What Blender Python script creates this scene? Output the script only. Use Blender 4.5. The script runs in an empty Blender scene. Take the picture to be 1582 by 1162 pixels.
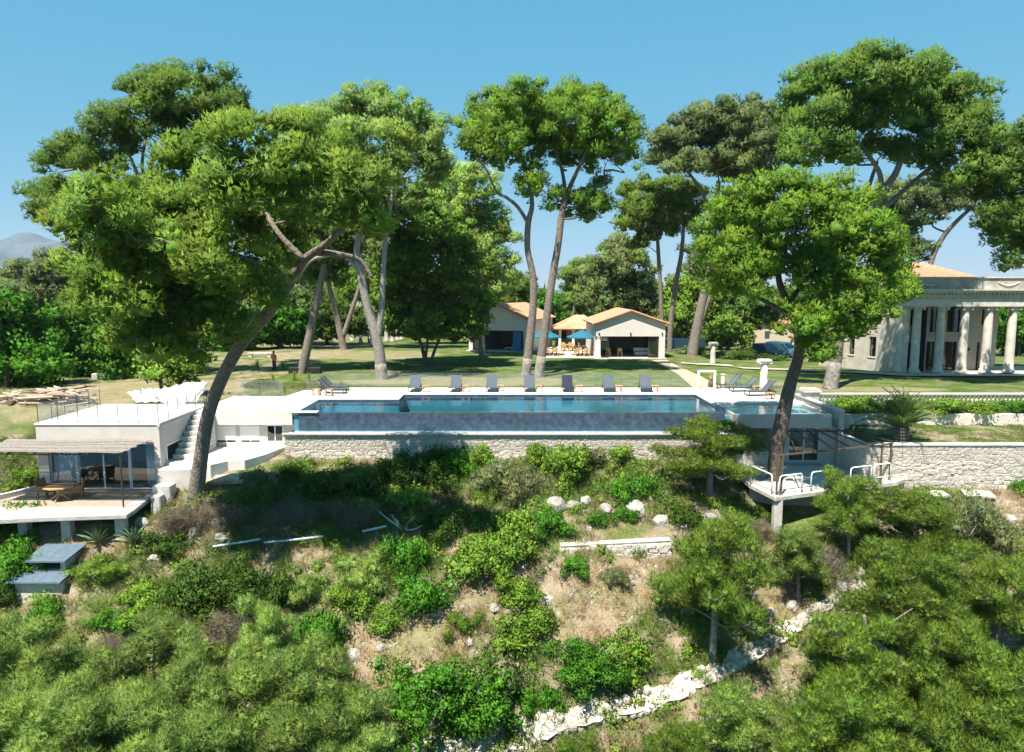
import bpy, math, random
import numpy as np
from mathutils import Vector, Matrix
# ---------------------------------------------------------------- camera, sky, sun
scene = bpy.context.scene
FPX, CU, CV = 1097.0, 791.0, 581.0
CAMZ = 7.0
TH = math.atan(133.0 / FPX)
CT, ST = math.cos(TH), math.sin(TH)
cam = bpy.data.cameras.new('camera'); camo = bpy.data.objects.new('camera', cam)
scene.collection.objects.link(camo)
cam.sensor_width = 36.0; cam.lens = 36.0 * FPX / 1582.0
cam.clip_start = 0.1; cam.clip_end = 20000
camo.location = (0, 0, CAMZ); camo.rotation_euler = (math.pi / 2 - TH, 0, 0)
scene.camera = camo
SUN = Vector((-0.25, -0.41, 0.88)).normalized()
w = bpy.data.worlds.new('World'); scene.world = w; w.use_nodes = True
nt = w.node_tree; bg = nt.nodes['Background']
sky = nt.nodes.new('ShaderNodeTexSky'); sky.sky_type = 'NISHITA'; sky.sun_disc = False
sky.sun_elevation = math.asin(SUN.z); sky.sun_rotation = math.atan2(SUN.x, SUN.y)
sky.air_density = 1.0; sky.dust_density = 0.0; sky.ozone_density = 2.5; sky.altitude = 1800
sc_ = nt.nodes.new('ShaderNodeSeparateColor'); cc_ = nt.nodes.new('ShaderNodeCombineColor'); nt.links.new(sky.outputs[0], sc_.inputs[0])
for i_, (g_, k_) in enumerate(((.77, .40), (.26, 1.40), (.15, 2.2))):
    pw = nt.nodes.new('ShaderNodeMath'); pw.operation = 'POWER'; pw.inputs[1].default_value = g_; ml = nt.nodes.new('ShaderNodeMath'); ml.operation = 'MULTIPLY'; ml.inputs[1].default_value = k_
    nt.links.new(sc_.outputs[i_], pw.inputs[0]); nt.links.new(pw.outputs[0], ml.inputs[0]); nt.links.new(ml.outputs[0], cc_.inputs[i_])
nt.links.new(cc_.outputs[0], bg.inputs[0]); bg.inputs[1].default_value = 0.0947
sl = bpy.data.lights.new('sun', 'SUN'); sl.energy = 4.1; sl.angle = math.radians(0.53); sl.color = (1, 0.92, 0.80)
so = bpy.data.objects.new('sun', sl); scene.collection.objects.link(so)
so.rotation_euler = SUN.to_track_quat('Z', 'Y').to_euler(); so.location = SUN * 300
vs = scene.view_settings; vs.view_transform = 'Standard'; vs.look = 'None'; vs.gamma = 1.0
vs.exposure = 1.5; vs.use_curve_mapping = False
scene.render.engine = 'CYCLES'
cy = scene.cycles; cy.max_bounces = 6; cy.diffuse_bounces = 4; cy.glossy_bounces = 3; cy.transmission_bounces = 4
cy.transparent_max_bounces = 12; cy.use_denoising = True; cy.caustics_reflective = False; cy.caustics_refractive = False
COL = scene.collection
rng = np.random.default_rng(7); random.seed(7)
# ---------------------------------------------------------------- pixel helpers (photo pixels -> rays)
def ray(u, v):
    a, b = (u - CU) / FPX, (CV - v) / FPX
    return np.array((a, CT + b * ST, -ST + b * CT))
def P(u, v, Y):
    d = ray(u, v); return Vector(d * (Y / d[1])) + Vector((0, 0, CAMZ))
def PZ(u, v, z):
    d = ray(u, v); return Vector(d * ((z - CAMZ) / d[2])) + Vector((0, 0, CAMZ))
def PXM(Y, z=0.0):            # photo pixels per metre at that depth
    return FPX / (Y * CT + (CAMZ - z) * ST)
# ---------------------------------------------------------------- terrain
TY = np.array([-60, -40, 0, 10, 15, 20, 26, 30, 34, 36.5, 37.35, 37.6, 40.2, 40.6, 43.3, 43.6, 44.8, 47, 49, 60, 78, 88, 120, 400, 4000.])
def prof(front, top):
    return [-30, -27, -21, -18, -16] + front + top
far = [-.12, -.1, -.15, -.3, -1.0, -4, -8]
T_left = prof([-13.3, -9.4, -6.6, -4.2], [-3.0, -2.7, -2.6, -1.4, -1.25, -.3, -.28, -.2, -.15] + far)
T_house = prof([-13.3, -9.6, -7.0, -4.5], [-4.2, -4.2, -4.2, -4.0, -4.0, -3.4, -.9, -.3, -.2] + far)
T_court = prof([-13.3, -9.7, -7.0, -4.7], [-3.5, -2.85, -2.75, -2.5, -2.45, -2.4, -2.4, -2.3, -1.2] + far)
T_pool = prof([-13.3, -9.7, -7.1, -4.8], [-3.9, -3.6, -3.5, -2.75, -2.7, -2.6, -2.6, -2.5, -1.5] + far)
T_terr = prof([-13.3, -9.8, -7.2, -4.95], [-4.1, -3.9, -3.9, -3.5, -3.4, -2.4, -2.3, -1.6, -.7] + far)
farr = [-.12, -.1, -.6, -1.3, -2.0, -5, -8]
T_right = prof([-13.3, -9.8, -7.2, -5.0], [-3.85, -3.6, -1.34, -1.32, -1.32, -1.3, -.66, -.14, -.12] + farr)
TX = np.array([-4000, -60, -28.2, -26.4, -18.2, -17.6, -12.9, -12.4, 12.4, 13.6, 20.6, 21.0, 60, 4000.])
TT = np.array([T_left, T_left, T_left, T_house, T_house, T_court, T_court, T_pool, T_pool, T_terr, T_terr, T_right, T_right, T_right])
def fnoise(x, y):
    return (np.sin(x * .83 + y * .41 + 1.3) * np.sin(y * .77 - x * .29) * .5 + np.sin(x * 2.1 - y * 1.3 + .7) * np.sin(y * 1.9 + x * .8 + 2.) * .28
            + np.sin(x * 4.7 + y * 3.1) * np.sin(y * 5.3 - x * 2.2 + 1.) * .13)
def T(x, y):
    x = np.asarray(x, float); y = np.asarray(y, float)
    i = np.clip(np.searchsorted(TX, x) - 1, 0, len(TX) - 2); j = np.clip(np.searchsorted(TY, y) - 1, 0, len(TY) - 2)
    fx = np.clip((x - TX[i]) / (TX[i + 1] - TX[i]), 0, 1); fy = np.clip((y - TY[j]) / (TY[j + 1] - TY[j]), 0, 1)
    z = (TT[i, j] * (1 - fx) + TT[i + 1, j] * fx) * (1 - fy) + (TT[i, j + 1] * (1 - fx) + TT[i + 1, j + 1] * fx) * fy
    amp = np.clip((36.0 - y) / 5, 0, 1) * .55 + np.clip((y - 52) / 10, 0, 1) * .04
    amp = np.where((x < -18) & (y > 32), amp * .15, amp)
    return z + fnoise(x, y) * amp
def G(u, v):                  # where the pixel's ray meets the ground
    d = ray(u, v); t = np.linspace(8, 160, 6000)
    pt = d[None] * t[:, None] + np.array((0, 0, CAMZ)); below = pt[:, 2] < T(pt[:, 0], pt[:, 1])
    k = int(np.argmax(below)) if below.any() else len(t) - 1
    p = pt[k]; return Vector((p[0], p[1], float(T(p[0], p[1]))))
# ---------------------------------------------------------------- materials
MATS = {}
def M(name, col=(.5, .5, .5), rough=.85, var=.12, scale=3.0, bump=0.0, bscale=20., metal=0.0, col2=None, spec=.3, orand=0.0):
    if name in MATS: return MATS[name]
    m = bpy.data.materials.new(name); m.use_nodes = True; t = m.node_tree; b = t.nodes['Principled BSDF']
    b.inputs['Roughness'].default_value = rough; b.inputs['Metallic'].default_value = metal
    b.inputs['Specular IOR Level'].default_value = spec
    g = t.nodes.new('ShaderNodeNewGeometry'); n = t.nodes.new('ShaderNodeTexNoise'); n.inputs['Scale'].default_value = scale
    n.inputs['Detail'].default_value = 6; n.inputs['Roughness'].default_value = .65
    t.links.new(g.outputs['Position'], n.inputs['Vector'])
    r = t.nodes.new('ShaderNodeValToRGB'); r.color_ramp.elements[0].position = .3; r.color_ramp.elements[1].position = .7
    c2 = col2 if col2 else tuple(c * (1 + var) for c in col); c1 = col if col2 else tuple(c * (1 - var) for c in col)
    r.color_ramp.elements[0].color = (*c1, 1); r.color_ramp.elements[1].color = (*[min(1, c) for c in c2], 1)
    t.links.new(n.outputs['Fac'], r.inputs[0]); out = r.outputs[0]
    if orand:
        oi = t.nodes.new('ShaderNodeObjectInfo'); hs = t.nodes.new('ShaderNodeHueSaturation'); mr = t.nodes.new('ShaderNodeMapRange')
        mr.inputs['To Min'].default_value = 1 - orand; mr.inputs['To Max'].default_value = 1 + orand
        t.links.new(oi.outputs['Random'], mr.inputs[0]); t.links.new(mr.outputs[0], hs.inputs['Value']); t.links.new(out, hs.inputs['Color']); out = hs.outputs[0]
    t.links.new(out, b.inputs['Base Color'])
    if bump:
        n2 = t.nodes.new('ShaderNodeTexNoise'); n2.inputs['Scale'].default_value = bscale; n2.inputs['Detail'].default_value = 5
        t.links.new(g.outputs['Position'], n2.inputs['Vector']); bp = t.nodes.new('ShaderNodeBump'); bp.inputs['Strength'].default_value = bump; bp.inputs['Distance'].default_value = .1
        t.links.new(n2.outputs['Fac'], bp.inputs['Height']); t.links.new(bp.outputs[0], b.inputs['Normal'])
    MATS[name] = m; return m
def glassmat(name, tint=(.8, .9, .92), ior=1.45, rough=0.0, wave=0.0, wscale=1.5, haze=0.0):
    m = bpy.data.materials.new(name); m.use_nodes = True; t = m.node_tree; t.nodes.remove(t.nodes['Principled BSDF'])
    tr = t.nodes.new('ShaderNodeBsdfTransparent'); tr.inputs[0].default_value = (*tint, 1)
    gl = t.nodes.new('ShaderNodeBsdfGlossy'); gl.inputs['Roughness'].default_value = rough; fr = t.nodes.new('ShaderNodeLayerWeight'); fr.inputs[0].default_value = .5; pw = t.nodes.new('ShaderNodeMath'); pw.operation = 'POWER'; pw.inputs[1].default_value = 5; mr = t.nodes.new('ShaderNodeMapRange'); mr.inputs['To Min'].default_value = ((ior - 1) / (ior + 1)) ** 2; t.links.new(fr.outputs['Facing'], pw.inputs[0]); t.links.new(pw.outputs[0], mr.inputs[0])
    mx = t.nodes.new('ShaderNodeMixShader'); t.links.new(mr.outputs[0], mx.inputs[0]); t.links.new(tr.outputs[0], mx.inputs[1]); t.links.new(gl.outputs[0], mx.inputs[2])
    if wave:
        g = t.nodes.new('ShaderNodeNewGeometry'); n = t.nodes.new('ShaderNodeTexNoise'); n.inputs['Scale'].default_value = wscale; n.inputs['Detail'].default_value = 3
        bp = t.nodes.new('ShaderNodeBump'); bp.inputs['Strength'].default_value = wave; bp.inputs['Distance'].default_value = .05
        t.links.new(g.outputs['Position'], n.inputs['Vector']); t.links.new(n.outputs['Fac'], bp.inputs['Height'])
        t.links.new(bp.outputs[0], gl.inputs['Normal']); t.links.new(bp.outputs[0], fr.inputs['Normal'])
    last = mx.outputs[0]
    if haze:
        df = t.nodes.new('ShaderNodeBsdfDiffuse'); df.inputs[0].default_value = (.6, .63, .65, 1); m2 = t.nodes.new('ShaderNodeMixShader'); m2.inputs[0].default_value = haze
        t.links.new(last, m2.inputs[1]); t.links.new(df.outputs[0], m2.inputs[2]); last = m2.outputs[0]
    t.links.new(last, t.nodes['Material Output'].inputs[0]); MATS[name] = m; return m
def leafmat(name, col, trans=.3, hue=0.0, sat=1.0, rough=.6, orand=.12):
    m = bpy.data.materials.new(name); m.use_nodes = True; t = m.node_tree; b = t.nodes['Principled BSDF']
    b.inputs['Roughness'].default_value = rough; b.inputs['Specular IOR Level'].default_value = .2
    at = t.nodes.new('ShaderNodeAttribute'); at.attribute_name = 'tone'
    mx = t.nodes.new('ShaderNodeMix'); mx.data_type = 'RGBA'; mx.blend_type = 'MULTIPLY'; mx.inputs['Factor'].default_value = 1
    mx.inputs['A'].default_value = (*col, 1); t.links.new(at.outputs['Color'], mx.inputs['B'])
    oi = t.nodes.new('ShaderNodeObjectInfo'); hs = t.nodes.new('ShaderNodeHueSaturation'); mr = t.nodes.new('ShaderNodeMapRange')
    mr.inputs['To Min'].default_value = 1 - orand; mr.inputs['To Max'].default_value = 1 + orand
    t.links.new(oi.outputs['Random'], mr.inputs[0]); t.links.new(mr.outputs[0], hs.inputs['Value']); t.links.new(mx.outputs['Result'], hs.inputs['Color'])
    t.links.new(hs.outputs[0], b.inputs['Base Color'])
    tc = t.nodes.new('ShaderNodeTexCoord'); nb = t.nodes.new('ShaderNodeTexNoise'); nb.inputs['Scale'].default_value = 11; nb.inputs['Detail'].default_value = 4; nb.inputs['Roughness'].default_value = .8
    t.links.new(tc.outputs['Object'], nb.inputs['Vector']); bp = t.nodes.new('ShaderNodeBump'); bp.inputs['Strength'].default_value = .35; bp.inputs['Distance'].default_value = .06
    t.links.new(nb.outputs['Fac'], bp.inputs['Height']); t.links.new(bp.outputs[0], b.inputs['Normal'])
    tl = t.nodes.new('ShaderNodeBsdfTranslucent'); t.links.new(hs.outputs[0], tl.inputs[0])
    ms = t.nodes.new('ShaderNodeMixShader'); ms.inputs[0].default_value = trans
    t.links.new(b.outputs[0], ms.inputs[1]); t.links.new(tl.outputs[0], ms.inputs[2]); t.links.new(ms.outputs[0], t.nodes['Material Output'].inputs[0])
    MATS[name] = m; return m
plaster = M('white_plaster', (.50, .47, .435), .9, .1, 1.3, .12, 30)
plaster_w = M('bright_plaster', (.57, .54, .505), .9, .06, 1.0, .08, 40)
deckm = M('deck_stone', (.62, .60, .57), .8, .05, 1.2, .05, 25)
stone = M('limestone', (.52, .475, .415), .95, .22, 6, .5, 22, orand=.22)
mortar = M('mortar', (.60, .555, .49), .95, .2, 6, .4, 25)
rockm = M('grey_rock', (.20, .195, .18), .95, .45, 2.5, .9, 7, col2=(.42, .40, .37), orand=.15)
tilem = M('pool_tile', (.048, .075, .115), .3, .4, 3.5, .15, 12, orand=.12, spec=.5)
basinm = M('pool_basin', (.07, .24, .32), .6, .15, .7)
bark = M('pine_bark', (.19, .162, .14), .95, .4, 5, .9, 9)
barkd = M('dark_bark', (.12, .10, .085), .95, .4, 6, .8, 10)
barkpale = M('pale_bark', (.26, .24, .22), .95, .35, 6, .7, 10)
teak = M('teak_wood', (.42, .27, .14), .7, .25, 6)
fabric = M('grey_sling', (.075, .095, .12), .85, .12, 8)
fabricn = M('navy_sling', (.018, .024, .045), .85, .1, 8)
metal = M('dark_metal', (.06, .055, .05), .5, .2, 5, metal=.3)
rust = M('rusty_metal', (.11, .085, .055), .8, .35, 7)
whitem = M('white_metal', (.8, .8, .78), .45, .03, 4)
alu = M('pale_frame', (.55, .62, .68), .4, .05, 4)
concrete = M('concrete', (.40, .385, .36), .95, .22, 2.2, .3, 14)
paleconc = M('pale_concrete', (.47, .45, .42), .95, .2, 2.2, .3, 14)
greywall = M('grey_render', (.46, .43, .40), .9, .12, 1.5, .2, 25)
villa = M('villa_stone', (.46, .42, .36), .9, .22, 1.1, .25, 9)
villacol = M('villa_column_stone', (.52, .48, .42), .9, .2, 2.0, .25, 9)
villaband = M('villa_weathered_stone', (.20, .19, .17), .95, .5, .8, .3, 6, col2=(.52, .49, .43))
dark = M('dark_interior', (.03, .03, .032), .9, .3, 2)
rooft = M('clay_tiles', (.36, .15, .085), .85, .3, 5, .2, 12, col2=(.52, .32, .21))
rooftp = M('pale_clay_tiles', (.50, .26, .14), .85, .25, 3, .2, 12, col2=(.62, .42, .28))
teal = M('teal_canvas', (.02, .13, .20), .85, .1, 3)
reed = M('reed_mat', (.26, .235, .215), .9, .35, 9, .5, 40)
slate = M('slate_blue', (.10, .145, .19), .7, .25, 5, .2, 18)
curtain = M('curtain', (.62, .68, .72), .9, .06, 2)
wicker = M('wicker', (.22, .15, .085), .85, .3, 20, .5, 60)
tarpm = M('white_tarp', (.55, .54, .51), .8, .05, 2)
sand = M('sandy_path', (.42, .32, .22), .95, .2, 4, .3, 18)
pathm = M('pale_path', (.60, .56, .50), .95, .25, 3, .6, 12)
patiom = M('patio_floor', (.33, .27, .21), .9, .2, 6, .2, 20)
bluepipe = M('pale_blue_pipe', (.42, .50, .56), .6, .15, 4)
white_car = M('white_paint', (.78, .79, .8), .25, .02, 2, spec=.5)
blue_car = M('dark_blue_paint', (.03, .045, .075), .25, .05, 2, spec=.5)
tyre = M('tyre_rubber', (.02, .02, .02), .9)
carglass = M('car_glass', (.05, .07, .09), .08, .02, 2, spec=.6)
log_m = M('cut_log', (.36, .28, .21), .9, .35, 5, .4, 15, orand=.35)
glass = glassmat('window_glass', (.88, .92, .95), 1.7)
rail_glass = glassmat('railing_glass', (.95, .965, .97), 1.22, haze=.05)
waterm = glassmat('pool_water', (.62, .9, .95), 1.33, 0.0, wave=.22, wscale=2.2)
# ---------------------------------------------------------------- mesh builder and tagging
def chainloc(o):
    p = Vector((0, 0, 0))
    while o is not None: p = p + o.location; o = o.parent
    return p
class MB:
    def __init__(s): s.v = []; s.f = []
    def add(s, vs, fs):
        k = len(s.v); s.v += [tuple(a) for a in vs]; s.f += [tuple(i + k for i in f) for f in fs]; return s
    def box(s, x0, x1, y0, y1, z0, z1):
        return s.add([(x0, y0, z0), (x1, y0, z0), (x1, y1, z0), (x0, y1, z0), (x0, y0, z1), (x1, y0, z1), (x1, y1, z1), (x0, y1, z1)],
                     [(0, 3, 2, 1), (4, 5, 6, 7), (0, 1, 5, 4), (1, 2, 6, 5), (2, 3, 7, 6), (3, 0, 4, 7)])
    def beam(s, a, b, wd, ht, up=(0, 0, 1)):
        a = Vector(a); b = Vector(b); d = (b - a).normalized(); sd = d.cross(Vector(up))
        if sd.length < 1e-4: sd = Vector((1, 0, 0))
        sd.normalize(); u2 = sd.cross(d); sd = sd * wd / 2; u2 = u2 * ht / 2
        return s.add([a - sd - u2, a + sd - u2, a + sd + u2, a - sd + u2, b - sd - u2, b + sd - u2, b + sd + u2, b - sd + u2],
                     [(0, 1, 2, 3), (7, 6, 5, 4), (0, 4, 5, 1), (1, 5, 6, 2), (2, 6, 7, 3), (3, 7, 4, 0)])
    def tube(s, pts, rad, n=8):
        pts = [Vector(p) for p in pts]; rings = []; vs = []; side = None
        for i, p in enumerate(pts):
            d = (pts[min(i + 1, len(pts) - 1)] - pts[max(i - 1, 0)])
            d = d.normalized() if d.length > 1e-6 else Vector((0, 0, 1))
            if side is None: side = d.cross(Vector((0.31, .95, .05))).normalized()
            side = (side - d * side.dot(d)).normalized(); o2 = d.cross(side); r = rad[i] if hasattr(rad, '__len__') else rad
            for k in range(n):
                an = 2 * math.pi * k / n; vs.append(p + (side * math.cos(an) + o2 * math.sin(an)) * r)
        fs = [(i * n + k, i * n + (k + 1) % n, (i + 1) * n + (k + 1) % n, (i + 1) * n + k) for i in range(len(pts) - 1) for k in range(n)]
        fs.append(tuple(range(n - 1, -1, -1))); fs.append(tuple((len(pts) - 1) * n + k for k in range(n)))
        return s.add(vs, fs)
    def lathe(s, prf, c=(0, 0, 0), n=16, sx=1., sy=1.):
        vs = [(c[0] + r * sx * math.cos(2 * math.pi * k / n), c[1] + r * sy * math.sin(2 * math.pi * k / n), c[2] + z) for r, z in prf for k in range(n)]
        fs = [(i * n + k, i * n + (k + 1) % n, (i + 1) * n + (k + 1) % n, (i + 1) * n + k) for i in range(len(prf) - 1) for k in range(n)]
        fs += [tuple(range(n - 1, -1, -1)), tuple((len(prf) - 1) * n + k for k in range(n))]
        return s.add(vs, fs)
    def prism(s, poly, z0, z1):
        n = len(poly); ar = sum(poly[i][0] * poly[(i + 1) % n][1] - poly[(i + 1) % n][0] * poly[i][1] for i in range(n))
        if ar < 0: poly = poly[::-1]
        vs = [(p[0], p[1], z0) for p in poly] + [(p[0], p[1], z1) for p in poly]
        return s.add(vs, [tuple(range(n - 1, -1, -1)), tuple(range(n, 2 * n))] + [(i, (i + 1) % n, (i + 1) % n + n, i + n) for i in range(n)])
    def prismy(s, poly, y0, y1):       # polygon in x,z extruded along y
        n = len(poly); vs = [(p[0], y0, p[1]) for p in poly] + [(p[0], y1, p[1]) for p in poly]
        return s.add(vs, [tuple(range(n)), tuple(range(2 * n - 1, n - 1, -1))] + [(i + n, (i + 1) % n + n, (i + 1) % n, i) for i in range(n)])
    def prismx(s, poly, x0, x1):       # polygon in y,z extruded along x
        n = len(poly); vs = [(x0, p[0], p[1]) for p in poly] + [(x1, p[0], p[1]) for p in poly]
        return s.add(vs, [tuple(range(n - 1, -1, -1)), tuple(range(n, 2 * n))] + [(i, (i + 1) % n, (i + 1) % n + n, i + n) for i in range(n)])
    def build(s, name, mat, parent=None, world=False, smooth=False, bevel=0.0, seg=1):
        off = chainloc(parent) if (world and parent is not None) else Vector((0, 0, 0))
        me = bpy.data.meshes.new(name); me.from_pydata([(a[0] - off.x, a[1] - off.y, a[2] - off.z) for a in s.v], [], s.f); me.materials.append(mat)
        if smooth: me.polygons.foreach_set('use_smooth', [True] * len(me.polygons))
        o = bpy.data.objects.new(name, me); COL.objects.link(o); o.parent = parent
        if bevel:
            md = o.modifiers.new('bevel', 'BEVEL'); md.width = bevel; md.segments = seg; md.limit_method = 'ANGLE'
        return o
def tag(o, label=None, cat=None, group=None, kind=None):
    if label: o['label'] = label
    if cat: o['category'] = cat
    if group: o['group'] = group
    if kind: o['kind'] = kind
    return o
def thing(name, label, cat, loc=(0, 0, 0), rz=0.0, group=None):
    o = bpy.data.objects.new(name, None); COL.objects.link(o); o.location = loc; o.rotation_euler = (0, 0, rz)
    return tag(o, label, cat, group)
def copy_tree(o, parent=None):
    c = o.copy(); COL.objects.link(c); c.parent = parent
    for ch in list(o.children): copy_tree(ch, c)
    return c
def place(o, loc, rz=0.0, label=None, scale=None):
    o.location = loc; o.rotation_euler = (0, 0, rz)
    if label: o['label'] = label
    if scale is not None: o.scale = scale if hasattr(scale, '__len__') else (scale,) * 3
    return o
def grid_mesh(name, V, F, mat, attrs=None, smooth=True):
    me = bpy.data.meshes.new(name); V = np.asarray(V, np.float32); F = np.asarray(F, np.int32); k = F.shape[1]
    me.vertices.add(len(V)); me.vertices.foreach_set('co', V.ravel()); me.loops.add(F.size); me.loops.foreach_set('vertex_index', F.ravel())
    me.polygons.add(len(F)); me.polygons.foreach_set('loop_start', np.arange(0, F.size, k, dtype=np.int32))
    me.polygons.foreach_set('use_smooth', np.full(len(F), smooth)); me.materials.append(mat)
    for nm, arr in (attrs or {}).items():
        a = me.attributes.new(nm, 'FLOAT_COLOR', 'POINT'); c = np.ones((len(V), 4), np.float32); c[:, :arr.shape[1]] = arr; a.data.foreach_set('color', c.ravel())
    me.update(calc_edges=True); return me
def mesh_obj(name, me, parent=None):
    o = bpy.data.objects.new(name, me); COL.objects.link(o); o.parent = parent; return o
# ================================================================ ground
def ground_material():
    m = bpy.data.materials.new('ground_cover'); m.use_nodes = True; t = m.node_tree; b = t.nodes['Principled BSDF']
    b.inputs['Roughness'].default_value = 1.0; b.inputs['Specular IOR Level'].default_value = 0.0
    g = t.nodes.new('ShaderNodeNewGeometry'); at = t.nodes.new('ShaderNodeAttribute'); at.attribute_name = 'zone'
    sp = t.nodes.new('ShaderNodeSeparateColor'); t.links.new(at.outputs['Color'], sp.inputs[0])
    def noise(sc, det=6, rg=.65):
        n = t.nodes.new('ShaderNodeTexNoise'); n.inputs['Scale'].default_value = sc; n.inputs['Detail'].default_value = det; n.inputs['Roughness'].default_value = rg
        t.links.new(g.outputs['Position'], n.inputs['Vector']); return n.outputs['Fac']
    def ramp(f, c0, c1, p0=.35, p1=.65):
        r = t.nodes.new('ShaderNodeValToRGB'); r.color_ramp.elements[0].position = p0; r.color_ramp.elements[1].position = p1
        r.color_ramp.elements[0].color = (*c0, 1); r.color_ramp.elements[1].color = (*c1, 1); t.links.new(f, r.inputs[0]); return r.outputs[0]
    def mix(f, a, bb):
        x = t.nodes.new('ShaderNodeMix'); x.data_type = 'RGBA'; t.links.new(f, x.inputs['Factor']); t.links.new(a, x.inputs['A']); t.links.new(bb, x.inputs['B']); return x.outputs['Result']
    def math_(op, a, bb):
        x = t.nodes.new('ShaderNodeMath'); x.operation = op; x.use_clamp = True
        for i, q in enumerate((a, bb)):
            if isinstance(q, float): x.inputs[i].default_value = q
            else: t.links.new(q, x.inputs[i])
        return x.outputs[0]
    soil = mix(noise(7, 8, .8), ramp(noise(1.6), (.18, .13, .085), (.33, .25, .17)), ramp(noise(14), (.15, .13, .1), (.4, .32, .23)))
    stones = mix(ramp(noise(3.0, 9, .8), (0, 0, 0), (1, 1, 1), .56, .62), soil, ramp(noise(9), (.25, .235, .21), (.46, .43, .38)))
    weeds = ramp(noise(5, 8, .75), (.05, .085, .018), (.16, .19, .06))
    slope = mix(ramp(noise(.55, 6, .7), (0, 0, 0), (1, 1, 1), .42, .56), stones, weeds)
    lawn = mix(noise(9, 7, .75), ramp(noise(.5), (.016, .075, .001), (.032, .105, .003)), ramp(noise(.9, 8, .8), (.022, .09, .002), (.075, .125, .009), .44, .7))
    dirt = mix(ramp(noise(4, 8, .8), (0, 0, 0), (1, 1, 1), .48, .6), ramp(noise(2.2, 8, .75), (.26, .19, .13), (.43, .34, .24)), ramp(noise(9, 6, .8), (.12, .15, .04), (.3, .25, .15)))
    nz = noise(1.1, 7, .7)
    def edge(ch):
        a = math_('ADD', ch, nz); s = t.nodes.new('ShaderNodeMapRange'); s.inputs[1].default_value = .88; s.inputs[2].default_value = 1.12; t.links.new(a, s.inputs[0]); return s.outputs[0]
    c = mix(edge(sp.outputs[0]), slope, lawn); c = mix(edge(sp.outputs[1]), c, dirt)
    t.links.new(c, b.inputs['Base Color'])
    bp = t.nodes.new('ShaderNodeBump'); bp.inputs['Strength'].default_value = .7; bp.inputs['Distance'].default_value = .12
    t.links.new(noise(6, 9, .8), bp.inputs['Height']); t.links.new(bp.outputs[0], b.inputs['Normal'])
    return m
gx = np.unique(np.round(np.concatenate([np.array([-4000, -1500, -600, -300, -150, -100, -80.]), np.arange(-70, -46, 2.), np.arange(-46, 46.1, .4), np.arange(48, 71, 2.),
     np.array([80, 100, 150, 300, 600, 1500, 4000.]), TX[1:-1]]), 3))
gy = np.unique(np.round(np.concatenate([np.array([-60, -40, -20, 0, 5.]), np.arange(8, 50, .35), np.arange(50, 100, .8), np.arange(100, 200, 10.), np.array([200, 300, 400, 800, 1500, 4000.]), TY]), 3))
XX, YY = np.meshgrid(gx, gy); ZZ = T(XX, YY)
nx, ny = len(gx), len(gy)
idx = np.arange(nx * ny).reshape(ny, nx)
F = np.stack([idx[:-1, :-1], idx[:-1, 1:], idx[1:, 1:], idx[1:, :-1]], -1).reshape(-1, 4)
zone = np.zeros((nx * ny, 3)); fx_, fy_ = XX.ravel(), YY.ravel()
lawn = np.clip((fy_ - 47.5) / 1.5, 0, 1) * .88
lawn = np.maximum(lawn, ((fx_ > 20.8) & (fy_ > 37.6) & (fy_ < 43.4)) * .42)
lawn = np.maximum(lawn, ((fx_ > 20.8) & (fy_ > 43.6)) * .62)
lawn = np.maximum(lawn, ((fx_ < -26) & (fy_ > 40.5) & (fy_ < 44)) * .7)
lawn = np.where((fx_ < -19) & (fy_ > 44), np.minimum(lawn, .36), lawn)
dirt = np.zeros_like(lawn)
for (u, v, ru, rv) in [(590, 547, 75, 6), (470, 549, 40, 4), (500, 545, 60, 4), (700, 588, 70, 5), (560, 590, 60, 3), (760, 592, 90, 4), (1330, 601, 110, 3), (1230, 594, 35, 3), (250, 600, 130, 10), (120, 612, 90, 14), (820, 588, 60, 4), (640, 575, 60, 2)]:
    c = PZ(u, v, -.1); a = PZ(u + ru, v, -.1).x - c.x; d = PZ(u, v - rv, -.1).y - c.y
    q = ((fx_ - c.x) / a) ** 2 + ((fy_ - c.y) / d) ** 2; dirt = np.maximum(dirt, np.clip(1.25 - q * .55, 0, .85))
patch_px = [(640, 985, 85, 26), (770, 880, 50, 22), (760, 940, 55, 25), (930, 905, 80, 24), (900, 950, 70, 22), (1000, 880, 45, 14), (960, 825, 70, 10), (620, 1010, 60, 18), (1180, 880, 36, 40), (1550, 780, 40, 30), (120, 850, 70, 12), (480, 860, 40, 10), (1215, 940, 30, 20), (700, 850, 20, 8), (560, 1040, 40, 30), (860, 1000, 30, 16)]
PATCH = [(G(u, v), ru / PXM(G(u, v).y, G(u, v).z), rv * 1.7 / PXM(G(u, v).y, G(u, v).z)) for (u, v, ru, rv) in patch_px]
for (c, rx, ry) in PATCH: dirt = np.maximum(dirt, np.clip(1.1 - .5 * (((fx_ - c.x) / rx) ** 2 + ((fy_ - c.y) / ry) ** 2), 0, .62))
zone[:, 0] = lawn; zone[:, 1] = dirt
gme = grid_mesh('ground', np.stack([fx_, fy_, ZZ.ravel()], -1), F, ground_material(), {'zone': zone})
tag(mesh_obj('ground', gme), kind='structure')
seam = M('sea_water', (.01, .05, .085), .12, .2, .02, .3, .4, spec=.5)
tag(MB().add([(-6000, -6000, -23.5), (6000, -6000, -23.5), (6000, -15, -23.5), (-6000, -15, -23.5)], [(0, 1, 2, 3)]).build('sea', seam), kind='structure')
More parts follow.
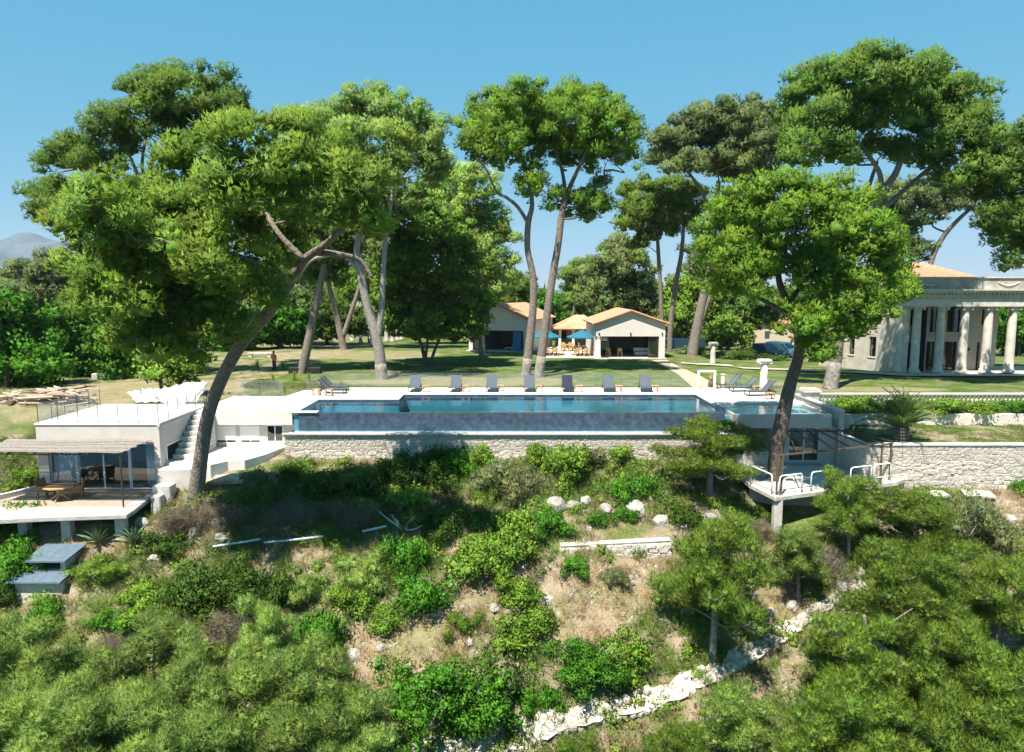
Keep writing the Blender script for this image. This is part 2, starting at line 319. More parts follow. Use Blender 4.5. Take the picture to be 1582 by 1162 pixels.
# distant mountains beyond the trees on the left
mx_ = np.linspace(-4200, 900, 120); my_ = np.linspace(0, 1, 14)
V = []; mr_ = np.random.default_rng(3)
hgt = 235 + 75 * np.sin(mx_ / 420 + .6) + 36 * np.sin(mx_ / 150 + 1) + 14 * np.sin(mx_ / 53)
hgt = hgt * np.clip((-900 - mx_) / 1100, .03, 1.0) + 4
for s in my_:
    for i, x in enumerate(mx_):
        V.append((x, 3200 + s * 700 + 60 * math.sin(x / 130 + s * 5), -8 + hgt[i] * (1 - (1 - s) ** 1.6) + mr_.normal() * 5 * s * (1 - s) * 4))
ii = np.arange(120 * 14).reshape(14, 120); Fm = np.stack([ii[:-1, :-1], ii[:-1, 1:], ii[1:, 1:], ii[1:, :-1]], -1).reshape(-1, 4)
mountm = M('mountain_slope', (.02, .04, .055), .95, .3, .008, col2=(.10, .12, .14))
tag(mesh_obj('mountains', grid_mesh('mountains', V, Fm, mountm)), kind='structure')
# ================================================================ pool terrace
YN, YF = 40.8, 47.5
deck = MB()
deck.prism([(-18.5, 41.0), (-12.45, 41.0), (-12.45, 45.3), (-7.3, 45.3), (-7.3, 47.5), (12.4, 47.5), (12.4, 43.9), (18.35, 43.9), (17.7, 48.2), (16.4, 50.8), (-11.9, 50.8), (-14.6, 49.3), (-15.0, 46.7), (-18.5, 46.7)], -.3, 0)
tag(deck.build('pool_deck', deckm), kind='structure')
pool = thing('swimming_pool', 'long infinity pool with blue tiled overflow wall', 'pool', (0, 44, -1.5))
b = MB()
b.box(-12.45, 12.4, 41.06, 47.5, -1.6, -1.45)
b.box(-12.75, -12.45, 40.9, 45.6, -1.6, -.31); b.box(12.4, 12.68, 40.9, 47.8, -1.6, -.31)
b.box(-12.45, -7.3, 45.3, 45.6, -1.45, -.31); b.box(-7.6, -7.3, 45.6, 47.8, -1.45, -.31); b.box(-7.3, 12.4, 47.5, 47.8, -1.45, -.31)
b.build('basin', basinm, pool, True)
b = MB(); b.box(-12.45, 12.4, 40.84, 41.06, -1.6, -.115); b.build('overflow_wall', M('grout', (.03, .045, .06), .8), pool, True)
b = MB(); e = .05
b.box(-12.45, -7.3, 45.25, 45.298, -.32, -.02); b.box(-7.3, -7.25, 45.25, 47.5, -.32, -.02); b.box(-7.25, 12.36, 47.45, 47.498, -.32, -.02); b.box(12.35, 12.398, 41.1, 47.45, -.32, -.02)
b.build('waterline_band', tilem, pool, True)
b = MB(); b.add([(-12.45, 41.062, -.11), (12.4, 41.062, -.11), (12.4, 47.45, -.11), (-7.3, 47.45, -.11), (-7.3, 45.25, -.11), (-12.45, 45.25, -.11)], [(0, 1, 2, 3, 4, 5)])
b.build('water', waterm, pool, True)
b = MB(); b.box(-12.9, -11.3, 40.7, 41.1, -.1, -.03); b.build('coping', deckm, pool, True, bevel=.01)
tm = MB(); tm.box(-.193, .193, -.02, .02, -.1725, .1725); t0 = tm.build('tile', tilem, pool); nt_ = 64; tw = 24.85 / nt_
t0.data.materials[0] = tilem
for i in range(nt_):
    for j in range(3):
        o = t0 if (i == 0 and j == 0) else t0.copy()
        if o is not t0: COL.objects.link(o)
        o.location = (-12.45 + (i + .5) * tw, 40.825 - 44 + random.uniform(-.004, .004), -.29 - j * .347 + 1.5); o.rotation_euler = (random.uniform(-.012, .012), 0, random.uniform(-.012, .012))
b = MB(); b.box(-12.6, 12.5, 40.35, 40.835, -1.32, -1.17); b.build('catch_trough', paleconc, pool, True)
b = MB(); b.add([(-12.5, 40.45, -1.164), (12.4, 40.45, -1.164), (12.4, 40.8, -1.164), (-12.5, 40.8, -1.164)], [(0, 1, 2, 3)]); b.build('trough_water', waterm, pool, True)
# shallow overflow pool on the right
sp_ = thing('shallow_pool', 'shallow pale overflow pool on the grey block right of the long pool', 'pool', (15.5, 42, -1))
b = MB(); b.box(12.7, 18.3, 40.0, 43.88, -.86, -.35); b.box(12.7, 18.3, 40.0, 40.16, -.35, -.07); b.box(12.7, 12.84, 40.16, 43.88, -.35, -.07); b.box(18.16, 18.3, 40.16, 43.88, -.35, -.07)
b.build('basin', greywall, sp_, True)
b = MB(); b.add([(12.84, 40.16, -.1), (18.16, 40.16, -.1), (18.16, 43.88, -.1), (12.84, 43.88, -.1)], [(0, 1, 2, 3)]); b.build('water', waterm, sp_, True)
# ---------------------------------------------------------------- walls of single stones
def stone_unit(k):
    r = np.random.default_rng(50 + k); j = lambda s: r.normal() * s; vs = []
    for (y, sc) in ((.5, .99), (-.3, 1.0), (-.5, .86)):
        for (x, z) in ((-.5, -.5), (.5, -.5), (.5, .5), (-.5, .5)): vs.append((x * sc + j(.05), y + j(.05), z * sc + j(.06)))
    fs = [(8, 9, 10, 11)] + [(a + c, a + (c + 1) % 4, a + 4 + (c + 1) % 4, a + 4 + c)[::-1] for a in (0, 4) for c in range(4)]
    me = bpy.data.meshes.new('stone'); me.from_pydata(vs, [], fs); me.materials.append(stone); return me
STONES = [stone_unit(k) for k in range(7)]
def stones_on(parent, a, bb, z0, z1, sw=.42, sh=.26, proud=.06, depth=.16, limit=300, topz=None):
    """stones laid in uneven courses on the vertical face running from a to b (xy), facing the right-hand side of a->b"""
    a = Vector((*a, 0)); bb = Vector((*bb, 0)); L = (bb - a).length; d = (bb - a) / L; nrm = Vector((d.y, -d.x, 0)); ang = math.atan2(d.y, d.x); off = chainloc(parent)
    z = z0; n = 0; extra = MB()
    while z < z1 - .06:
        h = min(sh * random.uniform(.75, 1.3), z1 - z); x = -random.uniform(0, .2)
        while x < L:
            wd = sw * random.uniform(.55, 1.5); xm = x + wd / 2
            zz = z + h / 2 + random.uniform(-.04, .04)
            if xm < L and xm > 0 and n >= limit and (topz is None or zz + h * .4 < topz(xm / L)):
                p = a + d * xm + nrm * (proud - depth * .5); me_ = random.choice(STONES)
                extra.add([(p.x + d.x * q.co.x * wd * .97 - nrm.x * q.co.y * depth, p.y + d.y * q.co.x * wd * .97 - nrm.y * q.co.y * depth, zz + q.co.z * h * .96) for q in me_.vertices], [tuple(f.vertices) for f in me_.polygons])
            if xm < L and xm > 0 and n < limit and (topz is None or zz + h * .4 < topz(xm / L)):
                o = bpy.data.objects.new('stone', random.choice(STONES)); COL.objects.link(o); o.parent = parent
                p = a + d * xm + nrm * (proud - depth * .5 + random.uniform(-.02, .025)); o.location = (p.x - off.x, p.y - off.y, zz - off.z)
                o.rotation_euler = (random.uniform(-.09, .09), random.uniform(-.13, .13), ang + random.uniform(-.07, .07)); o.scale = (wd * .97, depth, h * .96); n += 1
            x += wd
        z += h
    if extra.v: tag(extra.build('small_stones', stone, parent, True), kind='stuff')
    return n
fw = thing('stone_footing_wall', 'pale rough stone wall directly under the infinity pool', 'wall', (0, 40.4, -2.8))
b = MB(); b.box(-13.1, 12.9, 40.3, 40.79, -3.4, -1.325); b.build('wall_core', mortar, fw, True)
b = MB(); b.box(-13.25, 12.9, 40.12, 40.3, -1.30, -1.19); b.build('wall_cap', paleconc, fw, True, bevel=.02)
print('footing stones', stones_on(fw, (-13.1, 40.3), (12.9, 40.3), -2.9, -1.3, .3, .17, proud=.035))
# ================================================================ left beach house
HX0, HX1, HY0, HY1 = -25.1, -18.6, 36.8, 43.0
hs = thing('beach_house', 'flat-roofed white beach house with sliding glass front and reed awning', 'house', (-22, 37, -3.6))
b = MB()
b.box(HX0, HX1, HY0, HY0 + .3, -1.05, -.02)                       # lintel band
b.box(HX0, HX0 + .55, HY0, HY0 + .3, -3.6, -1.05); b.box(HX1 - .32, HX1, HY0, HY0 + .3, -3.6, -1.05)
b.box(HX0, HX0 + .25, HY0 + .3, HY1, -4.4, -.25); b.box(HX0 + .25, HX1 - .25, HY1 - .25, HY1, -4.4, -.25)
wy0, wy1, wz0, wz1 = 37.5, 39.35, -2.55, -1.35                     # side window opening
b.box(HX1 - .25, HX1, HY0 + .3, wy0, -4.4, -.25); b.box(HX1 - .25, HX1, wy1, HY1, -4.4, -.25); b.box(HX1 - .25, HX1, wy0, wy1, -4.4, wz0); b.box(HX1 - .25, HX1, wy0, wy1, wz1, -.25)
b.box(HX0, HX1, HY0, HY0 + .3, -4.4, -3.62)
b.build('wall', plaster, hs, True)
b = MB(); b.box(HX0 + .25, HX1 - .25, HY0 + .3, HY1 - .25, -3.8, -3.58); b.build('floor', patiom, hs, True)
b = MB(); b.box(HX0 + .25, HX1 - .25, HY0 + .3, HY1 - .25, -.25, -.06); b.box(HX0, HX0 + .25, HY0 + .3, HY1, -.25, -.06); b.box(HX1 - .25, HX1, HY0 + .3, HY1, -.25, -.06); b.box(HX0 + .25, HX1 - .25, HY1 - .25, HY1, -.25, -.06)
b.box(HX0 - .04, HX1 + .06, HY0 - .05, HY1 + .2, -.055, .03); b.build('roof', deckm, hs, True)
b = MB(); b.box(HX1 - .06, HX1 + .1, HY0 - .1, HY1 + .2, -.16, -.06); b.build('roof_edge', concrete, hs, True)
gx0, gx1 = HX0 + .55, HX1 - .32; npan = 4; pw = (gx1 - gx0) / npan
for i in range(npan):
    x0 = gx0 + i * pw; x1 = x0 + pw; yy = HY0 + .12 + (.05 if i % 2 else 0)
    b = MB(); b.box(x0, x0 + .06, yy, yy + .05, -3.57, -1.06); b.box(x1 - .06, x1, yy, yy + .05, -3.57, -1.06); b.box(x0 + .06, x1 - .06, yy, yy + .05, -3.57, -3.5); b.box(x0 + .06, x1 - .06, yy, yy + .05, -1.13, -1.06)
    fr = b.build('sliding_door', alu, hs, True)
    b = MB(); b.box(x0 + .06, x1 - .06, yy + .02, yy + .03, -3.5, -1.13); b.build('pane', glass, fr, True)
def curtain_mesh(x0, x1, y, z0, z1, n=26):
    b = MB(); vs = []
    for i in range(n + 1):
        x = x0 + (x1 - x0) * i / n; yy = y + .045 * math.sin(i * 1.9) + .02 * math.sin(i * .7); vs += [(x, yy, z0), (x, yy, z1)]
    b.add(vs, [(2 * i, 2 * i + 2, 2 * i + 3, 2 * i + 1) for i in range(n)]); return b
for (x0, x1) in ((gx0 + .1, gx0 + 1.5), (gx1 - .6, gx1 - .08)):
    o = curtain_mesh(x0, x1, HY0 + .32, -3.55, -1.1).build('curtain', curtain, hs, True, True); md = o.modifiers.new('t', 'SOLIDIFY'); md.thickness = .01
b = MB(); b.box(HX1 - .02, HX1 + .03, wy0 - .08, wy0, wz0 - .08, wz1 + .08); b.box(HX1 - .02, HX1 + .03, wy1, wy1 + .08, wz0 - .08, wz1 + .08); b.box(HX1 - .02, HX1 + .06, wy0, wy1, wz0 - .08, wz0); b.box(HX1 - .02, HX1 + .03, wy0, wy1, wz1, wz1 + .08)
sw = b.build('window', whitem, hs, True); b = MB(); b.box(HX1 - .14, HX1 - .12, wy0, wy1, wz0, wz1); b.build('pane', glass, sw, True)
# reed awning with its posts and battens
AZ = -.92; AX0, AX1, AY0, AY1 = -26.3, -19.0, 33.75, 36.76
aw = MB(); r_ = np.random.default_rng(5); nre = 120
for i in range(nre):
    y = AY0 + (AY1 - AY0) * i / nre; s0 = .05 * r_.normal(); s1 = .05 * r_.normal(); zz = AZ + .12 + .012 * r_.normal() + .03 * math.sin(i * .2)
    pts = [(AX0 + s0 + (AX1 - AX0 + s1 - s0) * k / 6, y + .006 * r_.normal(), zz + .025 * math.sin(k * 1.1 + i * .02) - (.06 if k == 6 else 0)) for k in range(7)]
    aw.tube(pts, .0155, 4)
awn = aw.build('reed_cover', reed, hs, True); tag(awn, kind='stuff')
b = MB()
for x in np.linspace(AX0 + .4, AX1 - .3, 6): b.beam((x, AY0, AZ + .03), (x, AY1 + .03, AZ + .03), .05, .07)
b.build('rafters', rust, hs, True)
b = MB(); b.beam((AX0, AY0 + .1, AZ - .035), (AX1, AY0 + .1, AZ - .035), .06, .06); b.build('awning_beam', rust, hs, True)
for x in (-26.2, -19.08):
    b = MB(); b.tube([(x, AY0 + .1, -3.62), (x, AY0 + .1, AZ - .06)], .04, 8); b.build('awning_post', metal, hs, True)
# patio slab, kerb and its piers
pt = thing('patio_terrace', 'raised patio with pale front edge below the sliding glass doors', 'patio', (-22, 35, -4.3))
pp = [PZ(-60, 806, -3.62), PZ(70, 799, -3.62), PZ(196, 795, -3.62), PZ(207, 788, -3.62), PZ(246, 757, -3.62), PZ(55, 757, -3.62), PZ(-60, 779, -3.62)]
b = MB(); b.prism([(p.x, p.y) for p in pp], -3.85, -3.62); b.build('slab', concrete, pt, True, bevel=.03)
q = [PZ(-60, 784, -3.62), PZ(190, 782, -3.62), PZ(238, 757.6, -3.62), PZ(58, 757.6, -3.62), PZ(-40, 777, -3.62)]
b = MB(); b.prism([(p.x, p.y) for p in q], -3.618, -3.606); b.build('paving', patiom, pt, True)
b = MB(); b.prism([(p.x, p.y) for p in (PZ(-60, 805, -3.62), PZ(70, 798, -3.62), PZ(194, 794, -3.62), PZ(192, 783.5, -3.62), PZ(-60, 785.5, -3.62))], -3.619, -3.6); b.build('front_strip', M('sandstone_strip', (.5, .42, .33), .9, .15, 4, .1, 20), pt, True)
b = MB(); ka, kb = PZ(62, 757, -3.62), PZ(-60, 786, -3.62); b.beam((ka.x, ka.y, -3.5), (kb.x, kb.y, -3.5), .22, .28); b.build('kerb', plaster_w, pt, True)
for u in (97, 181, 30):
    c = PZ(u, 792, -3.62); g0 = float(T(c.x, c.y)) - .4; b = MB(); b.box(c.x - .22, c.x + .22, c.y + .1, c.y + .5, g0, -3.85); b.build('pier', paleconc, pt, True)
# patio furniture
def wicker_chair(name, label, loc, rz):
    t = thing(name, label, 'chair', loc, rz, 'wicker chairs on the patio')
    b = MB(); b.box(-.3, .3, -.28, .28, .3, .44); b.build('seat', wicker, t, bevel=.03)
    b = MB(); b.prismx([(.22, .44), (.3, .44), (.4, .98), (.34, 1.0)], -.3, .3); b.build('backrest', wicker, t, bevel=.02)
    for s in (-1, 1):
        b = MB(); b.box(min(s * .24, s * .32), max(s * .24, s * .32), -.26, .24, .44, .66); b.build('armrest', wicker, t, bevel=.02)
        for yq in (-.24, .24): b = MB(); b.box(s * .27 - .03, s * .27 + .03, yq - .03, yq + .03, 0, .3); b.build('leg', wicker, t)
    return t
pz = -3.606
c1 = P(72, 768, 35.5); c2 = P(119, 766, 35.6); c3 = P(140, 752, 36.2); ct = P(91, 770, 35.0)
wicker_chair('wicker_chair', 'wicker armchair at the left end of the patio table', (c1.x, 35.5, pz), math.radians(75))
wicker_chair('wicker_chair', 'wicker armchair on the right of the patio table', (c2.x, 35.6, pz), math.radians(-70))
tt_ = thing('patio_table', 'wooden octagonal patio table with crossed legs under the reed awning', 'table', (ct.x, 35.1, pz))
b = MB(); b.lathe([(.02, .69), (.72, .69), (.72, .74), (.02, .74)], n=8); b.build('tabletop', teak, tt_)
for s in (-1, 1):
    b = MB(); b.beam((s * .5, 0, 0), (-s * .38, 0, .69), .07, .05, (0, 1, 0)); b.build('leg', teak, tt_)
    b = MB(); b.beam((0.03, s * .5, 0), (0.03, -s * .38, .69), .07, .05, (1, 0, 0)); b.build('leg', teak, tt_)
# glass railing on the roof terrace
def glass_rail(name, label, pts, h=1.0, step=1.15, group='glass railings', posts=True, z=0.03, gmat=None):
    p0 = Vector((*pts[0], z)); t = thing(name, label, 'railing', p0, 0, group)
    for a, c in zip(pts[:-1], pts[1:]):
        a = Vector((*a, z)); c = Vector((*c, z)); L = (c - a).length; n = max(1, round(L / step)); d = (c - a) / n
        for i in range(n):
            s = a + d * i; e2 = a + d * (i + 1); b = MB(); u = d.normalized() * .03; b.beam(s + u + Vector((0, 0, h / 2 + .05)), e2 - u + Vector((0, 0, h / 2 + .05)), .012, h - .06); b.build('glass_panel', gmat or rail_glass, t, True)
        if posts:
            for i in range(n + 1):
                s = a + d * i; b = MB(); b.tube([s, s + Vector((0, 0, h + .02))], .018, 6); b.build('post', metal, t, True)
    return t
glass_rail('glass_railing', 'glass railing with thin posts round the flat roof terrace of the beach house', [(HX0 + .1, 42.6), (HX0 + .1, HY0 + .1), (HX1 - .06, HY0 + .1), (HX1 - .06, 42.5)])
glass_rail('glass_railing', 'long glass railing behind the row of poolside loungers', [(-14.4, 49.2), (-11.9, 50.6), (13.2, 50.6)], 1.05, 1.8, posts=False)
glass_rail('glass_railing', 'glass railing along the sloping right edge of the pool deck', [(15.0, 50.6), (17.9, 46.9), (18.75, 40.5)], 1.0, 1.8, posts=False)
glass_rail('glass_railing', 'glass railing behind the left wing of the deck by the planted bed', [(-18.3, 46.5), (-15.1, 46.5)], 1.05, 1.6, posts=False)
# white tarpaulin hung behind the roof terrace
tp = thing('tarpaulin', 'white tarpaulin draped over posts behind the roof terrace', 'tarp', (-21, 43.4, 0))
ctl = [[P(196, 607, 45.5), P(222, 601, 45.3), P(250, 601, 45.3), P(290, 591, 45.4), P(322, 590, 45.6)],
       [P(204, 618, 45.2), P(236, 610, 45.0), P(257, 613, 44.9), P(291, 606, 45.0), P(314, 606, 45.1)],
       [P(214, 623, 45.0), P(252, 621, 44.7), P(263, 628, 44.5), P(293, 622, 44.6), P(304, 622, 44.7)]]
def bez(a, c, d, t): return a * (1 - t) ** 2 + c * 2 * t * (1 - t) + d * t * t
N1, N2 = 48, 16; vs = []
for j in range(N2 + 1):
    for i in range(N1 + 1):
        s = i / N1 * 4; k = min(3, int(s)); f = s - k; rows = [ctl[r][k].lerp(ctl[r][k + 1], f) for r in range(3)]; p = bez(*rows, j / N2)
        p = p + Vector((0, .10 * math.sin(i * .9 + j * .4) + .05 * math.sin(i * 2.3 - j), .05 * math.sin(i * 1.3 + j * .8))); p.z = max(p.z, -.18); vs.append(p)
b = MB(); b.add(vs, [(j * (N1 + 1) + i, j * (N1 + 1) + i + 1, (j + 1) * (N1 + 1) + i + 1, (j + 1) * (N1 + 1) + i) for j in range(N2) for i in range(N1)])
o = b.build('sheet', tarpm, tp, True, True); md = o.modifiers.new('t', 'SOLIDIFY'); md.thickness = .015
for (u, v, yy) in ((217, 601, 45.3), (290, 591, 45.6)):
    c = P(u, v, yy); b = MB(); b.tube([(c.x, c.y + .05, -.3), (c.x, c.y + .05, c.z)], .03, 6); b.build('pole', metal, tp, True)
# ================================================================ wing below the left deck
wg = thing('service_wing', 'low white wing with shuttered windows under the left deck', 'building', (-15.5, 41, -2.2))
b = MB(); b.box(-18.5, -12.85, 40.9, 41.6, -.84, -.302); b.box(-18.5, -12.85, 40.9, 40.998, -.302, -.06); b.build('fascia', plaster_w, wg, True)
wins = [(332, 364, 655, 685, 'shutter'), (370, 401, 655, 685, 'shutter'), (411, 437, 657, 683, 'slider')]
YW = 41.25; xs = []
for (u0, u1, v0, v1, kd) in wins: xs.append((P(u0, v0, YW).x, P(u1, v0, YW).x, P(u0, v1, YW).z, P(u0, v0, YW).z, kd))
b = MB(); x = -18.5
for (x0, x1, z0, z1, kd) in xs: b.box(x, x0, YW, YW + .3, -2.6, -.84); b.box(x0, x1, YW, YW + .3, -2.6, z0); b.box(x0, x1, YW, YW + .3, z1, -.84); x = x1
b.box(x, -12.85, YW, YW + .3, -2.6, -.84); b.box(-18.5, -12.9, YW + 3, YW + 3.2, -2.6, -.84); b.build('wall', plaster, wg, True)
b = MB(); b.box(-13.1, -12.85, 40.31, 41.25, -3.0, -1.31); b.build('end_wall', plaster, wg, True)
for (x0, x1, z0, z1, kd) in xs:
    b = MB(); f_ = .05; b.box(x0, x0 + f_, YW + .03, YW + .1, z0, z1); b.box(x1 - f_, x1, YW + .03, YW + .1, z0, z1); b.box(x0 + f_, x1 - f_, YW + .03, YW + .1, z0, z0 + f_); b.box(x0 + f_, x1 - f_, YW + .03, YW + .1, z1 - f_, z1); b.box((x0 + x1) / 2 - .025, (x0 + x1) / 2 + .025, YW + .03, YW + .1, z0 + f_, z1 - f_)
    wv = b.build('window', whitem, wg, True); b = MB(); b.box(x0 + f_, x1 - f_, YW + .07, YW + .08, z0 + f_, z1 - f_); b.build('pane', glass, wv, True)
    if kd == 'shutter':
        b = MB(); b.box(x0 - .02, x1 + .02, YW - .14, YW - .003, z1 - .16, z1 + .03); b.build('shutter_box', plaster_w, wv, True, bevel=.01)
        zz = z1 - .17; bot = z0 + .26
        while zz > bot:
            b = MB(); b.box(x0 + .02, x1 - .02, YW - .01, YW + .02, zz - .085, zz - .005); b.build('slat', whitem, wv, True, bevel=.004); zz -= .09
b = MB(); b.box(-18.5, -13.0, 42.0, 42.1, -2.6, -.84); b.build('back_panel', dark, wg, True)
ac = thing('cooling_unit', 'small beige box unit against the shuttered wing wall', 'unit', (P(326, 690, 41).x, 40.95, -2.2))
b = MB(); b.box(-.3, .3, -.18, .18, .06, .72); b.build('casing', M('beige_metal', (.45, .41, .33), .6), ac, bevel=.02); b = MB(); b.box(-.34, .34, -.22, .22, 0, .06); b.build('base', concrete, ac)
b = MB(); cp = [PZ(246, 714, -2.2), PZ(285, 717, -2.2), PZ(325, 718, -2.2), PZ(352, 712, -2.2), PZ(378, 711, -2.2), PZ(410, 702, -2.2), PZ(441, 690, -2.2)]
b.prism([(p.x, p.y) for p in cp] + [(-13.15, 41.24), (-18.5, 41.24)], -3.9, -2.2); tag(b.build('courtyard', M('courtyard_paving', (.66, .63, .58), .95, .14, 2, .3, 14), None, bevel=.03), kind='structure')
for (u, v, sc) in ((342, 703, 1.0), (332, 690, .7)):
    pass
st = thing('outdoor_steps', 'pale masonry steps climbing beside the beach house to the deck', 'steps', (-17.8, 39, -2.2))
for i in range(8):
    b = MB(); b.box(-18.55, -17.35, 38.0 + i * .36, 40.88, -2.199 + i * .25, -2.2 + (i + 1) * .25 - .001); b.build('step', paleconc, st, True, bevel=.02)
lw = thing('stair_wall', 'pale plastered low wall stepping down between beach house and leaning pine', 'wall', (-18, 37, -3.9))
pa = [PZ(246, 717, -2.2), PZ(285, 717.5, -2.2)]
b = MB(); b.prism([(HX1, 36.9), (pa[0].x, 37.4), (pa[1].x + .6, pa[1].y), (pa[1].x + .5, pa[1].y - .35), (HX1, 36.3)], -4.6, -2.35); b.build('wall_core', plaster, lw, True, bevel=.04)
b = MB(); b.box(-18.55, -17.6, 35.6, 36.3, -4.7, -3.0); b.build('lower_block', paleconc, lw, True, bevel=.05)
b = MB(); b.box(-18.4, -17.9, 35.1, 35.6, -4.8, -3.4); b.build('lower_block', paleconc, lw, True, bevel=.05)
# ================================================================ right pool block, room, terrace, pergola
rb = thing('pool_room', 'grey rendered room with big window under the right end of the pool', 'building', (16.5, 40.5, -3.06))
wx0, wx1 = P(1218, 690, 40.4).x, P(1266, 690, 40.4).x; wz0_, wz1_ = P(1240, 713, 40.4).z, P(1240, 660, 40.4).z
b = MB(); b.box(15.0, wx0, 40.4, 40.7, -3.3, -.862); b.box(wx1, 18.7, 40.4, 40.7, -3.3, -.862); b.box(wx0, wx1, 40.4, 40.7, -3.3, wz0_); b.box(wx0, wx1, 40.4, 40.7, wz1_, -.862)
b.box(12.95, 15.0, 42.2, 42.4, -3.3, -.862); b.box(15.0, 15.2, 40.7, 44, -3.3, -.862); b.box(15.2, 18.7, 43.8, 44, -3.3, -.862)
b.build('wall', greywall, rb, True)
b = MB(); b.box(18.7, 18.98, 40.0, 46.5, -3.3, .1); b.build('end_wall', paleconc, rb, True); b = MB(); b.box(18.66, 19.04, 39.96, 46.6, .1, .17); b.build('coping', plaster_w, rb, True)
b = MB(); b.box(12.95, 15.2, 40.3, 42.2, -3.3, -2.3); b.build('sill_wall', paleconc, rb, True)
f_ = .06; xm = (wx0 + wx1) / 2; b = MB(); b.box(wx0, wx0 + f_, 40.42, 40.5, wz0_, wz1_); b.box(wx1 - f_, wx1, 40.42, 40.5, wz0_, wz1_); b.box(wx0 + f_, wx1 - f_, 40.42, 40.5, wz0_, wz0_ + f_); b.box(wx0 + f_, wx1 - f_, 40.42, 40.5, wz1_ - f_, wz1_); b.box(xm - .035, xm + .035, 40.42, 40.5, wz0_ + f_, wz1_ - f_)
wn = b.build('window', alu, rb, True)
for (x0, x1) in ((wx0 + f_, xm - .035), (xm + .035, wx1 - f_)): b = MB(); b.box(x0, x1, 40.45, 40.46, wz0_ + f_, wz1_ - f_); b.build('pane', glass, wn, True)
b = MB(); b.box(wx0 - .15, wx1 + .15, 40.28, 40.398, wz0_ - .1, wz0_ - .01); b.build('sill', concrete, rb, True)
te = thing('lower_terrace', 'pale concrete terrace on a square pillar in front of the grey room', 'terrace', (16, 36.5, -4.5))
tpoly = [(12.4, 36.1), (12.9, 33.8), (16.8, 35.3), (20.4, 36.6), (21.1, 37.2), (18.9, 37.5), (18.9, 40.39), (12.96, 40.29), (12.4, 38)]
b = MB(); b.prism(tpoly, -3.3, -3.06); b.build('slab', paleconc, te, True, bevel=.03)
b = MB(); b.box(12.95, 13.35, 33.95, 34.35, -5.6, -3.3); b.build('pillar', paleconc, te, True, bevel=.02)
b = MB(); b.prism([(12.6, 36.3), (17.2, 36.0), (17.2, 36.4), (12.6, 36.7)], -5.6, -3.3); b.build('under_wall', concrete, te, True)
HOOP = None
hoops = [((12.42, 36.0), (12.85, 34.2), 'white tubular hoop rail at the left corner of the lower terrace'), ((13.15, 33.98), (14.45, 34.48), 'white tubular hoop rail beside the rusty pergola post on the lower terrace'),
         ((15.0, 34.7), (16.4, 35.22), 'white tubular hoop rail in the middle of the terrace front edge'), ((17.4, 35.6), (18.7, 36.08), 'white tubular hoop rail behind the young pine on the terrace edge'), ((18.9, 36.2), (20.0, 36.62), 'white tubular hoop rail near the two right pergola posts')]
for (a, c, lb) in hoops:
    a = Vector((*a, -3.06)); c = Vector((*c, -3.06)); d = (c - a).normalized(); h = 1.0; r = .16
    t = thing('hoop_rail', lb, 'railing', (a + c) / 2, 0, 'white hoop rails'); pts = [a, a + Vector((0, 0, h - r))]
    for k in range(1, 5): an = k / 5 * math.pi / 2; pts.append(a + d * (r - r * math.cos(an)) + Vector((0, 0, h - r + r * math.sin(an))))
    pts.append(a + d * r + Vector((0, 0, h))); pts.append(c - d * r + Vector((0, 0, h)))
    for k in range(1, 5): an = k / 5 * math.pi / 2; pts.append(c - d * (r - r * math.sin(an)) + Vector((0, 0, h - r + r * math.cos(an))))
    pts += [c + Vector((0, 0, h - r)), c]
    b = MB(); b.tube(pts, .035, 8); b.build('hoop_tube', whitem, t, True, True); 
    if lb.endswith('posts'): b = MB(); b.tube([a + Vector((0, 0, .3)), c + Vector((0, 0, .3))], .03, 6); b.build('mid_bar', whitem, t, True, True)
pg = thing('steel_pergola', 'bare rusty steel pergola frame over the lower terrace', 'pergola', (16, 37, -3.06))
fz = -1.05; posts = [(13.05, 34.1), (13.3, 34.15), (19.35, 36.4), (20.1, 36.9)]
for (x, y) in posts: b = MB(); b.box(x - .04, x + .04, y - .04, y + .04, -3.06, fz + .02); b.build('post', rust, pg, True)
A = Vector((13.05, 34.1, fz)); B = Vector((19.4, 36.4, fz)); C_ = Vector((15.1, 40.0, fz + .02)); D_ = Vector((18.65, 39.96, fz + .02))
b = MB(); b.beam(A, B, .08, .08); b.build('beam', rust, pg, True); b = MB(); b.beam(B, (20.2, 36.95, fz), .07, .07); b.build('beam', rust, pg, True); b = MB(); b.beam(C_, D_, .08, .08); b.build('beam', rust, pg, True)
for k in range(7):
    f = k / 6; b = MB(); b.beam(A.lerp(B, f) + Vector((0, 0, .08)), C_.lerp(D_, f) + Vector((0, 0, .08)), .05, .06); b.build('rafter', metal, pg, True)
b = MB(); b.beam(D_ + Vector((0, 0, .09)), (20.2, 36.95, fz + .08), .06, .06); b.build('rafter', metal, pg, True)
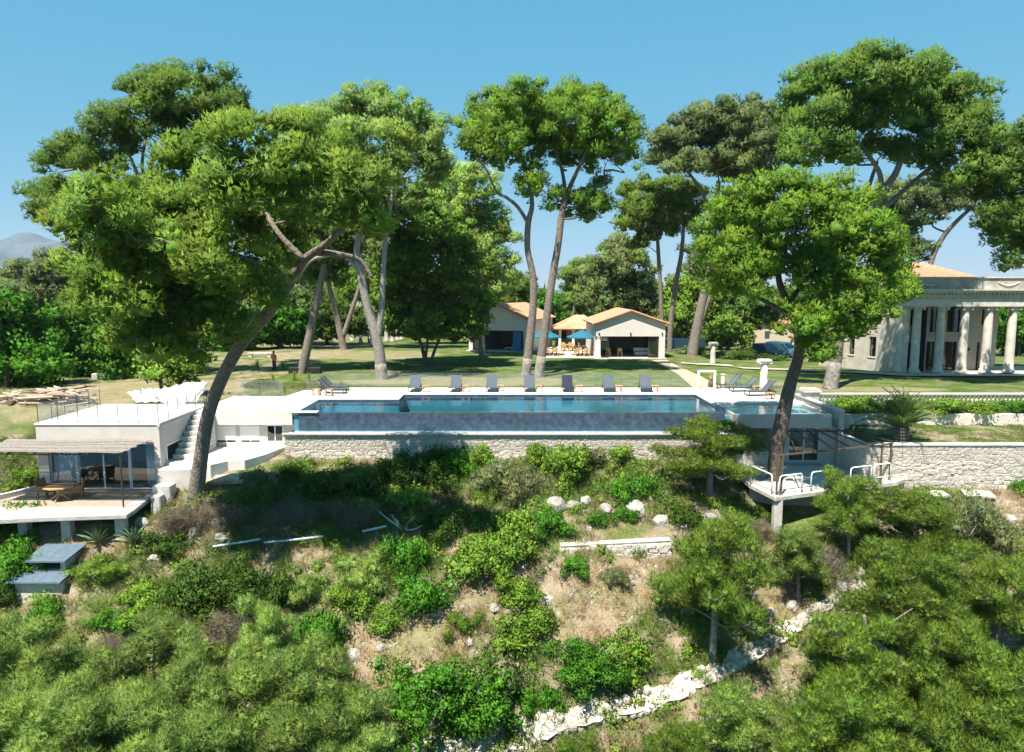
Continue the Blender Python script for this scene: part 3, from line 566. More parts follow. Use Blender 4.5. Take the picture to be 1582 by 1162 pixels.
# big retaining wall right
rw = thing('stone_retaining_wall', 'tall pale stone retaining wall below the palm terrace', 'wall', (30, 37.4, -4))
b = MB(); b.box(18.95, 48, 37.3, 37.75, -4.6, -1.3); b.build('wall_core', mortar, rw, True); b = MB(); b.box(18.95, 48, 37.22, 37.8, -1.3, -1.2); b.build('wall_cap', concrete, rw, True, bevel=.02)
b = MB(); b.box(18.985, 19.3, 37.75, 40.0, -3.5, -1.25); b.build('return_wall', mortar, rw, True)
print('retaining stones', stones_on(rw, (18.95, 37.3), (29.8, 37.3), -3.8, -1.32, .31, .19, proud=.035, limit=298))
b = MB(); b.box(29.9, 48, 37.24, 37.3, -4.4, -1.32); b.build('rough_face', stone, rw, True)
lw2 = thing('terrace_wall', 'low pale plastered wall between the palm terrace and the planted bank', 'wall', (30, 43.4, -1.3))
b = MB(); b.box(19.0, 50, 43.3, 43.65, -1.6, -.62); b.build('wall_core', M('stained_plaster', (.50, .46, .40), .95, .3, 2.2, .5, 8, col2=(.62, .58, .52)), lw2, True, bevel=.03)
# balustrade
bl = thing('stone_balustrade', 'white stone balustrade above the planted bank in front of the villa lawn', 'balustrade', (30, 45.2, -.3))
BX0 = P(1262, 610, 45.2).x; b = MB(); b.box(BX0, 50, 45.08, 45.36, .28, .42); b.build('rail', paleconc, bl, True, bevel=.02); b = MB(); b.box(BX0, 50, 45.05, 45.39, -.5, -.3); b.build('plinth', paleconc, bl, True)
pm = MB(); pm.lathe([(.09, 0), (.09, .05), (.05, .08), (.1, .22), (.085, .3), (.045, .44), (.06, .5), (.09, .53), (.09, .58)], n=10); p0 = pm.build('baluster', paleconc, bl, smooth=True)
x = BX0 + .3; k = 0
while x < 36.5:
    o = p0 if k == 0 else p0.copy()
    if k: COL.objects.link(o)
    o.location = (x - 30, 0.02, 0.0); x += .27; k += 1
pdm = thing('stone_pedestal', 'weathered square stone pedestal at the end of the balustrade', 'pedestal', (BX0 - .45, 45.2, -.5))
b = MB(); b.box(-.42, .42, -.42, .42, 0, 1.0); b.build('shaft', paleconc, pdm, bevel=.02); b = MB(); b.box(-.55, .55, -.55, .55, 1.0, 1.12); b.box(-.48, .48, -.48, .48, 1.12, 1.22); b.build('cap', villacol, pdm, bevel=.02); b = MB(); b.box(-.5, .5, -.5, .5, -.3, .0); b.build('base', villacol, pdm)
# ================================================================ villa with columns
vl = thing('villa', 'grey stone villa with tall white columns and orange hipped roof', 'villa', (38, 62, -.3))
VY = 60.4; VZ0 = -.25; cz0, cz1 = -.1, 5.62
cx = [P(u, 577, VY).x for u in (1411, 1447.5, 1484, 1520.5, 1557)]; sp = cx[1] - cx[0]; cx += [cx[-1] + sp * k for k in (1, 2, 3)]
XL = cx[0] - .95
b = MB(); b.prism([(XL - .4, VY - .75), (cx[-1] + 2, VY - .75), (cx[-1] + 2, VY + 6), (XL - .4, VY + 6)], -.6, -.1); b.build('podium', villacol, vl, True)
WYv = VY + 2.4
def wall_with_openings(x0, x1, y, th, z0, z1, ops):
    b = MB(); xs = sorted({x0, x1, *[o[0] for o in ops], *[o[1] for o in ops]})
    for a, c in zip(xs[:-1], xs[1:]):
        os_ = sorted([(o[2], o[3]) for o in ops if o[0] < (a + c) / 2 < o[1]]); z = z0
        for (p, q) in os_:
            if p > z: b.box(a, c, y, y + th, z, p)
            z = q
        if z < z1: b.box(a, c, y, y + th, z, z1)
    return b
ops = []
for (u0, u1, v0, v1) in [(1434, 1447, 473, 513), (1460, 1482, 473, 513), (1431, 1445, 528, 575), (1457, 1478, 528, 575), (1403.5, 1408, 478, 502), (1401.5, 1407, 529, 573), (1513, 1518, 478, 502), (1509, 1514, 529, 573), (1526, 1531, 529, 573)]:
    ops.append((P(u0, 540, WYv).x, P(u1, 540, WYv).x, max(P(1440, v1, WYv).z, -.09), P(1440, v0, WYv).z))
wall_with_openings(XL, cx[4] - .4, WYv, .4, -.1, cz1, ops).build('front_wall', villa, vl, True)
for (x0, x1, z0, z1) in ops:
    b = MB(); e = .06
    b.box(x0, x0 + e, WYv + .2, WYv + .28, z0, z1); b.box(x1 - e, x1, WYv + .2, WYv + .28, z0, z1); b.box(x0 + e, x1 - e, WYv + .2, WYv + .28, z1 - e, z1); b.box(x0 + e, x1 - e, WYv + .2, WYv + .28, z0, z0 + e)
    if x1 - x0 > .5: b.box((x0 + x1) / 2 - .03, (x0 + x1) / 2 + .03, WYv + .2, WYv + .28, z0 + e, z1 - e); b.box(x0 + e, (x0 + x1) / 2 - .03, WYv + .2, WYv + .28, z0 + (z1 - z0) * .62, z0 + (z1 - z0) * .62 + .05)
    wn = b.build('window' if z0 > .3 else 'glass_door', metal, vl, True); b = MB(); b.box(x0 + e, x1 - e, WYv + .25, WYv + .26, z0 + e, z1 - e); b.build('pane', glass, wn, True)
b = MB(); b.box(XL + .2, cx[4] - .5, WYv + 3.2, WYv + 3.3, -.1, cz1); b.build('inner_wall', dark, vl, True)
b = MB(); bx = cx[4] - .2; b.lathe([(1.35, 0), (1.35, cz1 + .1)], (bx + .1, WYv + 1.6, -.1), 20); b.build('round_bay', villa, vl, True)
# angled left wing wall
A0 = Vector((XL, VY - .1, 0)); A1 = PZ(1288, 565, -.2); A1.z = 0; d = (A1 - A0); Lw = d.length; d.normalize(); n_ = Vector((-d.y, d.x, 0)) * -1
n_ = Vector((d.y, -d.x, 0)); n_ = n_ if n_.x > 0 else -n_
def slab(b, s0, s1, z0, z1, t0, t1):
    p = [A0 + d * s0 + n_ * t0, A0 + d * s1 + n_ * t0, A0 + d * s1 + n_ * t1, A0 + d * s0 + n_ * t1]; b.prism([(q.x, q.y) for q in p], z0, z1)
def s_at(u):
    best = min(range(400), key=lambda k: abs((lambda q: CU + FPX * q.x / (q.y * CT + (CAMZ - 2) * ST))(A0 + d * (Lw * 1.5 * k / 400)) - u)); return Lw * 1.5 * best / 400
w1 = (s_at(1353.5), s_at(1342.5)); w2 = (s_at(1320.5), s_at(1311.5)); LW = Lw * 1.25
b = MB(); z0, z1 = 1.05, 2.85
for (a, c) in ((0, w1[0]), (w1[1], w2[0]), (w2[1], LW)): slab(b, a, c, -.6, 5.6, 0, .4)
for (a, c) in (w1, w2): slab(b, a, c, -.6, z0, 0, .4); slab(b, a, c, z1, 5.6, 0, .4)
b.build('side_wall', villa, vl, True)
for (a, c) in (w1, w2):
    b = MB(); slab(b, a, a + .08, z0, z1, .15, .22); slab(b, c - .08, c, z0, z1, .15, .22); slab(b, a + .08, c - .08, z1 - .08, z1, .15, .22); slab(b, a + .08, c - .08, z0, z0 + .08, .15, .22)
    wn = b.build('window', metal, vl, True); b = MB(); slab(b, a + .08, c - .08, z0 + .08, z1 - .08, .18, .19); b.build('pane', glass, wn, True)
    b = MB(); slab(b, a - .05, c + .05, z0 - .1, z0 - .003, -.06, .14); b.build('sill', villacol, wn, True)
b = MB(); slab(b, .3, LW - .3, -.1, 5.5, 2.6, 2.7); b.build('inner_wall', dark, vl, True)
# stone courses on the side wall (fine joints)
b = MB()
# entablature, cornice, parapet follow the front and the side wing
back = A0 + d * LW
def band(name, z0, z1, out, mat):
    q = [A0 + Vector((-out, -out - .45, 0)), Vector((cx[-1] + 2.2, VY - .55 - out, 0)), Vector((cx[-1] + 2.2, VY + 6, 0)), back + n_ * 3, back - n_ * out]
    b = MB(); b.prism([(p.x, p.y) for p in q], z0, z1); return b.build(name, mat, vl, True)
band('architrave', 5.62, 6.25, 0.0, villacol); band('frieze', 6.25, 6.75, -.08, villa); band('cornice', 6.75, 6.95, .32, villacol); band('cornice_cap', 6.95, 7.07, .45, villacol)
band('parapet', 7.07, 7.98, -.05, villaband); band('parapet_coping', 7.98, 8.1, .06, villacol)
mm = MB(); mm.box(-.07, .07, -.2, 0, 0, .13); dn = None; xq = XL - .2
while xq < cx[-1] + 1:
    if dn is None: dn = mm.build('dentil', villacol, vl); o = dn
    else: o = dn.copy(); COL.objects.link(o)
    o.location = (xq - 38, VY - .47 - 62, 6.62 + .3); xq += .34
sw_ = MB(); xs0 = cx[0] - .2
for k in range(13): pass
sw_.tube([(xs0 + 1.8 * k / 12, VY - .53, 7.62 - .26 * math.sin(math.pi * k / 12)) for k in range(13)], [.03 + .05 * math.sin(math.pi * k / 12) for k in range(13)], 6); sw_.build('garland', villacol, vl, True, True)
sw_ = MB(); xs0 = cx[3] + .2; sw_.tube([(xs0 + 1.8 * k / 12, VY - .53, 7.62 - .26 * math.sin(math.pi * k / 12)) for k in range(13)], [.03 + .05 * math.sin(math.pi * k / 12) for k in range(13)], 6); sw_.build('garland', villacol, vl, True, True)
# columns
cm = MB(); cm.lathe([(.5, 0), (.5, .1), (.44, .14), (.47, .2), (.42, .27), (.36, .3), (.365, 1.2), (.35, 2.8), (.315, 5.0), (.3, 5.05), (.34, 5.09), (.3, 5.13)], n=20)
c0 = cm.build('column', villacol, vl, smooth=True)
km = MB(); km.lathe([(.3, 0), (.32, .15), (.4, .3), (.44, .36)], n=16); km.box(-.47, .47, -.47, .47, .36, .46)
for sx in (-1, 1):
    for sy in (-1, 1): km.tube([(sx * .36, sy * .36 - .08, .26), (sx * .36, sy * .36 + .08, .26)], .1, 8)
k0 = km.build('capital', villacol, c0); k0.location = (0, 0, 5.13); pm = MB(); pm.box(-.54, .54, -.54, .54, -.02, .0); pl0 = pm.build('plinth', villacol, c0)
for i, x in enumerate(cx):
    o = c0 if i == 0 else copy_tree(c0, vl)
    o.location = (x - 38, VY - 62, .32)
o = copy_tree(c0, vl); o.location = (XL + .05 - 38, VY + .5 - 62, .32)
# hipped tile roof
def tile_slope(name, parent, e0, e1, r0, r1, mat, step=.24, world=True, th=.05):
    """barrel tiles running from the eave e0-e1 up to the ridge r0-r1"""
    e0, e1, r0, r1 = map(Vector, (e0, e1, r0, r1)); b = MB(); L = (e1 - e0).length; n = max(2, int(L / step)); nn = (e1 - e0).cross(r0 - e0).normalized()
    nn = nn if nn.z > 0 else -nn
    b.add([e0, e1, r1, r0, e0 - nn * th, e1 - nn * th, r1 - nn * th, r0 - nn * th], [(0, 1, 2, 3), (7, 6, 5, 4), (0, 4, 5, 1), (1, 5, 6, 2), (2, 6, 7, 3), (3, 7, 4, 0)])
    for i in range(n):
        f = (i + .5) / n; a = e0.lerp(e1, f); c = r0.lerp(r1, f)
        if (c - a).length < .1: continue
        m_ = max(2, int((c - a).length / .4)); pts = []; rd = []
        for k in range(m_): pts += [a.lerp(c, k / m_), a.lerp(c, (k + .97) / m_)]; rd += [step * .42, step * .34]
        b.tube(pts, rd, 6)
    o = b.build(name, mat, parent, world); return tag(o, kind='stuff')
R0, R1 = Vector((35.2, 68.5, 9.55)), Vector((38.9, 68.5, 9.55)); ez = 8.05; q0, q1, q2, q3 = Vector((31.0, 64.6, ez)), Vector((42.2, 64.6, ez)), Vector((42.2, 73, ez)), Vector((31.0, 73, ez))
tile_slope('roof_tiles', vl, q0, q1, R0, R1, rooft, .3); tile_slope('roof_tiles', vl, q3, q0, R0, R0 + Vector((0, .01, 0)), rooft, .3); tile_slope('roof_tiles', vl, q1, q2, R1, R1 + Vector((0, .01, 0)), rooft, .3)
lamp = MB(); c = P(1497, 540, WYv - .1); lamp.lathe([(.03, -.12), (.09, -.05), (.1, .08), (.02, .14)], c, 10); lamp.build('wall_lamp', metal, vl, True)
ch0 = P(1530, 571, VY + 1.2)
vc = thing('cast_iron_chair', 'small dark metal chair between the villa columns', 'chair', (P(1529, 571, VY + 1.3).x, VY + 1.3, -.1))
b = MB(); b.lathe([(.2, .42), (.22, .45), (.2, .47)], n=10); b.build('seat', metal, vc); b = MB(); b.tube([(-.2, .18, .45), (-.22, .26, .8), (0, .28, .92), (.22, .26, .8), (.2, .18, .45)], .018, 5); b.build('backrest', metal, vc)
for sx in (-1, 1):
    for sy in (-1, 1): b = MB(); b.tube([(sx * .15, sy * .15, .43), (sx * .2, sy * .2, 0)], .018, 5); b.build('leg', metal, vc)
# ================================================================ pavilions
def gable_pavilion(name, label, front, rz, wd, dp, eave, ridge, op, left_col=True, bluepanel=False, rmat=None, leftgap=0.0):
    t = thing(name, label, 'pavilion', front, rz); h = wd / 2; z1 = eave - .05
    x0, x1, zt = op
    b = MB(); b.prismy([(-h, zt), (h, zt), (h, eave), (0, ridge), (-h, eave)], 0, .3); b.build('gable', plaster_w, t)
    b = MB(); b.box(x1, h, 0, .45, 0, zt); b.build('pier', plaster_w, t)
    if left_col: b = MB(); b.lathe([(.32, 0), (.32, .12), (.24, .2), (.23, zt - .3), (.21, zt - .25), (.31, zt - .1), (.31, zt - .003)], (-h + .32, .3, 0), 14); b.build('column', plaster_w, t, smooth=True)
    else: b = MB(); b.box(-h, x0, 0, .45, 0, zt); b.build('pier', plaster_w, t)
    b = MB(); b.box(h - .25, h, .45, dp, 0, eave); b.build('side_wall', plaster_w, t); b = MB(); b.box(-h, -h + .25, .9, dp, 0, eave); b.build('side_wall', plaster_w, t)
    b = MB(); b.box(-h + .25, h - .25, dp - .25, dp, 0, eave); b.build('back_wall', villa, t)
    b = MB(); b.box(-h - .2, h + .2, -.35, dp, -.3, 0.001); b.build('floor', paleconc, t)
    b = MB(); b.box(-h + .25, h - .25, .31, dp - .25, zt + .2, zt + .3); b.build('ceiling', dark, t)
    ov = .4; e = eave - .05; rr = ridge + .1; sl = (ridge - eave) / h
    for s in (-1, 1): tile_slope('roof_tiles', t, (s * (h + ov), -ov, eave + .1 - ov * sl), (s * (h + ov), dp + .2, eave + .1 - ov * sl), (0, -ov, rr), (0, dp + .2, rr), rmat or rooft, .26, False)
    b = MB()
    for s in (-1, 1): b.beam((s * (h + ov), -.2, eave - ov * sl), (0, -.2, ridge), .3, .1)
    b.build('verge', rooftp, t)
    n = 6; xa = x0; 
    for k in range(n):
        a = x0 + (x1 - x0) * k / n; c_ = a + (x1 - x0) / n
        if k in (0, n - 1):
            b = MB(); b.box(a, a + .07, .2, .28, 0, zt); b.box(c_ - .07, c_, .2, .28, 0, zt); b.box(a + .07, c_ - .07, .2, .28, zt - .08, zt); b.box(a + .07, c_ - .07, .2, .28, 0, .1); fo = b.build('folding_door', metal, t)
            b = MB(); b.box(a + .07, c_ - .07, .23, .25, .1, zt - .08); b.build('pane', glass, fo)
    return t
pr = gable_pavilion('garden_pavilion', 'white gabled pavilion with wide dark opening right of the parasols', (P(973.5, 553, 74.3).x, 74.3, -.1), 0, 7.25, 10, 3.62, 4.88, (-3.3, 3.0, 2.27))
pl = gable_pavilion('garden_pavilion', 'white gabled pavilion with red tiled roof left of the twin pines', (P(769, 542, 83.6).x, 83.6, -.15), math.radians(-20), 7.4, 10, 3.75, 5.4, (-3.2, 3.2, 2.4), left_col=False)
b = MB(); b.box(1.9, 2.9, .05, .1, .08, 2.3); b.build('blue_door', M('blue_panel', (.03, .16, .35), .4), pl)
# small lamps on the right gable
for x in (-3.3, 0.0, 3.3):
    b = MB(); b.box(x - .07, x + .07, -.12, -.002, 2.5, 2.66); b.build('wall_lamp', metal, pr)
# hip pavilion behind
MP = Vector((P(897, 540, 89).x, 89, -.2)); mp = thing('hip_pavilion', 'open pavilion with pale hipped tile roof behind the parasols', 'pavilion', MP)
hw, dpp, ez_, rz_ = 3.0, 5.0, 2.35, 3.95
for x in (-2.6, -.9, .9, 2.6):
    b = MB(); b.lathe([(.24, 0), (.24, .1), (.18, .15), (.17, 2.1), (.24, 2.2), (.24, 2.3)], (x, .2, 0), 12); b.build('column', plaster_w, mp, smooth=True)
b = MB(); b.box(-2.9, 2.9, 0, .4, 2.3, 2.55); b.build('lintel', plaster_w, mp); b = MB(); b.box(-2.9, 2.9, 4.6, 4.8, 0, 2.55); b.build('back_wall', villa, mp)
b = MB(); b.box(-2.6, -1.5, 4.4, 4.6, .8, 1.9); b.build('shelf_unit', dark, mp)
b = MB(); b.box(-3, 3, -.2, 5, -.4, 0.001); b.build('floor', paleconc, mp)
e = [(-3.4, -.4, ez_), (3.4, -.4, ez_), (3.4, 5.4, ez_), (-3.4, 5.4, ez_)]; r0, r1 = (-.5, 2.5, rz_), (.5, 2.5, rz_)
tile_slope('roof_tiles', mp, e[0], e[1], r0, r1, rooftp, .26, False); tile_slope('roof_tiles', mp, e[3], e[0], r0, r0, rooft, .26, False); tile_slope('roof_tiles', mp, e[1], e[2], r1, r1, rooft, .26, False); tile_slope('roof_tiles', mp, e[2], e[3], r1, r0, rooftp, .26, False)
for a, c in ((e[0], r0), (e[1], r1)): b = MB(); b.tube([a, c], .13, 8); b.build('hip_ridge', rooft, mp)
# dining terrace
b = MB(); b.prism([(2.6, 74.6), (8.6, 74.6), (8.6, 88.6), (4.0, 88.6)], -.3, -.08); tag(b.build('dining_terrace', M('terrace_paving', (.55, .46, .36), .9, .15, 2, .1, 10)), kind='structure')
def dining_chair():
    t = thing('dining_chair', '-', 'chair', (0, 0, 0), 0, 'teak dining chairs under the parasols')
    b = MB(); b.box(-.24, .24, -.24, .24, .42, .47); b.build('seat', teak, t); b = MB(); b.box(-.24, .24, .2, .25, .6, .95); b.build('backrest', teak, t)
    for sx in (-1, 1):
        for sy in (-1, 1): b = MB(); b.box(sx * .21 - .025, sx * .21 + .025, sy * .21 - .025, sy * .21 + .025, 0, .42 if sy < 0 else .95); b.build('leg', teak, t)
    return t
def dining_table(loc, label):
    t = thing('dining_table', label, 'table', loc, 0, 'teak dining tables'); b = MB(); b.box(-.8, .8, -.45, .45, .7, .75); b.build('tabletop', teak, t)
    for sx in (-1, 1):
        for sy in (-1, 1): b = MB(); b.box(sx * .7 - .04, sx * .7 + .04, sy * .36 - .04, sy * .36 + .04, 0, .7); b.build('leg', teak, t)
    return t
dc = dining_chair(); first = True
tabs = [(P(851, 548, 77).x, 77.0, 'teak table beneath the left teal parasol', 'the left teal parasol'), (P(898, 549, 76.5).x, 76.5, 'teak table beneath the right teal parasol', 'the right teal parasol'), (P(876, 541, 83).x, 83.0, 'teak table at the back between the two parasols', 'the rear teak table')]
for (x, y, lb, nm) in tabs:
    dining_table((x, y, -.08), lb)
    for (dx, dy, rz, wh) in ((-.45, -.7, math.pi, 'front left of'), (.45, -.7, math.pi, 'front right of'), (-.45, .7, 0, 'back left of'), (.45, .7, 0, 'back right of'), (1.15, 0, -math.pi / 2, 'right end of')):
        o = dc if first else copy_tree(dc); first = False
        place(o, (x + dx, y + dy, -.08), rz, 'teak chair at the %s the table near %s' % (wh, nm))
def parasol(loc, label, r=1.75):
    t = thing('parasol', label, 'parasol', loc, 0, 'teal parasols'); b = MB(); b.tube([(0, 0, .06), (0, 0, 2.75)], .03, 8); b.build('pole', teak, t); b = MB(); b.lathe([(.35, 0), (.35, .06), (.06, .08)], n=12); b.build('base', concrete, t)
    b = MB(); n = 8; vs = [(0, 0, 2.72)]; 
    for rr, z in ((.55, 2.56), (r * .8, 2.14), (r, 2.02), (r, 1.9)): vs += [(rr * math.cos(math.pi / 4 * k + .39), rr * math.sin(math.pi / 4 * k + .39), z) for k in range(n)]
    fs = [(0, 1 + k, 1 + (k + 1) % n) for k in range(n)] + [(1 + a * n + k, 1 + (a + 1) * n + k, 1 + (a + 1) * n + (k + 1) % n, 1 + a * n + (k + 1) % n) for a in range(3) for k in range(n)]
    b.add(vs, fs); o = b.build('canopy', teal, t); md = o.modifiers.new('t', 'SOLIDIFY'); md.thickness = .015
    for k in range(n): b = MB(); a = math.pi / 4 * k + .39; b.tube([(0, 0, 2.68), (.55 * math.cos(a), .55 * math.sin(a), 2.52), (r * .98 * math.cos(a), r * .98 * math.sin(a), 1.99)], .012, 4); b.build('rib', teak, t)
    b = MB(); b.lathe([(.45, 2.6), (.2, 2.72), (.03, 2.8)], n=8); b.build('vent_cap', teal, t)
parasol((P(843, 548, 77.6).x, 77.6, -.08), 'teal parasol partly hidden by the right twin pine trunk'); parasol((P(899, 549, 77.2).x, 77.2, -.08), 'teal parasol in front of the white gabled right pavilion')
# chairs inside the right pavilion and low chairs inside the left
for (u, y, lb) in ((940, 75.6, 'teak armchair just inside the right pavilion, the left one'), (958, 75.6, 'teak armchair just inside the right pavilion, the right one')):
    o = copy_tree(dc); place(o, (P(u, 550, y).x, y, -.098), math.radians(160), lb)
sofa = thing('pale_sofa', 'pale cushioned sofa inside the right pavilion', 'sofa', (P(992, 550, 77).x, 77, -.098)); b = MB(); b.box(-.9, .9, -.4, .4, .12, .42); b.build('seat', curtain, sofa, bevel=.05); b = MB(); b.box(-.9, .9, .25, .42, .42, .85); b.build('backrest', curtain, sofa, bevel=.05)
b = MB(); b.box(-.85, .85, -.35, .35, 0, .12); b.build('base', teak, sofa)
for (u, lb) in ((744, 'white low lounge chair inside the left pavilion, left one'), (786, 'white low lounge chair inside the left pavilion, right one')):
    t = thing('lounge_chair', lb, 'chair', (P(u, 541, 84.6 - (u - 769) * .02).x, 84.6 - (u - 769) * .02, -.148)); b = MB(); b.box(-.45, .45, -.3, .3, .3, .36); b.build('seat', whitem, t); b = MB(); b.box(.4, .46, -.3, .3, .36, .75); b.build('backrest', whitem, t)
    for sx in (-1, 1):
        for sy in (-1, 1): b = MB(); b.box(sx * .4 - .03, sx * .4 + .03, sy * .26 - .03, sy * .26 + .03, 0, .3); b.build('leg', whitem, t)
# ================================================================ sun loungers and stools on the deck
def lounger(mat):
    t = thing('sun_lounger', '-', 'sun lounger', (0, 0, 0), 0, 'sun loungers on the pool deck'); w2 = .37
    for s in (-1, 1): b = MB(); b.beam((s * w2, -1.0, .3), (s * w2, .95, .3), .04, .06); b.build('side_rail', metal, t)
    b = MB(); b.add([(-w2 + .02, -1.0, .34), (w2 - .02, -1.0, .34), (w2 - .02, -.4, .31), (-w2 + .02, -.4, .31), (w2 - .02, .25, .34), (-w2 + .02, .25, .34)], [(0, 1, 2, 3), (3, 2, 4, 5)]); o = b.build('seat', mat, t); md = o.modifiers.new('t', 'SOLIDIFY'); md.thickness = .03
    b = MB(); b.add([(-w2 + .02, .26, .34), (w2 - .02, .26, .34), (w2 - .02, .55, .62), (-w2 + .02, .55, .62), (w2 - .02, .86, .98), (-w2 + .02, .86, .98)], [(0, 1, 2, 3), (3, 2, 4, 5)]); o = b.build('backrest', mat, t); md = o.modifiers.new('t', 'SOLIDIFY'); md.thickness = .03
    for s in (-1, 1):
        b = MB(); b.beam((s * w2, .25, .33), (s * w2, .88, 1.0), .035, .035); b.build('back_frame', metal, t)
        b = MB(); b.tube([(s * w2, .62, .7), (s * w2, .85, .3)], .014, 5); b.build('back_strut', metal, t)
        for y in (-.9, .85): b = MB(); b.beam((s * w2, y, 0), (s * w2, y, .3), .045, .045); b.build('leg', metal, t)
    for y in (-.95, .9): b = MB(); b.beam((-w2, y, .1), (w2, y, .1), .03, .03); b.build('crossbar', metal, t)
    return t
def stool():
    t = thing('teak_stool', '-', 'side table', (0, 0, 0), 0, 'teak stools beside the loungers')
    for k in range(5): b = MB(); b.box(-.24 + k * .1, -.155 + k * .1, -.24, .245, .4, .43); b.build('slat', teak, t)
    for sx in (-1, 1):
        for sy in (-1, 1): b = MB(); b.box(sx * .21 - .03, sx * .21 + .03, sy * .21 - .03, sy * .21 + .03, 0, .4); b.build('leg', teak, t)
        b = MB(); b.box(sx * .21 - .025, sx * .21 + .025, -.18, .18, .33, .4); b.build('apron', teak, t); b = MB(); b.box(sx * .21 - .02, sx * .21 + .02, -.18, .18, .06, .1); b.build('stretcher', teak, t)
    return t
lg = lounger(fabric); lgn = lounger(fabricn); stl = stool(); first = True; YL = 49.3
ordw = ['leftmost', 'second', 'third', 'fourth', 'fifth', 'sixth', 'rightmost']
su = [641, 704, 760, 818, 877, 940, 997]; stu = [658, 720, 773, 832, 894, 955, 1011]
for i, (u, us) in enumerate(zip(su, stu)):
    o = lgn if i == 4 else (lg if first else copy_tree(lg)); first = False if i != 4 else first
    nm = 'navy sun lounger, darkest in the row behind the pool' if i == 4 else ('grey sun lounger, %s of the row behind the pool' % ordw[i] if i in (0, 6) else 'grey sun lounger, %s from the left in the row behind the pool' % ordw[i])
    place(o, (P(u, 598, YL).x, YL, .002), math.radians(random.uniform(-3, 3) - (6 if i > 4 else 0)), nm)
    o = stl if i == 0 else copy_tree(stl); place(o, (P(us, 600, YL - .4).x, YL - .35 - random.uniform(0, .2), .002), random.uniform(-.1, .1), 'low teak stool beside the %s lounger of the back row' % (ordw[i] if i in (0, 6) else ordw[i] + ' from left'))
for i, (u, v) in enumerate(((1128, 597.5), (1153, 602.5), (1178, 609))):
    c = PZ(u - 4, v + 2, 0); o = copy_tree(lg); place(o, (c.x, c.y, .002), math.radians(-84), 'grey sun lounger seen from the side at the right deck end, %s' % ('farthest', 'middle one', 'nearest')[i])
for i, (u, v) in enumerate(((1168, 606), (1189, 617))):
    c = PZ(u, v, 0); o = copy_tree(stl); place(o, (c.x, c.y, .002), .05, 'low teak stool by the side-on right loungers, %s' % ('farther', 'nearer')[i])
for i, (u, v) in enumerate(((517, 603), (513, 607.5))):
    c = PZ(u, v, 0); o = copy_tree(lg); place(o, (c.x, c.y, .002), math.radians(86), 'grey sun lounger seen from the side at the left deck corner, %s' % ('farther', 'nearer')[i])
for i, (u, v) in enumerate(((489, 611), (508, 611.5))):
    c = PZ(u, v, 0); o = copy_tree(stl); place(o, (c.x, c.y, .002), .05, 'low teak stool in front of the side-on left loungers, %s' % ('left', 'right')[i])
# white portal, posts, stone columns
wp = thing('white_frame', 'white painted square portal frame at the back right corner of the deck', 'frame', (P(1091, 602, 50.2).x, 50.2, 0))
for s in (-1, 1): b = MB(); b.box(s * .58 - .07, s * .58 + .07, -.07, .07, 0, 1.32); b.build('upright', whitem, wp)
b = MB(); b.box(-.51, .51, -.06, .06, 1.2, 1.32); b.build('crossbar', whitem, wp)
jar = thing('clay_jar', 'small dark clay jar with dry plant seen through the white portal frame', 'jar', (P(1098, 600, 51.6).x, 51.6, -.12)); b = MB(); b.lathe([(.12, 0), (.22, .2), (.2, .42), (.1, .52), (.14, .58)], n=12); b.build('pot', M('dark_clay', (.12, .09, .07)), jar, smooth=True); b = MB(); b.lathe([(.02, .5), (.14, .66), (.1, .85), (.02, .92)], n=8); b.build('dry_plant', M('dry_plant', (.3, .2, .12), var=.4, scale=20), jar)
sp2 = thing('stone_post', 'short grey stone post right of the white portal frame', 'post', (P(1116, 602, 50.4).x, 50.4, -.12)); b = MB(); b.box(-.12, .12, -.12, .12, 0, 1.1); b.build('shaft', villacol, sp2, bevel=.02); b = MB(); b.box(-.15, .15, -.15, .15, 1.1, 1.16); b.build('cap', villacol, sp2)
def garden_column(label, loc, h, r, mat):
    t = thing('stone_column', label, 'column', loc, 0, 'free standing stone columns'); b = MB(); b.lathe([(r * 1.2, 0), (r * 1.2, .1), (r, .14), (r * .95, h * .5), (r * .82, h - .3)], n=16); b.build('shaft', mat, t, smooth=True)
    b = MB(); b.lathe([(r * .82, h - .3), (r * 1.15, h - .18), (r * 1.2, h - .12)], n=14); b.box(-r * 1.5, r * 1.5, -r * 1.3, r * 1.3, h - .12, h)
    for s in (-1, 1): b.tube([(s * r * 1.3, -r * 1.1, h - .2), (s * r * 1.3, r * 1.1, h - .2)], r * .42, 8)
    b.build('capital', mat, t); return t
garden_column('free standing white ionic column beside the right deck loungers', (P(1179, 607, 49.0).x, 49.0, -.12), 2.35, .27, M('white_stone', (.66, .63, .58), .9, .12, 3, .2, 15))
garden_column('grey free standing column on the lawn near the parked cars', (P(1101, 559, 69).x, 69, -.15), 2.1, .25, concrete)
for k, (u, Y) in enumerate(((544, 108), (557, 104), (571, 102), (597, 108), (606, 106), (614, 110), (620, 113))):
    c = P(u, 520, Y); garden_column('old grey stone column of the far colonnade, %s' % ('leftmost of all', 'second from the left', 'third from the left', 'fourth from the left', 'third from the right', 'second from the right', 'rightmost of all')[k], (c.x, Y, float(T(c.x, Y))), 2.9, .3, M('old_stone', (.33, .31, .28), .95, .2, 3, .3, 10))
bm = thing('colonnade_beam', 'dark timber beam resting on the left colonnade columns', 'beam', (P(555, 493, 105).x, 105, 2.3)); b = MB(); b.box(-1.9, 1.9, -1.6, -1.3, 0, .25); b.build('beam', barkd, bm); b = MB(); b.box(-1.9, 1.9, 1.0, 1.3, 0, .25); b.build('beam', barkd, bm)
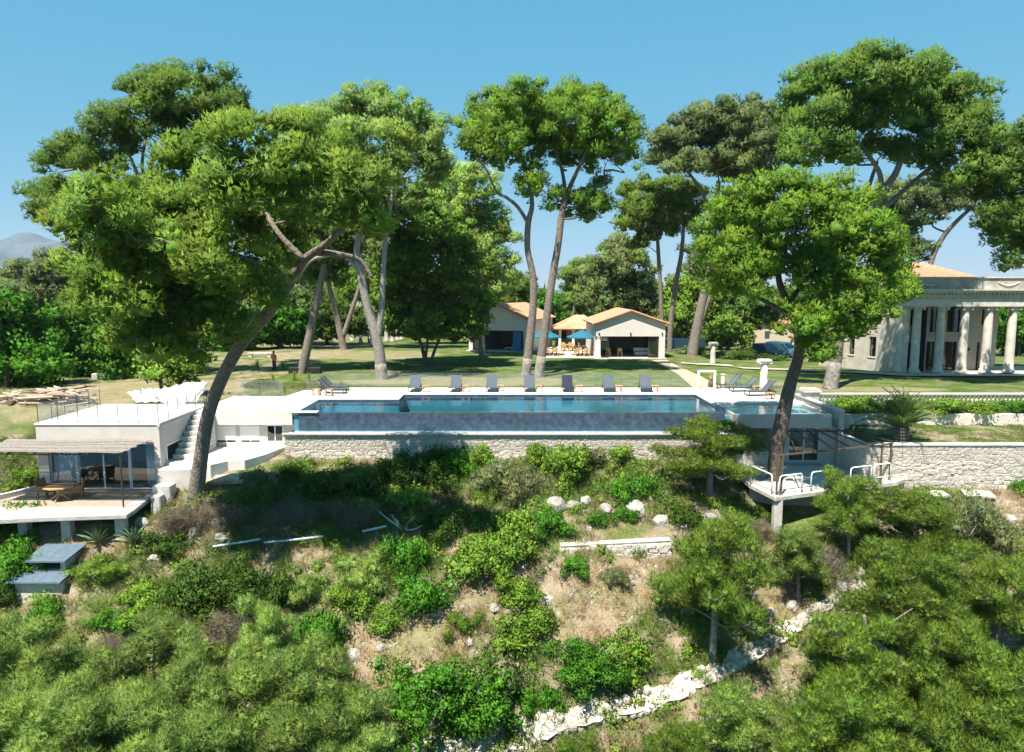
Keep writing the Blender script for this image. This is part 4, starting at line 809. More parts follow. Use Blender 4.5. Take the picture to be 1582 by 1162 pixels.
# ================================================================ paths
def strip(name, pts, mat, zoff=.012, kind='structure'):
    """pts: list of (left, right) ground points"""
    b = MB(); vs = []
    for (l, r) in pts: vs += [(l.x, l.y, l.z + zoff), (r.x, r.y, r.z + zoff)]
    b.add(vs, [(2 * i, 2 * i + 1, 2 * i + 3, 2 * i + 2) for i in range(len(pts) - 1)]); return tag(b.build(name, mat), kind=kind)
def zg(u, v): p = PZ(u, v, -.12); p.z = float(T(p.x, p.y)); return p
def dense(pts, n=8):
    out = []
    for (a, c), (a2, c2) in zip(pts[:-1], pts[1:]):
        for k in range(n): f = k / n; l = a.lerp(a2, f); r = c.lerp(c2, f); l.z = float(T(l.x, l.y)); r.z = float(T(r.x, r.y)); out.append((l, r))
    return out + [pts[-1]]
strip('garden_path', dense([(zg(1074, 603), zg(1122, 603)), (zg(1048, 580), zg(1078, 580)), (zg(1028, 568), zg(1050, 568)), (zg(1006, 556.5), zg(1030, 556.5))]), sand, .05)
strip('lawn_path', dense([(zg(1052, 563), zg(1052, 561)), (zg(1150, 569), zg(1150, 566.5)), (zg(1270, 575), zg(1270, 572.5)), (zg(1400, 582.5), zg(1400, 579)), (zg(1600, 583.5), zg(1600, 580))], 20), M('gravel_strip', (.36, .33, .28), .95, .2, 5, .3, 20), .1)
# ================================================================ vehicles
def wheel(parent, x, y, r=.33, wd=.22):
    b = MB(); b.tube([(x - wd / 2, y, r), (x + wd / 2, y, r)], r, 18); wv = b.build('wheel', tyre, parent)
    b = MB(); sgn = 1 if x > 0 else -1; b.tube([(x + sgn * (wd / 2 - .01), y, r), (x + sgn * (wd / 2 + .012), y, r)], r * .62, 14); b.build('rim', alu, wv)
def car(name, label, cat, loc, rz, paint, prof_, glassprof, wd, wheels, front):
    t = thing(name, label, cat, loc, rz); h = wd / 2                 # nose towards -y, profile in (y,z)
    b = MB(); b.prismx(prof_, -h, h); b.build('body', paint, t, bevel=.08, seg=2)
    b = MB(); n = len(glassprof); inset = .1
    b.prismx(glassprof, -h + .02, h - .02); b.build('cabin', paint, t, bevel=.05)
    g = [(p[0], p[1]) for p in glassprof]
    (y0, z0), (y1, z1), (y2, z2), (y3, z3) = g                       # base front, roof front, roof rear, base rear
    def lp(a, c, f): return (a[0] + (c[0] - a[0]) * f, a[1] + (c[1] - a[1]) * f)
    a, c = lp(g[0], g[1], .12), lp(g[0], g[1], .9); dn = Vector((0, -(z1 - z0), (y1 - y0))).normalized() * .012
    dn = dn if dn.y < 0 else -dn
    b = MB(); b.add([(-h + .14, a[0] + dn.y, a[1] + dn.z), (h - .14, a[0] + dn.y, a[1] + dn.z), (h - .2, c[0] + dn.y, c[1] + dn.z), (-h + .2, c[0] + dn.y, c[1] + dn.z)], [(0, 1, 2, 3)]); b.build('windscreen', carglass, t)
    for s in (-1, 1):
        for (f0, f1) in ((.06, .47), (.53, .94)):
            lo0, lo1 = lp(g[0], g[3], f0), lp(g[0], g[3], f1); hi0, hi1 = lp(g[1], g[2], max(0, f0 - .02)), lp(g[1], g[2], min(1, f1 + .02)); q = [lp(lo0, hi0, .12), lp(lo1, hi1, .12), lp(lo1, hi1, .86), lp(lo0, hi0, .86)]
            x = s * (h - .008); b = MB(); b.add([(x, p[0], p[1]) for p in q], [(0, 1, 2, 3) if s < 0 else (3, 2, 1, 0)]); b.build('side_window', carglass, t)
        b = MB(); b.box(s * (h - .22) - .16, s * (h - .22) + .16, front - .015, front + .1, .62, .8); b.build('headlight', M('lamp_glass', (.7, .72, .75), .1), t, bevel=.02)
        b = MB(); b.box(min(s * h, s * (h + .18)), max(s * h, s * (h + .18)), y0 + .25, y0 + .35, z0 + .02, z0 + .2); b.build('mirror', metal, t)
    b = MB(); b.box(-h + .2, h - .2, front - .02, front + .1, .3, .5); b.build('bumper', metal, t, bevel=.02)
    b = MB(); b.box(-.26, .26, front - .035, front - .021, .38, .48); b.build('number_plate', whitem, t)
    for y in wheels:
        for s in (-1, 1): wheel(t, s * (h - .1), y)
    return t
Yc = 86.5; z_c = float(T(P(1182, 545, Yc).x, Yc))
car('pickup_truck', 'dark blue pickup parked beyond the lawn hedge', 'pickup', (P(1180, 545, Yc).x, Yc, z_c), math.radians(28), blue_car, [(-2.5, .35), (2.5, .35), (2.5, 1.0), (-1.2, 1.05), (-2.35, .9), (-2.5, .7)], [(-1.25, 1.02), (-.55, 1.72), (1.0, 1.72), (1.25, 1.02)], 1.85, (-1.55, 1.6), -2.5)
car('delivery_van', 'white small van parked right of the blue pickup', 'van', (P(1212, 545, Yc).x, Yc + .3, z_c), math.radians(33), white_car, [(-2.1, .3), (2.1, .3), (2.1, 1.75), (1.9, 1.85), (.0, 1.85), (-1.3, 1.1), (-2.0, .95), (-2.1, .7)], [(-1.3, 1.08), (-.42, 1.82), (1.95, 1.87), (2.05, 1.08)], 1.8, (-1.35, 1.35), -2.1)
tk = thing('tipper_truck', 'white and grey flatbed truck parked right of the gabled pavilion', 'truck', (P(1054, 540, 92).x, 92, float(T(P(1054, 540, 92).x, 92))), 0)
b = MB(); b.box(-2.3, 2.6, -1.0, 1.0, .7, .85); b.build('chassis', metal, tk); b = MB()
for (x0, x1, y0, y1) in ((-1.3, 2.6, -1.05, -.97), (-1.3, 2.6, .97, 1.05), (-1.3, -1.22, -.97, .97), (2.52, 2.6, -.97, .97)): b.box(x0, x1, y0, y1, .9, 2.1)
b.box(-1.3, 2.6, -.97, .97, .86, .9); b.build('tipper_bed', M('grey_panel', (.42, .44, .46), .6), tk); b = MB(); b.prismy([(-3.0, .5), (-1.45, .5), (-1.45, 2.2), (-2.5, 2.2), (-2.95, 1.4)], -1.0, 1.0); b.build('cab', M('pale_blue_paint', (.45, .58, .7), .3), tk, bevel=.06)
b = MB(); b.box(-2.4, -1.7, -1.012, -1.0, 1.4, 2.0); b.build('side_window', carglass, tk)
for x in (-2.2, 1.5):
    for s in (-1, 1): b = MB(); b.tube([(x, s * .85 - .13, .42), (x, s * .85 + .13, .42)], .42, 16); b.build('wheel', tyre, tk)
hb = thing('far_house', 'small far house with red tiled roof behind the parked van', 'house', (P(1190, 535, 118).x, 118, -2.0)); b = MB(); b.box(-5, 4, 0, 7, 0, 3.4); b.build('wall', M('ochre_plaster', (.5, .42, .32), var=.15), hb)
tile_slope('roof_tiles', hb, (-5.4, -.4, 3.4), (4.4, -.4, 3.4), (-5.4, 3.5, 5.0), (4.4, 3.5, 5.0), rooft, .4, False); tile_slope('roof_tiles', hb, (-5.4, 7.4, 3.4), (4.4, 7.4, 3.4), (-5.4, 3.5, 5.0), (4.4, 3.5, 5.0), rooft, .4, False)
b = MB(); b.box(-1, -.2, -.03, .0, 1, 2.2); b.build('window', carglass, hb)
# ================================================================ odds and ends on the left
lp_ = G(62, 622); lpile = thing('log_pile', 'heap of cut logs and branches on the ground left of the beach house', 'logs', lp_)
lm = []
for k in range(4):
    b = MB(); b.tube([(-.5, 0, 0), (-.2, .03 * k - .04, .02), (.15, .02, -.02), (.5, 0, .01)], [.5, .48, .46, .42], 8); o = b.build('log', log_m, lpile); lm.append(o.data); 
    if k: bpy.data.objects.remove(o)
    else: base_log = o
for i in range(95):
    o = base_log if i == 0 else bpy.data.objects.new('log', random.choice(lm))
    if i: COL.objects.link(o); o.parent = lpile
    left = i < 35; hx = random.gauss(-1.6, .9) if left else random.gauss(1.3, .85); hy = random.gauss(0, .5)
    hmax = max(.06, (.55 if left else .95) * (1 - ((hx + (1.6 if left else -1.3)) / 2.2) ** 2)); L = random.uniform(.5, 1.0) if left else random.uniform(.9, 2.3); r = random.uniform(.09, .2) if left else random.uniform(.05, .13)
    o.location = (hx, hy, random.uniform(.05, hmax)); o.rotation_euler = (random.uniform(-.2, .2), random.uniform(-.2, .2), random.gauss(.2, .45) if not left else random.uniform(0, 3)); o.scale = (L, r * 2, r * 2)
c = G(168, 586); fc = thing('fallen_column', 'fallen pale stone column lying in shade under the trees', 'column', c, math.radians(12)); b = MB(); b.tube([(-.7, 0, .22), (.9, 0, .2)], [.21, .19], 14); b.build('shaft', paleconc, fc, smooth=True); b = MB(); b.box(-1.15, -.7, -.32, .32, .0, .5); b.build('capital', paleconc, fc, bevel=.04)
c = G(212, 590); c.y += 1; rk = thing('slatted_screen', 'tall grey slatted wooden screen standing behind the log pile', 'screen', c, .2)
for s in (-1, 1): b = MB(); b.box(s * .3 - .03, s * .3 + .03, -.03, .03, 0, 1.9); b.build('upright', concrete, rk)
for k in range(16): b = MB(); b.box(-.27, .27, -.02, .02, .25 + k * .1, .29 + k * .1); b.build('slat', concrete, rk)
c = G(402, 552); sb = thing('stone_bench', 'long pale stone bench on the lawn behind the leaning pine', 'bench', c, .02); b = MB(); b.box(-1.3, 1.3, -.25, .25, .32, .5); b.build('seat', paleconc, sb, bevel=.02)
for s in (-1, 1): b = MB(); b.box(s * 1.0 - .18, s * 1.0 + .18, -.2, .2, 0, .32); b.build('leg', paleconc, sb)
for i, u in enumerate((457, 486)):
    c = G(u, 577); t = thing('planter_box', 'low black planter box %s of the slanting pine trunk' % ('left', 'right')[i], 'planter', c, .05); b = MB(); b.box(-.55, .55, -.3, .3, 0, .5); b.build('box', M('black_box', (.015, .015, .016), .7), t, bevel=.02); b = MB(); b.box(-.5, .5, -.25, .25, .5, .52); b.build('soil', M('soil', (.05, .035, .025)), t)
# lower left: two slate-topped masonry boxes on the slope
for k, (u, v, Yb, w_, lb) in enumerate(((88, 862, 28.6, 1.5, 'upper slate-roofed masonry box with dark opening on the left slope'), (70, 895, 27.0, 2.1, 'lower slate-roofed masonry box half hidden by shrubs on the left slope'))):
    Yb = G(u, v + 16).y; c = P(u, v, Yb); t = thing('masonry_box', lb, 'box', (c.x, Yb, c.z), 0); zb = float(T(c.x, Yb)) - c.z - .5
    if k == 0:
        b = MB(); b.box(w_ / 2 - .22, w_ / 2, -.6, .6, zb, .1); b.box(-w_ / 2, -w_ / 2 + .2, -.6, .6, zb, .1); b.box(-w_ / 2 + .2, w_ / 2 - .22, .4, .6, zb, .1); b.build('wall', paleconc, t)
        b = MB(); b.box(-w_ / 2 + .2, w_ / 2 - .22, -.6, -.4, zb, -.35); b.build('front_wall', paleconc, t)
        b = MB(); b.prismx([(-.85, .1), (.85, .3), (.85, .37), (-.85, .17)], -w_ / 2 - .3, w_ / 2 + .15); b.build('slate_roof', slate, t)
    else:
        b = MB(); b.box(-w_ / 2, w_ / 2, -.5, .7, zb, .08); b.build('wall', stone, t)
        b = MB(); b.prismx([(-.75, .1), (.85, .32), (.85, .39), (-.75, .17)], -w_ / 2 - .25, w_ / 2 + .1); b.build('slate_roof', slate, t)
# pale rail running across the slope
def slope_pts(px, h): 
    out = []
    for (u, v) in px: g = G(u, v); out.append(Vector((g.x, g.y, g.z + h)))
    return out
hr = thing('pipe_rail', 'pale bluish pipe rail running across the scrubby slope under the leaning pine', 'rail', G(430, 852))
for px in ([(330, 862), (385, 854), (404, 850)], [(409, 856), (450, 852), (500, 846)], [(560, 838), (598, 830)]):
    b = MB(); b.tube(slope_pts(px, .55), .055, 8); b.build('pipe', bluepipe, hr, True, True)
    for (u, v) in px: g = G(u, v); b = MB(); b.tube([g - Vector((0, 0, .2)), g + Vector((0, 0, .55))], .03, 6); b.build('post', metal, hr, True)
# low retaining wall on the slope
YWs = max(G(880, 866).y, G(1020, 862).y); ga, gb = Vector((P(866, 850, YWs).x, YWs, 0)), Vector((P(1036, 850, YWs).x, YWs, 0))
z_t0, z_t1 = P(866, 845, YWs).z, P(1036, 836, YWs).z
bk = []
for k in range(13):
    f = k / 12; x = ga.x + (gb.x - ga.x) * f; zt = z_t0 + (z_t1 - z_t0) * f - .04; yy = YWs + .3
    while float(T(x, yy)) < zt + .25 * (yy - YWs) and yy < YWs + 4: yy += .1
    bk.append((Vector((x, YWs + .3, zt)), Vector((x, yy + .2, float(T(x, yy + .2)) - .02))))
b = MB(); vs = []
for (a_, c_) in bk: vs += [a_, a_.lerp(c_, .5) + Vector((0, 0, .05)), c_]
b.add(vs, [(3 * i + k, 3 * i + 3 + k, 3 * i + 4 + k, 3 * i + 1 + k) for i in range(12) for k in (0, 1)]); tag(b.build('terrace_bank', gme.materials[0], smooth=True), kind='structure')
sw2 = thing('slope_wall', 'short dry stone wall holding up dry grass in the middle of the slope', 'wall', (ga.x, YWs, z_t0 - 1.2))
b = MB(); b.add([(ga.x, YWs, z_t0 - 1.6), (gb.x, YWs, z_t1 - 2.0), (gb.x, YWs, z_t1), (ga.x, YWs, z_t0), (ga.x, YWs + .4, z_t0 - 1.6), (gb.x, YWs + .4, z_t1 - 2.0), (gb.x, YWs + .4, z_t1), (ga.x, YWs + .4, z_t0)], [(0, 1, 2, 3), (7, 6, 5, 4), (0, 4, 5, 1), (1, 5, 6, 2), (2, 6, 7, 3), (3, 7, 4, 0)]); b.build('wall_core', mortar, sw2, True)
b = MB(); b.beam((ga.x, YWs + .2, z_t0 + .03), (gb.x, YWs + .2, z_t1 + .03), .46, .07); b.build('cap', concrete, sw2, True, bevel=.02)
stones_on(sw2, (ga.x, YWs), (gb.x, YWs), min(z_t0, z_t1) - 1.2, max(z_t0, z_t1), .36, .2, topz=lambda f: z_t0 + (z_t1 - z_t0) * f - .02)
# two fallen slabs below the big retaining wall
for (u, v, lb, rr) in ((1443, 752, 'broken pale slab lying at the foot of the stone wall, left one', .1), (1512, 750, 'tilted white slab lying at the foot of the stone wall, right one', -.15)):
    c = P(u, v, 36.4); zz = float(T(c.x, 36.4)); t = thing('broken_slab', lb, 'slab', (c.x, 36.4, zz + .1), rr); b = MB(); b.add([(-.75, -.3, 0), (.8, -.25, -.05), (.7, .3, .1), (-.7, .35, .12), (-.75, -.3, .14), (.8, -.25, .1), (.7, .3, .24), (-.7, .35, .28)], [(0, 3, 2, 1), (4, 5, 6, 7), (0, 1, 5, 4), (1, 2, 6, 5), (2, 3, 7, 6), (3, 0, 4, 7)]); b.build('slab_body', paleconc, t, bevel=.03)
c = G(352, 750); t = thing('tilted_slab', 'long tan stone slab tilted on rocks right of the leaning pine base', 'slab', c, -.1); b = MB(); b.add([(-1.4, -.2, .0), (1.2, -.15, .1), (1.4, .3, .5), (-1.2, .3, .25), (-1.4, -.25, .18), (1.2, -.2, .42), (1.4, .28, .72), (-1.2, .28, .42)], [(0, 3, 2, 1), (4, 5, 6, 7), (0, 1, 5, 4), (1, 2, 6, 5), (2, 3, 7, 6), (3, 0, 4, 7)]); b.build('slab_body', M('tan_stone', (.42, .34, .25), .95, .3, 4, .4, 12), t, bevel=.04)
# footpath of pale stones down the slope
pl_ = [(640, 1172, 40), (735, 1160, 40), (800, 1142, 40), (860, 1120, 36), (930, 1104, 32), (1000, 1088, 30), (1060, 1062, 28), (1110, 1042, 24), (1160, 1015, 24), (1215, 978, 22), (1255, 950, 20), (1300, 925, 18), (1335, 905, 16)]
seg = []
for (u, v, hw_) in pl_: seg.append((G(u - hw_ * .25, v - hw_ * .5), G(u + hw_ * .25, v + hw_ * .5)))
def densep(pts, n=6):
    out = []
    for (a, c), (a2, c2) in zip(pts[:-1], pts[1:]):
        for k in range(n): f = k / n; out.append((a.lerp(a2, f), c.lerp(c2, f)))
    return out + [pts[-1]]
dp_ = densep(seg); pr_ = np.random.default_rng(9); NW = 5; b = MB(); vs = []
for (l, r) in dp_:
    for k in range(NW): q = l.lerp(r, k / (NW - 1)) + Vector((pr_.normal() * .08, pr_.normal() * .08, 0)); q.z = max(float(T(q.x, q.y)), .5 * (l.z + r.z) - .1) + .08 + pr_.normal() * .012; vs.append(q)
b.add(vs, [(i * NW + k, i * NW + k + 1, (i + 1) * NW + k + 1, (i + 1) * NW + k) for i in range(len(dp_) - 1) for k in range(NW - 1)]); fpath = tag(b.build('footpath', M('path_bed', (.46, .425, .38), .95, .22, 4, .6, 12), smooth=True), kind='structure')
for i, (l, r) in enumerate(dp_[:-1]):
    m2 = dp_[i + 1][0].lerp(dp_[i + 1][1], .5); ax_ = (r - l); W_ = ax_.length; along = (m2 - l.lerp(r, .5)); La = along.length
    for k in range(3):
        f = (k + .5) / 3 + pr_.normal() * .05; c0_ = l.lerp(r, f) + along * .5; c0_.z = float(vs[i * NW + min(4, max(0, int(f * 4)))].z) - .012; n_s = int(pr_.integers(5, 8)); ph = pr_.uniform(0, 6); top = []; bot = []
        for t_ in range(n_s):
            an = ph + 2 * math.pi * t_ / n_s; rr_ = pr_.uniform(.8, 1.12); o_ = ax_.normalized() * math.cos(an) * W_ * .19 * rr_ + along * .56 * math.sin(an) * rr_; q = c0_ + o_; top.append((q.x, q.y, q.z + .02 + pr_.normal() * .012)); bot.append((q.x, q.y, q.z - .1))
        b = MB(); b.add(bot + top, [tuple(range(n_s, 2 * n_s))] + [(t_, (t_ + 1) % n_s, (t_ + 1) % n_s + n_s, t_ + n_s) for t_ in range(n_s)]); b.build('stone', M('path_stone', (.40, .365, .32), .95, .2, 5, .5, 14, orand=.15), fpath)
fp = thing('path_fence', 'thin dark fence posts along the pale footpath at the bottom', 'fence', G(905, 1125))
for (u, v) in ((806, 1160), (905, 1125), (990, 1098)): g = G(u, v); b = MB(); b.tube([g - Vector((0, 0, .2)), g + Vector((0, 0, .95))], .02, 6); b.build('post', metal, fp, True)
g1, g2 = G(806, 1160), G(828, 1152); b = MB(); b.tube([g1 + Vector((0, 0, .7)), g2], .015, 5); b.build('brace', metal, fp, True)
# ================================================================ foliage
pine = leafmat('pine_needles', (0.190, 0.295, 0.044), .52, orand=.16); pine_d = leafmat('deep_pine_needles', (0.140, 0.242, 0.040), .5); pine_f = leafmat('pale_pine_needles', (0.269, 0.391, 0.094), .52, orand=.22)
pine_g = leafmat('grey_conifer_needles', (0.168, 0.229, 0.077), .4); pine_b = leafmat('bright_pine_needles', (0.174, 0.304, 0.033), .5)
leaf_b = leafmat('broad_leaves', (0.084, 0.236, 0.020), .42); leaf_d = leafmat('dark_leaves', (0.084, 0.155, 0.022), .4); leaf_y = leafmat('light_leaves', (0.185, 0.310, 0.039), .42)
leaf_g = leafmat('grey_leaves', (0.190, 0.223, 0.094), .35); leaf_br = leafmat('dry_twigs', (.20, .17, .125), .3); agave_m = leafmat('agave_leaf', (.16, .22, .12), .1); palm_m = leafmat('palm_leaf', (0.157, 0.236, 0.061), .3); leaf_t = leafmat('tree_leaves', (0.146, 0.267, 0.035), .45)
grass_dry = leafmat('dry_grass', (.36, .27, .16), .3, orand=0); grass_g = leafmat('green_grass', (0.123, 0.205, 0.033), .35, orand=0); grass_m = leafmat('mixed_weeds', (.16, .175, .06), .35, orand=0)
def unit(v): return v / np.maximum(np.linalg.norm(v, axis=-1, keepdims=True), 1e-9)
_cv = []; _cf = []
for _a in range(3):                                   # a small quad sphere: the dense inside of every clump
    for _s in (-1, 1):
        for _i in range(2):
            for _j in range(2):
                q_ = []
                for (_x, _y) in ((_i, _j), (_i + 1, _j), (_i + 1, _j + 1), (_i, _j + 1)):
                    v_ = [0, 0, 0]; v_[_a] = _s; v_[(_a + 1) % 3] = (_x - 1) * .9; v_[(_a + 2) % 3] = (_y - 1) * .9; q_.append(v_)
                if _s < 0: q_ = q_[::-1]
                _cf.append(tuple(range(len(_cv), len(_cv) + 4))); _cv += q_
CORE_V = np.array(_cv, float); CORE_V /= np.linalg.norm(CORE_V, axis=1, keepdims=True); CORE_F = np.array(_cf)
def foliage_mesh(name, subs, mat, n_tuft=110, L=.30, W=.085, blades=3, flat=.88, up=.5, spread=.55, seed=1, leaf=False, zmin=-.45, nsoft=.8, tonevar=.2, core=.43):
    """subs: rows of (x,y,z,r). Needle tufts (thin triangles) or leaves (diamonds) on the outside of every clump"""
    r = np.random.default_rng(seed); subs = np.asarray(subs, float); N = len(subs)
    cnt = np.maximum(8, (n_tuft * (subs[:, 3] / .75) ** 2).astype(int)); own = np.repeat(np.arange(N), cnt); K = len(own)
    zz = r.uniform(zmin, 1, K); ph = r.uniform(0, 2 * np.pi, K); rr = np.sqrt(np.maximum(0, 1 - zz ** 2)); d = np.stack([rr * np.cos(ph), rr * np.sin(ph), zz], -1)
    rad = subs[own, 3] * (r.uniform(.4, 1.06, K) ** .45); p = subs[own, :3] + d * rad[:, None] * np.array((1, 1, flat))
    ax = unit(d + np.array((0, 0, up)) + r.normal(0, .35, (K, 3)))
    ctone = 1 + r.normal(0, tonevar * .7, (N, 1)) + np.zeros((N, 3)); ctone[:, 0] *= 1 + r.normal(0, .07, N); ctone[:, 2] *= 1 + r.normal(0, .15, N)
    tone = np.clip(ctone[own] * (1 + r.normal(0, tonevar * .6, (K, 1))), .35, 2.0)
    own2 = np.repeat(np.arange(K), blades); Q = len(own2); b = unit(ax[own2] + r.normal(0, spread, (Q, 3))); wv = unit(np.cross(b, r.normal(0, 1, (Q, 3))))
    l = L * r.uniform(.6, 1.3, (Q, 1)); wd = W * r.uniform(.6, 1.3, (Q, 1)); base = p[own2]
    if leaf:
        v0 = base; v1 = base + b * l * .45 + wv * wd; v2 = base + b * l; v3 = base + b * l * .45 - wv * wd
        nrm = np.cross(v1 - v0, v3 - v0); flip = (nrm * d[own2]).sum(1) < 0; v1n = np.where(flip[:, None], v3, v1); v3n = np.where(flip[:, None], v1, v3); V = np.stack([v0, v1n, v2, v3n], 1); k = 4; nrm = np.where(flip[:, None], -nrm, nrm)
    else:
        v0 = base - wv * wd / 2; v1 = base + wv * wd / 2; v2 = base + b * l
        nrm = np.cross(v1 - v0, v2 - v0); flip = (nrm * d[own2]).sum(1) < 0; a = np.where(flip[:, None], v1, v0); c = np.where(flip[:, None], v0, v1); V = np.stack([a, c, v2], 1); k = 3; nrm = np.where(flip[:, None], -nrm, nrm)
    V = V.reshape(-1, 3); Fq = np.arange(len(V)).reshape(-1, k)
    tn = np.repeat(tone[own2], k, 0); sn0 = unit(d[own2] * nsoft + np.array((0, 0, .18)) + unit(nrm) * (1 - nsoft)); sn0 = np.repeat(sn0, k, 0)
    if core:
        ph2 = r.uniform(0, 6.28, N); cs, sn_ = np.cos(ph2), np.sin(ph2); hsh = np.round(CORE_V @ np.array((3.1, 5.7, 9.3)), 3); uq, inv = np.unique(hsh, return_inverse=True)
        jit = 1 + r.normal(0, .3, (N, len(uq)))[:, inv]; cv = CORE_V[None] * jit[:, :, None] * (subs[:, 3] * core)[:, None, None] * np.array((1, 1, flat))
        cv = np.stack([cv[..., 0] * cs[:, None] - cv[..., 1] * sn_[:, None], cv[..., 0] * sn_[:, None] + cv[..., 1] * cs[:, None], cv[..., 2]], -1)
        cn = np.stack([CORE_V[None, :, 0] * cs[:, None] - CORE_V[None, :, 1] * sn_[:, None], CORE_V[None, :, 0] * sn_[:, None] + CORE_V[None, :, 1] * cs[:, None], np.repeat(CORE_V[None, :, 2], N, 0)], -1).reshape(-1, 3)
        cv = (cv + subs[:, None, :3]).reshape(-1, 3); nv = len(CORE_V); cf = (CORE_F[None] + (np.arange(N) * nv)[:, None, None]).reshape(-1, 4) + len(V)
        if k == 3: cf = np.concatenate([cf[:, [0, 1, 2]], cf[:, [0, 2, 3]]], 0)
        V = np.concatenate([V, cv]); Fq = np.concatenate([Fq, cf]); tn = np.concatenate([tn, np.clip(np.repeat(ctone, nv, 0), .35, 2)]); sn0 = np.concatenate([sn0, cn])
    me = grid_mesh(name, V, Fq, mat, {'tone': tn}, True)
    sn = sn0.astype(np.float32)
    at = me.attributes.new('custom_normal', 'FLOAT_VECTOR', 'POINT'); at.data.foreach_set('vector', sn.ravel()); me.update()
    return me
def subs_from_pads(pads, r, sub_r, fill=1.0):
    """pads: (x,y,z,rx,ry,rz) ellipsoids -> clump spheres near their upper surface"""
    out = []
    for (x, y, z, rx, ry, rz) in pads:
        n = max(3, int(fill * 3.6 * (rx * ry + rx * rz + ry * rz) / 3 / sub_r ** 2))
        zz = r.uniform(-.8, 1, n); ph = r.uniform(0, 2 * np.pi, n); rr = np.sqrt(1 - zz ** 2); s = r.uniform(.45, .95, n)
        for k in range(n): out.append((x + rr[k] * math.cos(ph[k]) * rx * s[k], y + rr[k] * math.sin(ph[k]) * ry * s[k], z + zz[k] * rz * s[k], sub_r * r.uniform(.7, 1.25)))
    return np.array(out)
def smooth_path(pts, rad, n=5):
    P_ = [Vector(p) for p in pts]; out = []; ro = []
    for i in range(len(P_) - 1):
        p0, p1, p2, p3 = P_[max(i - 1, 0)], P_[i], P_[i + 1], P_[min(i + 2, len(P_) - 1)]
        for k in range(n):
            t = k / n; out.append(.5 * ((2 * p1) + (p2 - p0) * t + (2 * p0 - 5 * p1 + 4 * p2 - p3) * t * t + (3 * p1 - p0 - 3 * p2 + p3) * t ** 3)); ro.append(rad[i] * (1 - t) + rad[i + 1] * t)
    return out + [P_[-1]], ro + [rad[-1]]
def limb(mb, a, c, r0, r1, rr, sag=.12, n=7):
    a = Vector(a); c = Vector(c); L = (c - a).length; m = a.lerp(c, .5) + Vector((rr.normal() * .1 * L, rr.normal() * .1 * L, -sag * L + rr.normal() * .05 * L)); pts = []; rd = []
    q = a.lerp(c, .25) + Vector((rr.normal() * .05 * L, rr.normal() * .05 * L, -sag * .6 * L)); s = a.lerp(c, .78) + Vector((rr.normal() * .06 * L, rr.normal() * .06 * L, -sag * .5 * L))
    pts, rd = smooth_path([a, q, m, s, c], [r0, r0 * .8 + r1 * .2, (r0 + r1) / 2, r1 * 1.3, r1], 3); mb.tube(pts, rd, n); return pts
def add_twigs(mb, anchors, subs, rr, frac=.5, r0=.035):
    A = np.array([tuple(a) for a in anchors])
    for s in subs[:, :3]:
        if rr.random() > frac: continue
        dd = np.linalg.norm(A - s, axis=1) + np.maximum(0, A[:, 2] - s[2]) * .5; k = int(np.argmin(dd)); L = dd[k]
        if L > 4.5 or L < .25: continue
        a = Vector(A[k]); c = Vector(s); m = a.lerp(c, .5) + Vector((rr.normal() * .08 * L, rr.normal() * .08 * L, -.06 * L)); mb.tube([a, m, c], [r0, r0 * .7, r0 * .35], 4)
def pad3(p, Y, dy):
    u, v, ru, rv = p[:4]; Yd = Y + dy; c = P(u, v, Yd); s = PXM(Yd, c.z); return (c.x, c.y, c.z, ru / s * 1.16, max(ru, rv) / s * .95, rv / s * 1.42)
